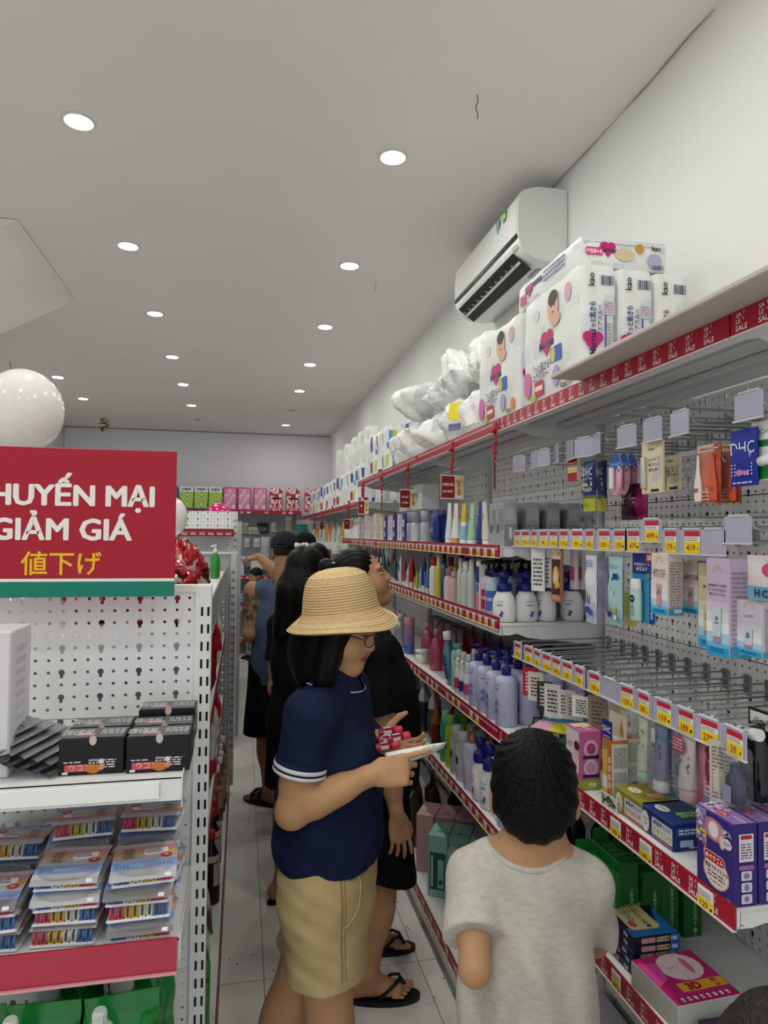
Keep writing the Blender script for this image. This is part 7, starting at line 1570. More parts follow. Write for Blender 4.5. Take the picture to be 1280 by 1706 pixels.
m_hair = M('0b0a0b', .42, noise=.5, scale=60, stretch=(1, 1, .12), bump=.25, bscale=90, spec=.14)
def arm(S, sh, el, wr, r=(.046, .040, .024), k=.02):
    sh, el, wr = map(np.array, (sh, el, wr)); S.cone(sh, el, r[0], r[1]*.93, k); S.cone(sh*.65+el*.35, sh*.3+el*.7, r[0]*.97, r[1], k); S.cone(el, el*.35+wr*.65, r[1]*.97, r[2]*1.25, k); S.cone(el*.7+wr*.3, wr, r[1]*.95, r[2], k)
def leg(S, hip, kn, an, r=(.085, .055, .034), k=.03):
    hip, kn, an = map(np.array, (hip, kn, an)); S.cone(hip, kn, r[0], r[1], k); S.cone(kn, an, r[1]*.9, r[2], k); bk = nrm(np.cross(np.cross(an-kn, [0, 0, 1]) if abs((an-kn)[0])+abs((an-kn)[1]) > .05 else np.array([1., 0, 0]), an-kn)); S.ell(kn*.68+an*.32, (r[1]*.98, r[1]*.98, .12), k)
def sines(seed, amp, fr, n=5):
    r = random.Random(seed); w = [(r.uniform(-1, 1)*fr[0], r.uniform(-1, 1)*fr[1], r.uniform(-1, 1)*fr[2], r.uniform(0, 6.28)) for _ in range(n)]
    return lambda x, y, z: amp*sum(np.sin(a*x+b*y+c*z+p) for a, b, c, p in w)/n*1.6
# ------------------------------------------------------------------ woman in the straw hat, navy polo and khaki shorts
def straw_hat(t, c, axis, R_):
    """bucket hat of coiled straw braid"""
    b = MB(); z = Vector(axis).normalized(); x = Vector((1, 0, 0)); x = (x-z*x.dot(z)).normalized(); y = z.cross(x); Rm = Matrix((x, y, z)).transposed()
    key = [(.0005, .112), (.03, .111), (.055, .106), (.074, .095), (.086, .075), (.093, .05), (.098, .022), (.101, .004), (.108, -.006), (.120, -.016), (.133, -.027), (.146, -.039)]
    prof = []; acc = 0; rings = []
    for i in range(len(key)-1):
        (r0, z0), (r1, z1) = key[i], key[i+1]; L = math.hypot(r1-r0, z1-z0); n = max(2, int(L/.0011)); nx, nz = (z0-z1)/L, (r1-r0)/L
        for j in range(n):
            f = j/n; a = acc+L*f; rings.append(abs(math.sin(a/.0068*PI)) < .42); w = abs(math.sin(a/.0068*PI))*.0026; prof.append((max(r0+(r1-r0)*f+nx*w, .0004), z0+(z1-z0)*f+nz*w))
        acc += L
    inner = [(.143, -.0405), (.118, -.019), (.098, -.002), (.094, .02), (.088, .05), (.07, .09), (.0005, .105)]
    m = M('e3c896', .75, noise=.12, scale=160, bump=.3, bscale=420, spec=.2); m3 = M('ae8a56', .8, noise=.12, scale=160); m2 = M('a98452', .8, noise=.15, scale=80)
    b.lathe(prof, m, 72, closed=False, c=Vector(c)-t.location, R=Rm, mats=[m3 if q else m for q in rings]); b.lathe(inner, m2, 48, closed=False, c=Vector(c)-t.location, R=Rm)
    # gentle waver of the brim
    for i, p in enumerate(b.v):
        q = Vector(p)-(Vector(c)-t.location); r = (q-z*q.dot(z)).length
        if r > .105: a = math.atan2(q.dot(y), q.dot(x)); b.v[i] = tuple(Vector(p)+z*(r-.105)*(.22*math.sin(2*a+.6)+.12*math.sin(3*a)))
    return b.build('straw_hat', t)
def woman_hat():
    t = thing('person', 'woman in a straw bucket hat, navy polo and khaki shorts reading a white tube', 'person', (.235, 1.8, 0))
    sk = skin('c4976f'); yaw = math.radians(-25); B = basis(yaw)
    f = B[1]; r = B[0]; c = V(.232, 1.8, 1.085); p = V(.236, 1.8, .79)
    shR = c+r*.155+V(0, 0, .125); shL = c-r*.155+V(0, 0, .125); elR = V(.128, 1.668, .985); wrR = V(.304, 1.606, 1.080)
    elL = V(.27, 1.96, .99); wrL = V(.335, 1.775, 1.118); hc = V(.262, 1.79, 1.405); HB = basis(math.radians(-38), math.radians(-16), .05)
    hipR = p+r*.08; hipL = p-r*.08; knR = V(.236, 1.745, .41); anR = V(.222, 1.735, .085); knL = V(.150, 1.86, .42); anL = V(.04, 1.86, .10)
    S = Clay((-.08, 1.42, -.01), (.58, 2.1, 1.58), .0042)
    torso(S, c, p, B, (.135, .12, .145), (.095, .09, .11), [shR, shL])
    S.cone(c+V(0, 0, .14), hc+V(-.015, .01, -.06), .052, .047, .03); L = head(S, hc, HB, .98)
    arm(S, shR, elR, wrR, (.044, .041, .024)); arm(S, shL, elL, wrL, (.044, .038, .023))
    hd = nrm(V(.985, -.05, .12)); bent = (.95, 1.35, .7)
    hand(S, wrR+hd*.012, hd, (-.1, -.86, .42), (0, .42, .86), [(.02, .1, .06), (.75, 1.2, .7), bent, bent], [(.75, .1, .8), (.9, 0, .5), (1, 0, .2)], .92)
    d2 = nrm(V(.84, -.50, -.20))
    hand(S, wrL+d2*.012, d2, (.05, .5, -.86), (.1, .86, .5), [(.3, .5, .4), (.3, .45, .35), (.28, .4, .3), (.25, .4, .3)], [(.3, .9, .4), (.5, .7, .6), (.75, .35, .6)], .92)
    leg(S, hipR, knR, anR, (.088, .058, .034)); leg(S, hipL, knL, anL, (.088, .058, .034))
    foot.side = -1; fr = foot(S, anR-V(0, 0, .005), anR+V(.2, -.04, 0), .92); foot.side = 1; fl = foot(S, V(.04, 1.86, .08), V(.26, 1.85, 0), .92)
    lips = M('96504a', .4)
    lc = L(0, .09, -.054)
    def mf(P): return ((np.linalg.norm((P-lc)@HB.T/np.array([.019, .018, .0098]), axis=1) < 1)).astype(int)
    S.build('body', [sk, lips], t, mf)
    face_parts(t, L, HB, .98)
    # black bob
    H = Clay((.05, 1.62, 1.22), (.45, 1.98, 1.56), .004); e = lambda q, rr, k=.03, op='u': H.ell(L(*q), rr, k, HB, op)
    e((0, -.022, .03), (.086, .096, .095)); e((0, -.055, -.06), (.088, .062, .085), .04)
    for q in (-1, 1): H.cone(L(q*.068, .018, .02), L(q*.078, .03, -.125), .036, .030, .03); H.cone(L(q*.07, -.04, -.02), L(q*.075, -.035, -.145), .03, .018, .03)
    H.cone(L(0, -.08, -.05), L(0, -.075, -.15), .045, .03, .04); e((0, .125, -.04), (.064, .085, .14), .012, 's'); H.ell(L(0, -.05, -.09), (.085, .06, .075), .04, HB)
    H.warp(lambda x, y, z: .0022*np.sin(160*x+90*y)*np.cos(12*z)); H.build('hair', [m_hair], t)
    hat = straw_hat(t, (.258, 1.79, 1.448), (-.12, .0, .99), 1)
    # glasses
    b = MB(); o = Vector(t.location); G_ = lambda *q: Vector(L(*q))-o
    for q in (-1, 1):
        b.tube([G_(q*.032+.0215*math.cos(a), .1045-.004*math.cos(a)*q, .002+.0165*math.sin(a)) for a in [2*PI*i/20 for i in range(21)]], .0014, C('2a1c18'), 5)
        b.tube([G_(q*.0535, .1, .006), G_(q*.076, .06, .006), G_(q*.079, .0, .004)], .0014, C('2a1c18'), 5)
    b.tube([G_(-.0105, .1065, .004), G_(0, .109, .007), G_(.0105, .1065, .004)], .0014, C('2a1c18'), 5); b.build('glasses', t)
    # polo shirt
    nv = cloth('18213f'); wt = cloth('dcdde2', .03)
    T = Clay((-.02, 1.5, .74), (.52, 2.12, 1.32), .0045)
    torso(T, c, p+V(0, 0, .03), B, (.142, .14, .15), (.108, .112, .112), [shR, shL], .010, bust=1); T.cone(p+V(0, 0, -.1), c+V(0, 0, -.1), .12, .11, .08)
    T.cone(c+V(0, 0, .12), hc+V(-.02, .01, -.105), .07, .056, .03)
    sl = shR*.40+elR*.60
    T.cone(shR, sl, .060, .062, .03); T.cone(shL, shL*.4+elL*.6, .060, .062, .03)
    T.cut(nrm(elR-shR), sl+nrm(elR-shR)*.0) if False else None
    T.warp(lambda x, y, z: .0022*np.sin(34*x-26*z+10*y)+.0018*np.sin(60*z+38*x)+.0012*np.sin(90*x-70*z))
    # hem, neckline and sleeve ends
    T.cut((.05, .12, -1), (.23, 1.8, .836)); T.cut((HB[1][0]*.25, HB[1][1]*.25, 1), hc+V(0, 0, -.118))
    for s_, e_ in ((shR, elR), (shL, elL)):
        dv = nrm(e_-s_); pp = s_*.42+e_*.58; x, y, z = T.ax; D = dv[0]*x[:, None, None]+dv[1]*y[None, :, None]+dv[2]*z[None, None, :]-float(dv@pp)
        q = s_*.55+e_*.45; near = np.sqrt((x[:, None, None]-e_[0])**2+(y[None, :, None]-e_[1])**2+(z[None, None, :]-e_[2])**2) < .14
        far_ = ((x[:, None, None]-c[0])*dv[0]+(y[None, :, None]-c[1])*dv[1]) > -9
        # only the sleeve: keep torso by testing distance to the arm axis
        ba = e_-s_; h = np.clip(((x[:, None, None]-s_[0])*ba[0]+(y[None, :, None]-s_[1])*ba[1]+(z[None, None, :]-s_[2])*ba[2])/float(ba@ba), 0, 1.3)
        ad = np.sqrt((x[:, None, None]-s_[0]-ba[0]*h)**2+(y[None, :, None]-s_[1]-ba[1]*h)**2+(z[None, None, :]-s_[2]-ba[2]*h)**2)
        T.F = np.where((ad < .085) & (D > -.01) & (np.abs(D) < .09) & near, np.maximum(T.F, D), T.F).astype(np.float32)
    dv = nrm(elR-shR); p0 = shR*.42+elR*.58
    def pm(P):
        D = (P-p0)@dv; ba = elR-shR; h = np.clip(((P-shR)@ba)/float(ba@ba), 0, 1.2); ad = np.linalg.norm(P-shR-h[:, None]*ba, axis=1)
        return ((ad < .08) & (((D > -.0075) & (D < -.0005)) | ((D > -.0225) & (D < -.014)))).astype(int)
    T.build('polo_shirt', [nv], t)
    for s_, e_, mm in ((shR, elR, 1), (shL, elL, 0)):
        dv2 = Vector(nrm(e_-s_)); Rq = Vector((0, 0, 1)).rotation_difference(dv2).to_matrix(); b = MB(); q0 = Vector(s_*.42+e_*.58)-Vector(t.location)
        prof = [(.0625, -.034), (.0655, -.03), (.0655, -.0225), (.0662, -.022), (.0662, -.0135), (.0655, -.013), (.0655, -.0085), (.0662, -.008), (.0662, -.0005), (.0655, 0), (.060, .001), (.046, -.004)]
        b.lathe(prof, nv, 40, c=q0, R=Rq, closed=False, mats=[nv, nv, wt, wt, wt, nv, nv, wt, wt, wt, nv, nv]); b.build('sleeve_cuff', t)
    # collar with a white edge line
    b = MB(); nc = hc+V(-.022, .012, -.112)
    def ring(rad, dz, wob=0): return [Vector(nc+B.T@np.array([rad*math.sin(a), rad*1.05*math.cos(a)-.004, dz+.018*(-math.cos(a))])) for a in [2*PI*(i+.5)/36+.14*0 for i in range(36)]]
    r0, r1, r2 = ring(.058, .022), ring(.066, .018), ring(.086, -.03); vs = [p_-o for p_ in r0+r1+r2]
    b.add(vs, [(k*36+i, k*36+(i+1) % 36, (k+1)*36+(i+1) % 36, (k+1)*36+i) for k in (0, 1) for i in range(35)], nv, True)
    b.tube([p_-o for p_ in r2[:36]], .0016, wt, 5); b.build('collar', t)
    b = MB(); q = Vector(c+B.T@np.array([.02, .158, .055]))-o; b.rect(q, Vector(-B[0])*-1, Z_, .026, .01, C('cfe6ee'), .004); b.rect(q+Vector((0, 0, -.012)), Vector(B[0]), Z_, .02, .006, C('5ab0c8'), .004); b.build('chest_badge', t)
    # khaki shorts
    kh = cloth('c6ad80', .05, .16); Sx = Clay((-.02, 1.55, .42), (.5, 2.06, .9), .0045)
    Sx.ell(p+V(0, 0, -.02), (.155, .122, .15), .05, B)
    for hp_, kn_, q in ((hipR, knR, 1), (hipL, knL, -1)):
        e2 = hp_*.2+kn_*.8; Sx.cone(hp_+V(0, 0, -.02), e2+V(.004, -.006*q, 0), .098 if q > 0 else .088, .100 if q > 0 else .088, .05)
    Sx.cone(p+V(0, 0, -.05), p+V(.0, 0, -.2), .105, .10, .05)
    Sx.warp(lambda x, y, z: .0028*np.sin(30*x+46*z)+.002*np.sin(-52*x+38*z+20*y)+.0012*np.sin(110*z+60*x)); Sx.cut((.07, .05, -1), (.24, 1.66, .558)); Sx.cut((0, 0, 1), (.24, 1.8, .872)); Sx.build('shorts', [kh], t)
    # side seam and pocket edge lie on the cloth: traced by dropping points on the shorts volume
    def onto(x, z):
        ix = int((x-Sx.lo[0])/Sx.res); iz = int((z-Sx.lo[2])/Sx.res); col = Sx.F[ix, :, iz]; k = np.argmax(col < 0); return Vector((x, float(Sx.ax[1][k])-.0045, z))-o
    b = MB(); b.tube([onto(.244+.0002*i, .82-.0135*i) for i in range(18)], .0012, C('8a744a'), 5); b.tube([onto(.253+.0002*i, .82-.0135*i) for i in range(18)], .0008, C('9a8458'), 4); b.build('side_seam', t)
    b = MB(); b.tube([onto(x, z) for x, z in ((.290, .83), (.297, .795), (.292, .755), (.278, .73), (.262, .717), (.252, .714))], .0022, C('d0b888'), 5); b.build('pocket_edge', t)
    for d_, a_, q in ((fr, anR, -1), (fl, V(.04, 1.86, 0), 1)): foot.side = q; flipflop(t, d_, a_, .92, '2a2320')
    # what she holds
    T2 = thing('cosmetic_tube', 'white cosmetic tube held by the woman in the straw hat', 'tube', (.338, 1.592, 1.1))
    b = MB(); n = 20; vs = []; rows = 9
    for i in range(rows):
        q = i/(rows-1); rz_ = .019*(1-q)**.55+.0015; ry_ = .019+.0035*q
        for k in range(n): a = 2*PI*k/n; vs.append((.150*q-.02, ry_*math.cos(a), rz_*math.sin(a)))
    b.add(vs, [(i*n+k, i*n+(k+1) % n, (i+1)*n+(k+1) % n, (i+1)*n+k) for i in range(rows-1) for k in range(n)]+[tuple(range(n))[::-1], tuple((rows-1)*n+k for k in range(n))], M('efefec', .3), True)
    b.lines((.085, -.0205, -.002), X_, Z_, .035, .01, 2, C('a8aca6'), .002); bo = b.build('tube_body', T2)
    T2.rotation_euler = (math.radians(-35), math.radians(-11), math.radians(3)); T2.location = (.372, 1.632, 1.106)
    lb = ['upper', 'middle', 'lower', 'front']
    for k, (x, y, z, rz) in enumerate([(.372, 1.715, 1.150, -.1), (.366, 1.70, 1.136, .05), (.358, 1.685, 1.122, -.05), (.388, 1.69, 1.140, .12)]):
        q = thing('lip_gloss_tube', '%s of the crimson mini tubes in the woman\'s other hand' % lb[k], 'tube', (x, y, z), rz, 'crimson mini tubes')
        b = MB(); b.lathe([(.0085, 0), (.0095, .003), (.0095, .04)], M('8e1f44', .15, coat=.5), 14, R=Matrix.Rotation(PI/2, 3, 'Y'), c=(-.025, 0, 0)); b.rect((-.002, -.0096, .0), X_, Z_, .02, .009, C('d8b4c0'), .0005); b.rect((-.002, -.003, .0095), X_, Y_, .02, .009, C('dccad0'), .0005); b.build('tube_body', q)
        b = MB(); b.lathe([(.0095, 0), (.0095, .018), (.007, .021)], M('d8384e', .25, coat=.4), 14, R=Matrix.Rotation(PI/2, 3, 'Y'), c=(.0155, 0, 0)); b.build('cap', q); q.rotation_euler = (0, -.12, rz)
woman_hat()
# ------------------------------------------------------------------ the other shoppers
def clothes(S, name, mat, t, cuts, wr=None):
    if wr: S.warp(wr)
    for n, p in cuts: S.cut(n, p)
    return S.build(name, [mat], t)
def sleeve_cut(T, s_, e_, q, rad=.095):
    """end a sleeve square at fraction q of the upper arm without touching the torso"""
    dv = nrm(e_-s_); pp = s_*(1-q)+e_*q; x, y, z = T.ax; D = dv[0]*(x[:, None, None]-pp[0])+dv[1]*(y[None, :, None]-pp[1])+dv[2]*(z[None, None, :]-pp[2])
    ba = e_-s_; h = np.clip(((x[:, None, None]-s_[0])*ba[0]+(y[None, :, None]-s_[1])*ba[1]+(z[None, None, :]-s_[2])*ba[2])/float(ba@ba), 0, 1.4)
    ad = np.sqrt((x[:, None, None]-s_[0]-ba[0]*h)**2+(y[None, :, None]-s_[1]-ba[1]*h)**2+(z[None, None, :]-s_[2]-ba[2]*h)**2)
    T.F = np.where((ad < rad) & (D > -.01) & (D < .11), np.maximum(T.F, D), T.F).astype(np.float32)
def woman_profile():
    t = thing('person', 'woman in black with hair in a bun, looking up at the shelf in profile', 'person', (.52, 2.6, 0))
    sk = skin('b98a66'); B = basis(math.radians(-12)); r = B[0]; c = V(.505, 2.6, 1.09); p = V(.52, 2.6, .80); hc = V(.452, 2.6, 1.472); HB = basis(math.radians(-14), math.radians(19))
    shR = c+r*.155+V(.0, 0, .125); shL = c-r*.155+V(0, 0, .125); elR = V(.518, 2.408, .885); wrR = V(.545, 2.368, .675); elL = V(.52, 2.79, .93); wrL = V(.60, 2.76, .72)
    hipR = p+r*.085; hipL = p-r*.085; knR = V(.535, 2.49, .43); anR = V(.462, 2.432, .085); knL = V(.56, 2.70, .43); anL = V(.535, 2.70, .085)
    S = Clay((.2, 2.26, -.01), (.8, 2.95, 1.63), .0037)
    torso(S, c, p, B, (.13, .115, .14), (.095, .09, .11), [shR, shL]); S.cone(c+V(0, 0, .13), hc+V(-.01, 0, -.06), .054, .050, .03); L = head(S, hc, HB, 1.05, 1.02)
    arm(S, shR, elR, wrR, (.05, .043, .025)); arm(S, shL, elL, wrL, (.05, .042, .025))
    hand(S, wrR+V(.004, 0, -.012), (.16, .02, -1), (.25, -.95, .0), (.95, .25, .15), [(.1, .2, .15), (.15, .25, .2), (.2, .3, .2), (.25, .3, .25)], [(.8, .6, .3), (.95, .3, .3), (1, 0, .2)], 1.02, .10)
    hand(S, wrL+V(0, 0, -.012), (.2, 0, -1), (.1, .99, 0), (.99, 0, .2), [(.3, .4, .3)]*4, [(.8, .5, .3), (.95, .2, .3), (1, 0, .2)], .95)
    leg(S, hipR, knR, anR, (.085, .056, .035)); leg(S, hipL, knL, anL, (.085, .056, .035))
    foot.side = -1; fr = foot(S, anR, anR+V(.2, -.025, 0), 1.0); foot.side = 1; fl = foot(S, anL, anL+V(.2, -.01, 0), .85)
    lc = L(0, .09, -.054); lips = M('8f4a44', .4)
    S.build('body', [sk, lips], t, lambda P: (np.linalg.norm(((P-lc)@HB.T)/np.array([.02, .02, .0105]), axis=1) < 1).astype(int)); face_parts(t, L, HB, 1.05)
    H = Clay((.24, 2.42, 1.28), (.66, 2.78, 1.7), .0046); e = lambda q, rr, k=.02, op='u': H.ell(L(*q), rr, k, HB, op)
    e((0, -.015, .04), (.084, .095, .092)); e((0, -.07, -.02), (.075, .05, .075), .03); e((0, .125, -.062), (.070, .085, .112), .010, 's'); e((0, -.105, .085), (.038, .034, .038), .012)
    for q in (-1, 1): e((q*.072, .012, -.01), (.016, .03, .05), .015)
    H.warp(lambda x, y, z: .0012*np.sin(260*y+120*z)); H.build('hair', [m_hair], t)
    b = MB(); q = Vector(L(.03, -.075, .095))-t.location; b.tube([q, q+Vector((.02, -.03, .0))], .005, C('c8c0b8'), 6); b.build('hair_clip', t)
    bk = cloth('101013', .06); T = Clay((.2, 2.26, .60), (.82, 2.95, 1.4), .005)
    torso(T, c, p, B, (.15, .15, .155), (.118, .13, .135), [shR, shL], .012, bust=1, k=.08); T.cone(p+V(.015, 0, -.1), c+V(.03, 0, -.1), .14, .135, .08); T.cone(c+V(0, 0, .1), hc+V(-.02, 0, -.09), .07, .056, .03)
    T.cone(shR, shR*.25+elR*.75, .066, .072, .03); T.cone(shL, shL*.25+elL*.75, .066, .072, .03); sleeve_cut(T, shR, elR, .63); sleeve_cut(T, shL, elL, .63)
    clothes(T, 't_shirt', bk, t, [((0, 0, -1), (.5, 2.6, .69)), ((.2, -.1, 1), hc+V(-.01, 0, -.125))], lambda x, y, z: .003*np.sin(30*x-22*z+14*y)+.002*np.sin(48*z+30*y))
    Q = Clay((.2, 2.3, .3), (.82, 2.92, .95), .005); Q.ell(p, (.15, .13, .16), .05, B)
    for h_, k_ in ((hipR, knR), (hipL, knL)): Q.cone(h_, k_+V(.0, 0, -.03), .105, .115, .05)
    Q.cone(p, p+V(.01, 0, -.28), .12, .11, .06); clothes(Q, 'shorts', cloth('0d0d0f', .05), t, [((-.25, .1, -1), (.6, 2.5, .40))], lambda x, y, z: .002*np.sin(40*x+30*z))
    for f_, a_, q, s_ in ((fr, anR, -1, 1.0), (fl, anL, 1, .9)): foot.side = q; flipflop(t, f_, a_, s_)
woman_profile()
def woman_long_hair():
    t = thing('person', 'woman with long black hair in a black top behind the straw hat', 'person', (.27, 3.15, 0))
    sk = skin('a87c5c'); B = basis(math.radians(30)); r = B[0]; c = V(.262, 3.15, 1.09); p = V(.265, 3.15, .80); hc = V(.30, 3.16, 1.465); HB = basis(math.radians(35), math.radians(-8))
    sh = [c+r*q*.15+V(0, 0, .12) for q in (1, -1)]; el = [V(.36, 2.99, .93), V(.165, 3.22, .93)]; wr = [V(.46, 3.06, .95), V(.28, 3.33, .93)]
    hip = [p+r*.08, p-r*.08]; kn = [V(.30, 3.08, .43), V(.215, 3.2, .43)]; an = [V(.30, 3.06, .085), V(.20, 3.16, .085)]
    S = Clay((.0, 2.85, -.01), (.62, 3.5, 1.62), .0056); torso(S, c, p, B, (.125, .11, .135), (.09, .085, .105), sh); S.cone(c+V(0, 0, .12), hc+V(-.01, 0, -.06), .05, .048, .03); L = head(S, hc, HB, 1.0)
    for i in (0, 1):
        arm(S, sh[i], el[i], wr[i], (.045, .038, .023)); hand(S, wr[i], nrm(wr[i]-el[i]), (0, 0, 1), (r if i else -r), [(.4, .4, .3)]*4, [(.7, .6, .3), (.9, .3, .2), (1, 0, .2)], .92); leg(S, hip[i], kn[i], an[i], (.082, .053, .033)); foot.side = -1 if i == 0 else 1; f_ = foot(S, an[i], an[i]+V(.17, .1, 0), .92); flipflop(t, f_, an[i], .92, '141416', 'sandal')
    S.build('body', [sk], t); face_parts(t, L, HB, 1.0)
    H = Clay((.05, 2.95, 1.1), (.55, 3.4, 1.62), .005); e = lambda q, rr, k=.03, op='u': H.ell(L(*q), rr, k, HB, op)
    e((0, -.02, .035), (.086, .1, .095)); e((0, -.06, -.08), (.092, .06, .1), .04); H.cone(L(0, -.07, -.08), L(-.01, -.095, -.27), .075, .05, .05); H.cone(L(-.05, -.04, -.05), L(-.075, -.06, -.26), .05, .03, .05); H.cone(L(.05, -.04, -.05), L(.07, -.05, -.24), .05, .03, .05); e((0, .12, -.04), (.066, .085, .11), .012, 's')
    H.warp(lambda x, y, z: .002*np.sin(150*x+120*y)*np.cos(9*z)); H.build('hair', [m_hair], t)
    b = MB(); q = Vector(L(-.015, -.045, .128))-t.location
    for k in range(9): a = 2*PI*k/9; b.sphere(q+Vector((.026*math.cos(a), .02*math.sin(a), .004*math.sin(3*a))), .0105, C('d0c8bc'), 8, 6)
    b.build('scrunchie', t)
    T = Clay((.0, 2.85, .66), (.6, 3.5, 1.4), .0056); torso(T, c, p, B, (.138, .128, .14), (.105, .1, .11), sh, .012, bust=1, k=.07)
    for i in (0, 1): T.cone(sh[i], sh[i]*.4+el[i]*.6, .062, .064, .03); sleeve_cut(T, sh[i], el[i], .55)
    clothes(T, 't_shirt', cloth('0f0f12', .05), t, [((0, 0, -1), (.2, 3.1, .74)), ((0, 0, 1), hc+V(0, 0, -.15))], lambda x, y, z: .002*np.sin(30*x+30*z))
    Q = Clay((.0, 2.85, .38), (.6, 3.5, .92), .0056); Q.ell(p, (.148, .125, .15), .05, B)
    for i in (0, 1): Q.cone(hip[i], kn[i], .1, .1, .05)
    clothes(Q, 'shorts', cloth('121216', .05), t, [((0, 0, -1), (.2, 3.1, .5))])
woman_long_hair()
def man_cap():
    t = thing('person', 'man in a dark cap, slate blue sleeveless top and black shorts, seen from behind', 'person', (.26, 4.3, 0))
    sk = skin('a47a58'); B = basis(math.radians(80)); r = B[0]; c = V(.262, 4.3, 1.13); p = V(.255, 4.3, .84); hc = V(.268, 4.33, 1.53); HB = basis(math.radians(72), math.radians(-6))
    sh = [c+r*.195+V(0, 0, .165), c-r*.195+V(0, 0, .165)]; el = [V(.50, 4.35, 1.02), V(.058, 4.27, 1.035)]; wr = [V(.48, 4.56, .95), V(.075, 4.50, .96)]
    hip = [p+r*.095, p-r*.095]; kn = [V(.36, 4.32, .46), V(.16, 4.32, .45)]; an = [V(.36, 4.27, .09), V(.185, 4.26, .09)]
    S = Clay((-.06, 4.02, -.01), (.64, 4.74, 1.68), .0062); torso(S, c, p, B, (.175, .155, .155), (.115, .115, .12), sh, k=.07); S.cone(c+V(0, 0, .16), hc+V(0, -.015, -.05), .066, .066, .03); S.cone(hc+V(0, -.04, -.05), c+V(0, -.04, .2), .05, .055, .03); L = head(S, hc, HB, 1.06)
    for i in (0, 1):
        arm(S, sh[i], el[i], wr[i], (.058, .048, .03)); hand(S, wr[i], nrm(wr[i]-el[i]), (0, 0, 1), (r if i else -r), [(.6, .6, .4)]*4, [(.7, .6, .3), (.9, .3, .2), (1, 0, .2)], 1.0); leg(S, hip[i], kn[i], an[i], (.098, .062, .04)); foot.side = -1 if i == 0 else 1
    foot.side = 1; f1 = foot(S, an[1], an[1]+V(-.17, .16, 0), 1.06); foot.side = -1; f0 = foot(S, an[0], an[0]+V(.05, .2, 0), 1.06)
    ink = M('4a4038', .55, h2='94704f', scale=38); a0, a1 = sh[1], el[1]; ba = a1-a0
    def mf(P): h = ((P-a0)@ba)/float(ba@ba); ad = np.linalg.norm(P-a0-h[:, None]*ba, axis=1); return ((ad < .075) & (h > .1) & (h < .72) & (P[:, 0] < .2)).astype(int)
    S.build('body', [sk, ink], t, mf); face_parts(t, L, HB, 1.06)
    H = Clay((.1, 4.15, 1.4), (.45, 4.5, 1.68), .0055); H.ell(L(0, -.014, .03), (.077, .097, .086), .02, HB); H.ell(L(0, .11, -.06), (.075, .085, .13), .012, HB, 's'); H.cut(-HB[2], L(0, 0, -.022)); H.build('hair', [M('2a221e', .6, noise=.3, scale=120)], t)
    K = Clay((.1, 4.1, 1.45), (.45, 4.6, 1.72), .005); K.ell(L(0, -.016, .045), (.090, .112, .092), .02, HB); K.cut(-HB[2], L(0, 0, .026)); K.ell(L(0, .125, .035), (.07, .075, .012), .02, HB)
    K.ell(L(0, -.12, .018), (.03, .03, .026), .008, HB, 's'); K.build('cap', [cloth('20242d', .1)], t)
    b = MB(); o = Vector(t.location); b.tube([Vector(L(.074*math.sin(a), -.016-.104*math.cos(a), .03))-o for a in [-.5+.1*i for i in range(11)]], .006, C('191c24'), 6); b.build('cap_strap', t)
    T = Clay((-.06, 4.02, .64), (.64, 4.74, 1.42), .006); torso(T, c, p, B, (.185, .18, .178), (.125, .14, .138), [c+r*.11+V(0, 0, .17), c-r*.11+V(0, 0, .17)], .012, k=.08); T.cone(p+V(0, 0, -.08), c+V(0, 0, -.1), .15, .14, .08)
    for i, q in ((0, 1), (1, -1)): T.cone(c+r*q*.11+V(0, 0, .16), sh[i]+V(0, 0, .0), .06, .058, .04)
    T.cut(-(-r)*-1, sh[1]-r*.012) if False else None
    for q in (1, -1): T.cut(r*q, c+r*q*.196)
    clothes(T, 'tank_top', M('4d5c74', .9, noise=.18, scale=26, bump=.1, bscale=240, spec=.1), t, [((0, 0, -1), (.2, 4.3, .735)), ((0, .1, 1), hc+V(0, -.05, -.135))], lambda x, y, z: .003*np.sin(36*x+18*z)+.0025*np.sin(30*z-26*x))
    b = MB(); b.tube([Vector(c)-o+Vector((.072*math.cos(a), .066*math.sin(a), .235+.012*math.sin(a))) for a in [2*PI*i/30 for i in range(31)]], .0028, C('6a3a22'), 5); b.build('necklace', t)
    Q = Clay((-.06, 4.02, .34), (.64, 4.7, .95), .006); Q.ell(p, (.168, .145, .15), .05, B)
    for i in (0, 1): Q.cone(hip[i], kn[i]+V((.01, -.01)[i], 0, -.04), .115, .125, .05)
    clothes(Q, 'shorts', cloth('0e0e10', .05), t, [((0, .0, -1), (.2, 4.3, .42))], lambda x, y, z: .003*np.sin(44*x+8*z))
    for f_, a_, q in ((f1, an[1], 1), (f0, an[0], -1)):
        foot.side = q; s = flipflop(t, f_, a_, 1.08, '17171a', 'sandal'); b = MB(); d, l = f_
        for k, (u, hh) in enumerate(((.10, .058), (.045, .082))): b.tube([Vector(np.array([a_[0], a_[1], 0])+d*u+l*.052*math.cos(w)+np.array([0, 0, .016+hh*math.sin(w)]))-o for w in [PI*i/10 for i in range(11)]], .0105, C('1b1b1e'), 6)
        b.build('sandal_band', s)
man_cap()
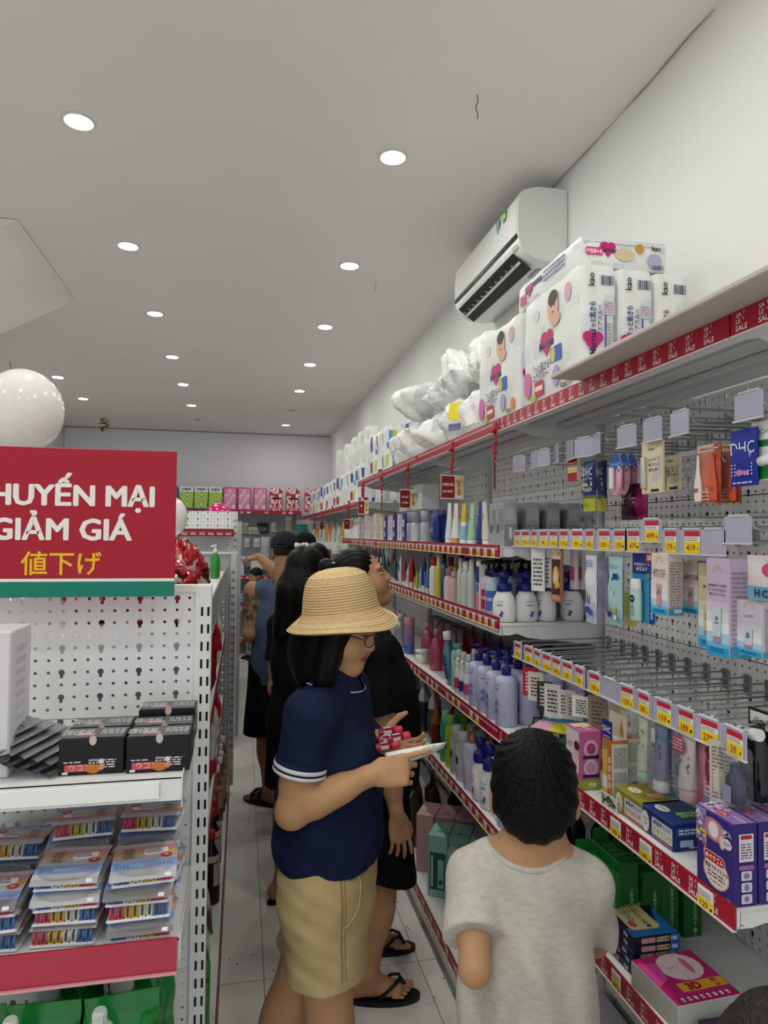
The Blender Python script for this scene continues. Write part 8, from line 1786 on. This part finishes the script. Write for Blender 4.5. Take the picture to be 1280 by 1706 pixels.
def reaching_person():
    t = thing('person', 'person in a black cap stretching one arm out behind the man', 'person', (.47, 5.35, 0))
    sk = skin('a97f5e'); B = basis(math.radians(120)); r = B[0]; c = V(.45, 5.35, 1.12); p = V(.46, 5.36, .82); hc = V(.475, 5.33, 1.535); HB = basis(math.radians(100), 0)
    sh = [c+r*.17+V(0, 0, .15), c-r*.17+V(0, 0, .15)]; el = [V(.62, 5.5, 1.0), V(.238, 5.25, 1.375)]; wr = [V(.6, 5.64, .9), V(.125, 5.33, 1.475)]
    hip = [p+r*.085, p-r*.085]; kn = [V(.52, 5.42, .45), V(.40, 5.34, .45)]; an = [V(.52, 5.42, .085), V(.40, 5.32, .085)]
    S = Clay((-.02, 5.02, -.01), (.8, 5.76, 1.7), .0075); torso(S, c, p, B, (.15, .13, .14), (.1, .1, .11), sh); S.cone(c+V(0, 0, .15), hc+V(0, 0, -.05), .055, .055, .03); L = head(S, hc, HB, 1.02)
    for i in (0, 1): arm(S, sh[i], el[i], wr[i], (.05, .042, .026)); leg(S, hip[i], kn[i], an[i]); foot.side = 1; foot(S, an[i], an[i]+V(-.1, .18, 0))
    hand(S, wr[0], (0, .4, -1), (1, 0, 0), (0, 1, 0), [(.4, .4, .3)]*4, [(.7, .6, .3)]*3); hand(S, wr[1], (-.9, .1, -.15), (0, -.3, 1), (0, .9, .2), [(.35, .6, .5), (.4, .6, .5), (.45, .6, .5), (.5, .6, .5)], [(.6, .7, .4), (.8, .4, .5), (.8, .2, .6)], .95)
    S.build('body', [sk], t); face_parts(t, L, HB, 1.02)
    K = Clay((.3, 5.15, 1.45), (.68, 5.55, 1.72), .006); K.ell(L(0, -.016, .045), (.088, .108, .09), .02, HB); K.cut(-HB[2], L(0, 0, .02)); K.ell(L(0, .12, .03), (.065, .07, .012), .02, HB); K.build('cap', [cloth('121214')], t)
    T = Clay((.05, 5.02, .62), (.8, 5.76, 1.42), .007); torso(T, c, p, B, (.162, .148, .15), (.112, .112, .12), sh, .01)
    for i in (0, 1): T.cone(sh[i], sh[i]*.5+el[i]*.5, .066, .066, .03); sleeve_cut(T, sh[i], el[i], .5)
    clothes(T, 't_shirt', cloth('2a2c34'), t, [((0, 0, -1), (.4, 5.3, .72)), ((0, 0, 1), hc+V(0, 0, -.14))])
    Q = Clay((.2, 5.1, .02), (.8, 5.7, .95), .008); Q.ell(p, (.15, .12, .14), .05, B)
    for i in (0, 1): Q.cone(hip[i], kn[i], .1, .085, .04); Q.cone(kn[i], an[i], .085, .07, .03)
    clothes(Q, 'trousers', cloth('1a1c22'), t, [((0, 0, -1), (.4, 5.3, .09))])
reaching_person()
def woman_bun_behind():
    t = thing('person', 'person whose dark pinned-up hair shows beside the man in the cap', 'person', (.42, 3.8, 0))
    sk = skin('a97f5e'); B = basis(math.radians(60)); r = B[0]; c = V(.42, 3.8, 1.07); p = V(.42, 3.8, .78); hc = V(.405, 3.8, 1.475); HB = basis(math.radians(65), math.radians(-4))
    sh = [c+r*.15+V(0, 0, .13), c-r*.15+V(0, 0, .13)]; el = [V(.52, 3.7, .92), V(.33, 3.93, .92)]; wr = [V(.6, 3.82, .9), V(.42, 4.0, .9)]; hip = [p+r*.08, p-r*.08]; kn = [V(.47, 3.76, .43), V(.38, 3.84, .43)]; an = [V(.47, 3.76, .085), V(.38, 3.84, .085)]
    S = Clay((.15, 3.55, -.01), (.78, 4.15, 1.62), .0075); torso(S, c, p, B, (.13, .115, .135), (.09, .09, .11), sh); S.cone(c+V(0, 0, .13), hc+V(0, 0, -.05), .05, .05, .03); L = head(S, hc, HB, .98)
    for i in (0, 1): arm(S, sh[i], el[i], wr[i]); leg(S, hip[i], kn[i], an[i]); foot.side = 1; foot(S, an[i], an[i]+V(.12, .16, 0)); hand(S, wr[i], nrm(wr[i]-el[i]), (0, 0, 1), (r if i else -r), [(.4, .4, .3)]*4, [(.7, .6, .3)]*3, .92)
    S.build('body', [sk], t); face_parts(t, L, HB, .98)
    H = Clay((.26, 3.65, 1.35), (.56, 3.95, 1.66), .0055); H.ell(L(0, -.02, .035), (.085, .1, .095), .02, HB); H.ell(L(0, -.09, .07), (.05, .04, .04), .02, HB); H.ell(L(0, .12, -.04), (.07, .085, .11), .012, HB, 's'); H.cut(-HB[2], L(0, 0, -.06)); H.build('hair', [m_hair], t)
    T = Clay((.15, 3.55, .1), (.78, 4.15, 1.36), .008); torso(T, c, p, B, (.142, .13, .148), (.105, .1, .12), sh, .01, bust=1); T.cone(p, p+V(0, 0, -.3), .15, .17, .06)
    for i in (0, 1): T.cone(sh[i], sh[i]*.4+el[i]*.6, .06, .062, .03); sleeve_cut(T, sh[i], el[i], .55)
    clothes(T, 'dress', cloth('3a3438'), t, [((0, 0, -1), (.4, 3.8, .46)), ((0, 0, 1), hc+V(0, 0, -.15))])
woman_bun_behind()
def far_child():
    torso.k = .74
    Y = 9.05; q = at(426, 947, Y=Y); zt = q.z; s = zt/1.25; x0 = at(424, 1000, Y=Y).x
    t = thing('person', 'small child in a pale patterned top standing by the far shelves', 'person', (x0, Y, 0))
    sk = skin('b58a68'); B = basis(math.radians(-150)); r = B[0]; hc = V(x0+.01, Y, zt-.105); c = V(x0-.02, Y, .80*s); p = V(x0, Y, .60*s); HB = basis(math.radians(-150), math.radians(-14))
    sh = [c+r*.115*s+V(0, 0, .1), c-r*.115*s+V(0, 0, .1)]; el = [c+r*.16+V(0, 0, -.07), c-r*.16+V(0, 0, -.07)]; wr = [el[0]+B[1]*.12+V(0, 0, -.08), el[1]+B[1]*.12+V(0, 0, -.08)]; hip = [p+r*.06, p-r*.06]; kn = [p+r*.065+V(0, 0, -.28*s), p-r*.065+V(0, 0, -.28*s)]; an = [V(*(k[:2]), .07) for k in kn]
    S = Clay((x0-.32, Y-.3, -.01), (x0+.32, Y+.3, zt+.03), .008); torso(S, c, p, B, (.105, .1, .105), (.075, .08, .085), sh, k=.05); S.cone(c+V(0, 0, .1), hc+V(0, 0, -.04), .04, .042, .03); L = head(S, hc, HB, .94)
    for i in (0, 1): arm(S, sh[i], el[i], wr[i], (.034, .03, .02)); hand(S, wr[i], nrm(wr[i]-el[i]), r, B[1], [(.3, .4, .3)]*4, [(.7, .6, .3)]*3, .68); leg(S, hip[i], kn[i], an[i], (.062, .042, .028)); foot.side = 1; foot(S, an[i], an[i]+B[1]*.15, .7)
    S.build('body', [sk], t); face_parts(t, L, HB, .94)
    H = Clay((x0-.14, Y-.16, zt-.2), (x0+.16, Y+.16, zt+.03), .006); H.ell(L(0, -.018, .036), (.074, .094, .084), .02, HB); H.ell(L(0, .12, -.05), (.07, .085, .115), .01, HB, 's'); H.cut(-HB[2], L(0, 0, .0)); H.build('hair', [M('17120f', .55, noise=.3, scale=90)], t)
    T = Clay((x0-.3, Y-.28, .4), (x0+.3, Y+.28, zt-.15), .008); torso(T, c, p, B, (.118, .118, .122), (.09, .1, .1), sh, .008, k=.05)
    for i in (0, 1): T.cone(sh[i], sh[i]*.4+el[i]*.6, .048, .05, .02); sleeve_cut(T, sh[i], el[i], .6)
    clothes(T, 't_shirt', M('c4c4c0', .8, h2='6a6c74', scale=22), t, [((0, 0, -1), (x0, Y, .5*s)), ((0, 0, 1), hc+V(0, 0, -.13))])
    Q = Clay((x0-.3, Y-.28, .02), (x0+.3, Y+.28, .72), .008); Q.ell(p, (.115, .1, .1), .04, B)
    for i in (0, 1): Q.cone(hip[i], kn[i], .075, .07, .03); Q.cone(kn[i], an[i], .07, .055, .03)
    clothes(Q, 'trousers', M('aeb0b4', .8, h2='5a5c66', scale=26), t, [((0, 0, -1), (x0, Y, .07))])
    o = Vector(t.location)
    for i in (0, 1):
        a = Vector((an[i][0], an[i][1], 0))-o; d = Vector(B[1]); b = MB(); Rm = Matrix.Rotation(math.atan2(d.y, d.x), 3, 'Z'); b.box(a+d*.04+Vector((0, 0, .014)), (.21, .085, .024), C('e6e6e6'), .01, R=Rm); b.sphere(a+d*.05+Vector((0, 0, .045)), (.10, .042, .035), C('17171b'), 14, 8, R=Rm); b.sphere(a-d*.02+Vector((0, 0, .06)), (.05, .04, .05), C('17171b'), 12, 8, R=Rm); b.build('shoe', t)
far_child()
# ------------------------------------------------------------------ boy in the grey T-shirt, back to the camera
def boy():
    torso.k = .74
    t = thing('person', 'boy with short black hair in a pale grey T-shirt, back turned, at the shelf', 'person', (.565, 1.26, 0))
    sk = skin('b48a66'); yaw = math.radians(72); B = basis(yaw, 0); r = B[0]; f = B[1]; c = V(.555, 1.262, .90); p = V(.56, 1.24, .635)
    hc = V(.573, 1.275, 1.142); HB = basis(math.radians(66), math.radians(-14), .03)
    shR = c+r*.108+V(0, 0, .078); shL = c-r*.108+V(0, 0, .078); elR = V(.725, 1.315, .815); elL = V(.412, 1.165, .888); wrR = V(.72, 1.43, .735); wrL = V(.50, 1.375, .80)
    hip = [p+r*.075, p-r*.075]; kn = [V(.62, 1.24, .345), V(.50, 1.22, .345)]; an = [V(.62, 1.21, .07), V(.495, 1.19, .07)]
    S = Clay((.26, .98, -.01), (.86, 1.55, 1.29), .0042); torso(S, c, p, B, (.105, .10, .108), (.078, .08, .09), [shR, shL], k=.05)
    S.cone(c+V(0, 0, .08), hc+V(-.006, -.02, -.05), .05, .052, .035); S.cone(c-r*.06+V(0, 0, .105), c+r*.06+V(0, 0, .105), .04, .04, .05); L = head(S, hc, HB, .97)
    for q in (-1, 1): S.ell(L(q*.081, -.010, -.014), (.009, .018, .03), .008, HB)
    for e_, s_, w_ in ((elR, shR, wrR), (elL, shL, wrL)): arm(S, s_, e_, w_, (.030, .026, .019)); hand(S, w_, nrm(w_-e_), (0, 0, 1), (r if e_ is elL else -r), [(.4, .5, .4)]*4, [(.7, .6, .3), (.9, .3, .3), (1, 0, .2)], .74)
    for i in (0, 1): leg(S, hip[i], kn[i], an[i], (.07, .046, .03)); foot.side = (-1, 1)[i]; fd = foot(S, an[i], an[i]+f*.18, .78); flipflop(t, fd, an[i], .8, '23262e', 'sandal')
    S.build('body', [sk], t); face_parts(t, L, HB, .97)
    H = Clay((.42, 1.1, 1.0), (.74, 1.45, 1.30), .0036); e = lambda q, rr, k=.02, op='u': H.ell(L(*q), rr, k, HB, op)
    e((0, -.012, .037), (.083, .099, .088)); e((0, -.055, -.025), (.068, .052, .06), .03)
    for q in (-1, 1): e((q*.058, -.022, -.01), (.024, .038, .042), .02)
    e((0, .125, -.06), (.085, .075, .10), .012, 's')
    for q in (-1, 1): e((q*.092, .002, -.022), (.03, .028, .042), .008, 's')
    cr = L(.01, -.05, .115)
    def whorl(x, y, z):
        dx, dy, dz = x-cr[0], y-cr[1], z-cr[2]; d = np.sqrt(dx*dx+dy*dy+dz*dz); a = np.arctan2(dx*r[0]+dy*r[1], dx*f[0]*0+dz*1.0+dy*.2); return .0018*np.sin(34*a+30*d)*np.clip(d/.03, 0, 1)
    H.warp(whorl, .02); H.build('hair', [M('0a0a0c', .4, noise=.5, scale=70, bump=.5, bscale=160, spec=.12)], t)
    # T-shirt
    T = Clay((.26, 1.0, .52), (.86, 1.5, 1.09), .0042); torso(T, c, p+V(0, 0, .0), B, (.104, .11, .12), (.09, .1, .106), [shR, shL], .006, k=.05); T.cone(p+V(0, 0, -.06), c+V(0, -.005, -.06), .118, .105, .07)
    T.cone(c-r*.075+V(0, 0, .098), c+r*.075+V(0, 0, .098), .042, .042, .05)
    T0 = T.F.copy()
    for s_, e_ in ((shR, elR), (shL, elL)):
        T.cone(s_, s_*.2+e_*.8, .044, .056, .03); sleeve_cut(T, s_, e_, .68, .075); T.F = np.minimum(T.F, T0)
    T.warp(lambda x, y, z: .010*np.sin(80*(x*r[0]+y*r[1])+7*z+.8*np.sin(14*z))*np.clip((.97-z)/.22, 0, 1)+.002*np.sin(30*z-44*x)+.0015*np.sin(70*x+50*z))
    nk = hc+V(-.008, -.035, -.128); T.cut((-.02*0+f[0]*.42, f[1]*.42, 1), nk+V(0, 0, .016)) if False else None
    # scooped neckline: a sphere of air round the neck
    Tb = T.F.copy(); T.ell(c+V(0, .004, .185), (.082, .082, .085), .008, None, 's'); T.cut((0, 0, -1), (.5, 1.2, .56))
    gm = M('bdb8b0', .9, noise=.10, scale=55, bump=.12, bscale=300, spec=.1, stretch=(1, 1, 3)); T.build('t_shirt', [gm], t)
    b = MB(); o = Vector(t.location); pts = []
    P0 = c+V(0, .004, .185)
    for i in range(48):   # ribbed neckband along the rim where the scoop leaves the shirt
        a = 2*PI*i/48; best = None
        for po in np.linspace(.35, 2.6, 220):
            q = np.array([P0[0]+.082*math.sin(po)*math.cos(a), P0[1]+.082*math.sin(po)*math.sin(a), P0[2]-.085*math.cos(po)]); ii = tuple(int(round((q[k]-T.lo[k])/T.res)) for k in range(3))
            if any(ii[k] < 0 or ii[k] >= Tb.shape[k] for k in range(3)) or Tb[ii] > 0: best = q; break
        if best is not None: pts.append(Vector(best)-o+Vector((.003*math.cos(a), .003*math.sin(a), -.006)))
    if len(pts) > 10:
        # smooth the loop
        for _ in range(6): pts = [(pts[k-1]+pts[k]*2+pts[(k+1) % len(pts)])/4 for k in range(len(pts))]
        b.tube(pts+[pts[0]], .0062, gm, 8); b.build('neckband', t)
    Q = Clay((.3, 1.0, .28), (.84, 1.45, .75), .006); Q.ell(p, (.13, .105, .12), .04, B)
    for i in (0, 1): Q.cone(hip[i], kn[i], .085, .085, .04)
    clothes(Q, 'shorts', cloth('2c3038'), t, [((0, 0, -1), (.5, 1.2, .37))])
boy()
def corner_child():
    torso.k = .74
    q = at(1272, 1668, Y=.58); zt = q.z-.014; x0, y0 = q.x+.045, .58
    t = thing('person', 'dark brown hair top of another child in the lower corner, very near', 'person', (x0, y0, 0))
    sk = skin('b08664'); B = basis(math.radians(60)); r = B[0]; f = B[1]; s = zt/1.2; hc = V(x0, y0, zt-.118); c = V(x0, y0-.01, zt-.36); p = V(x0, y0-.01, zt-.60); HB = basis(math.radians(60), math.radians(-18))
    sh = [c+r*.125+V(0, 0, .085), c-r*.125+V(0, 0, .085)]; el = [c+r*.165+V(0, 0, -.10), c-r*.165+V(0, 0, -.10)]; wr = [el[0]+f*.06+V(0, 0, -.15), el[1]+f*.06+V(0, 0, -.15)]; hip = [p+r*.07, p-r*.07]; kn = [V(p[0]+r[0]*.07, p[1]+r[1]*.07, .29), V(p[0]-r[0]*.07, p[1]-r[1]*.07, .29)]; an = [V(k[0], k[1], .07) for k in kn]
    S = Clay((x0-.3, y0-.3, -.01), (x0+.3, y0+.32, zt+.03), .007); torso(S, c, p, B, (.115, .11, .115), (.08, .085, .09), sh, k=.05); S.cone(c+V(0, 0, .08), hc+V(0, -.01, -.05), .045, .047, .03); L = head(S, hc, HB, .96)
    for i in (0, 1): arm(S, sh[i], el[i], wr[i], (.036, .032, .021)); hand(S, wr[i], nrm(wr[i]-el[i]), r, f, [(.3, .4, .3)]*4, [(.7, .6, .3)]*3, .7); leg(S, hip[i], kn[i], an[i], (.066, .044, .029)); foot.side = 1; foot(S, an[i], an[i]+f*.16, .74)
    S.build('body', [sk], t); face_parts(t, L, HB, .96)
    H = Clay((x0-.16, y0-.18, zt-.24), (x0+.16, y0+.18, zt+.03), .0045); H.ell(L(0, -.014, .036), (.082, .100, .088), .02, HB); H.ell(L(0, -.05, -.03), (.068, .05, .07), .03, HB); H.ell(L(0, .125, -.06), (.085, .075, .10), .012, HB, 's'); H.warp(lambda x, y, z: .0018*np.sin(180*x+140*y+60*z)); H.build('hair', [M('201814', .5, noise=.4, scale=70, bump=.4, bscale=160)], t)
    T = Clay((x0-.3, y0-.3, .3), (x0+.3, y0+.3, zt-.2), .007); torso(T, c, p, B, (.128, .126, .13), (.095, .1, .105), sh, .008, k=.05)
    for i in (0, 1): T.cone(sh[i], sh[i]*.4+el[i]*.6, .05, .054, .02); sleeve_cut(T, sh[i], el[i], .62)
    clothes(T, 't_shirt', cloth('3a4048'), t, [((0, 0, -1), (x0, y0, zt-.68)), ((0, 0, 1), hc+V(0, 0, -.14))])
    Q = Clay((x0-.3, y0-.3, .2), (x0+.3, y0+.3, zt-.45), .007); Q.ell(p, (.12, .1, .1), .04, B)
    for i in (0, 1): Q.cone(hip[i], kn[i], .08, .078, .03)
    clothes(Q, 'shorts', cloth('23262c'), t, [((0, 0, -1), (x0, y0, .3))])
corner_child()
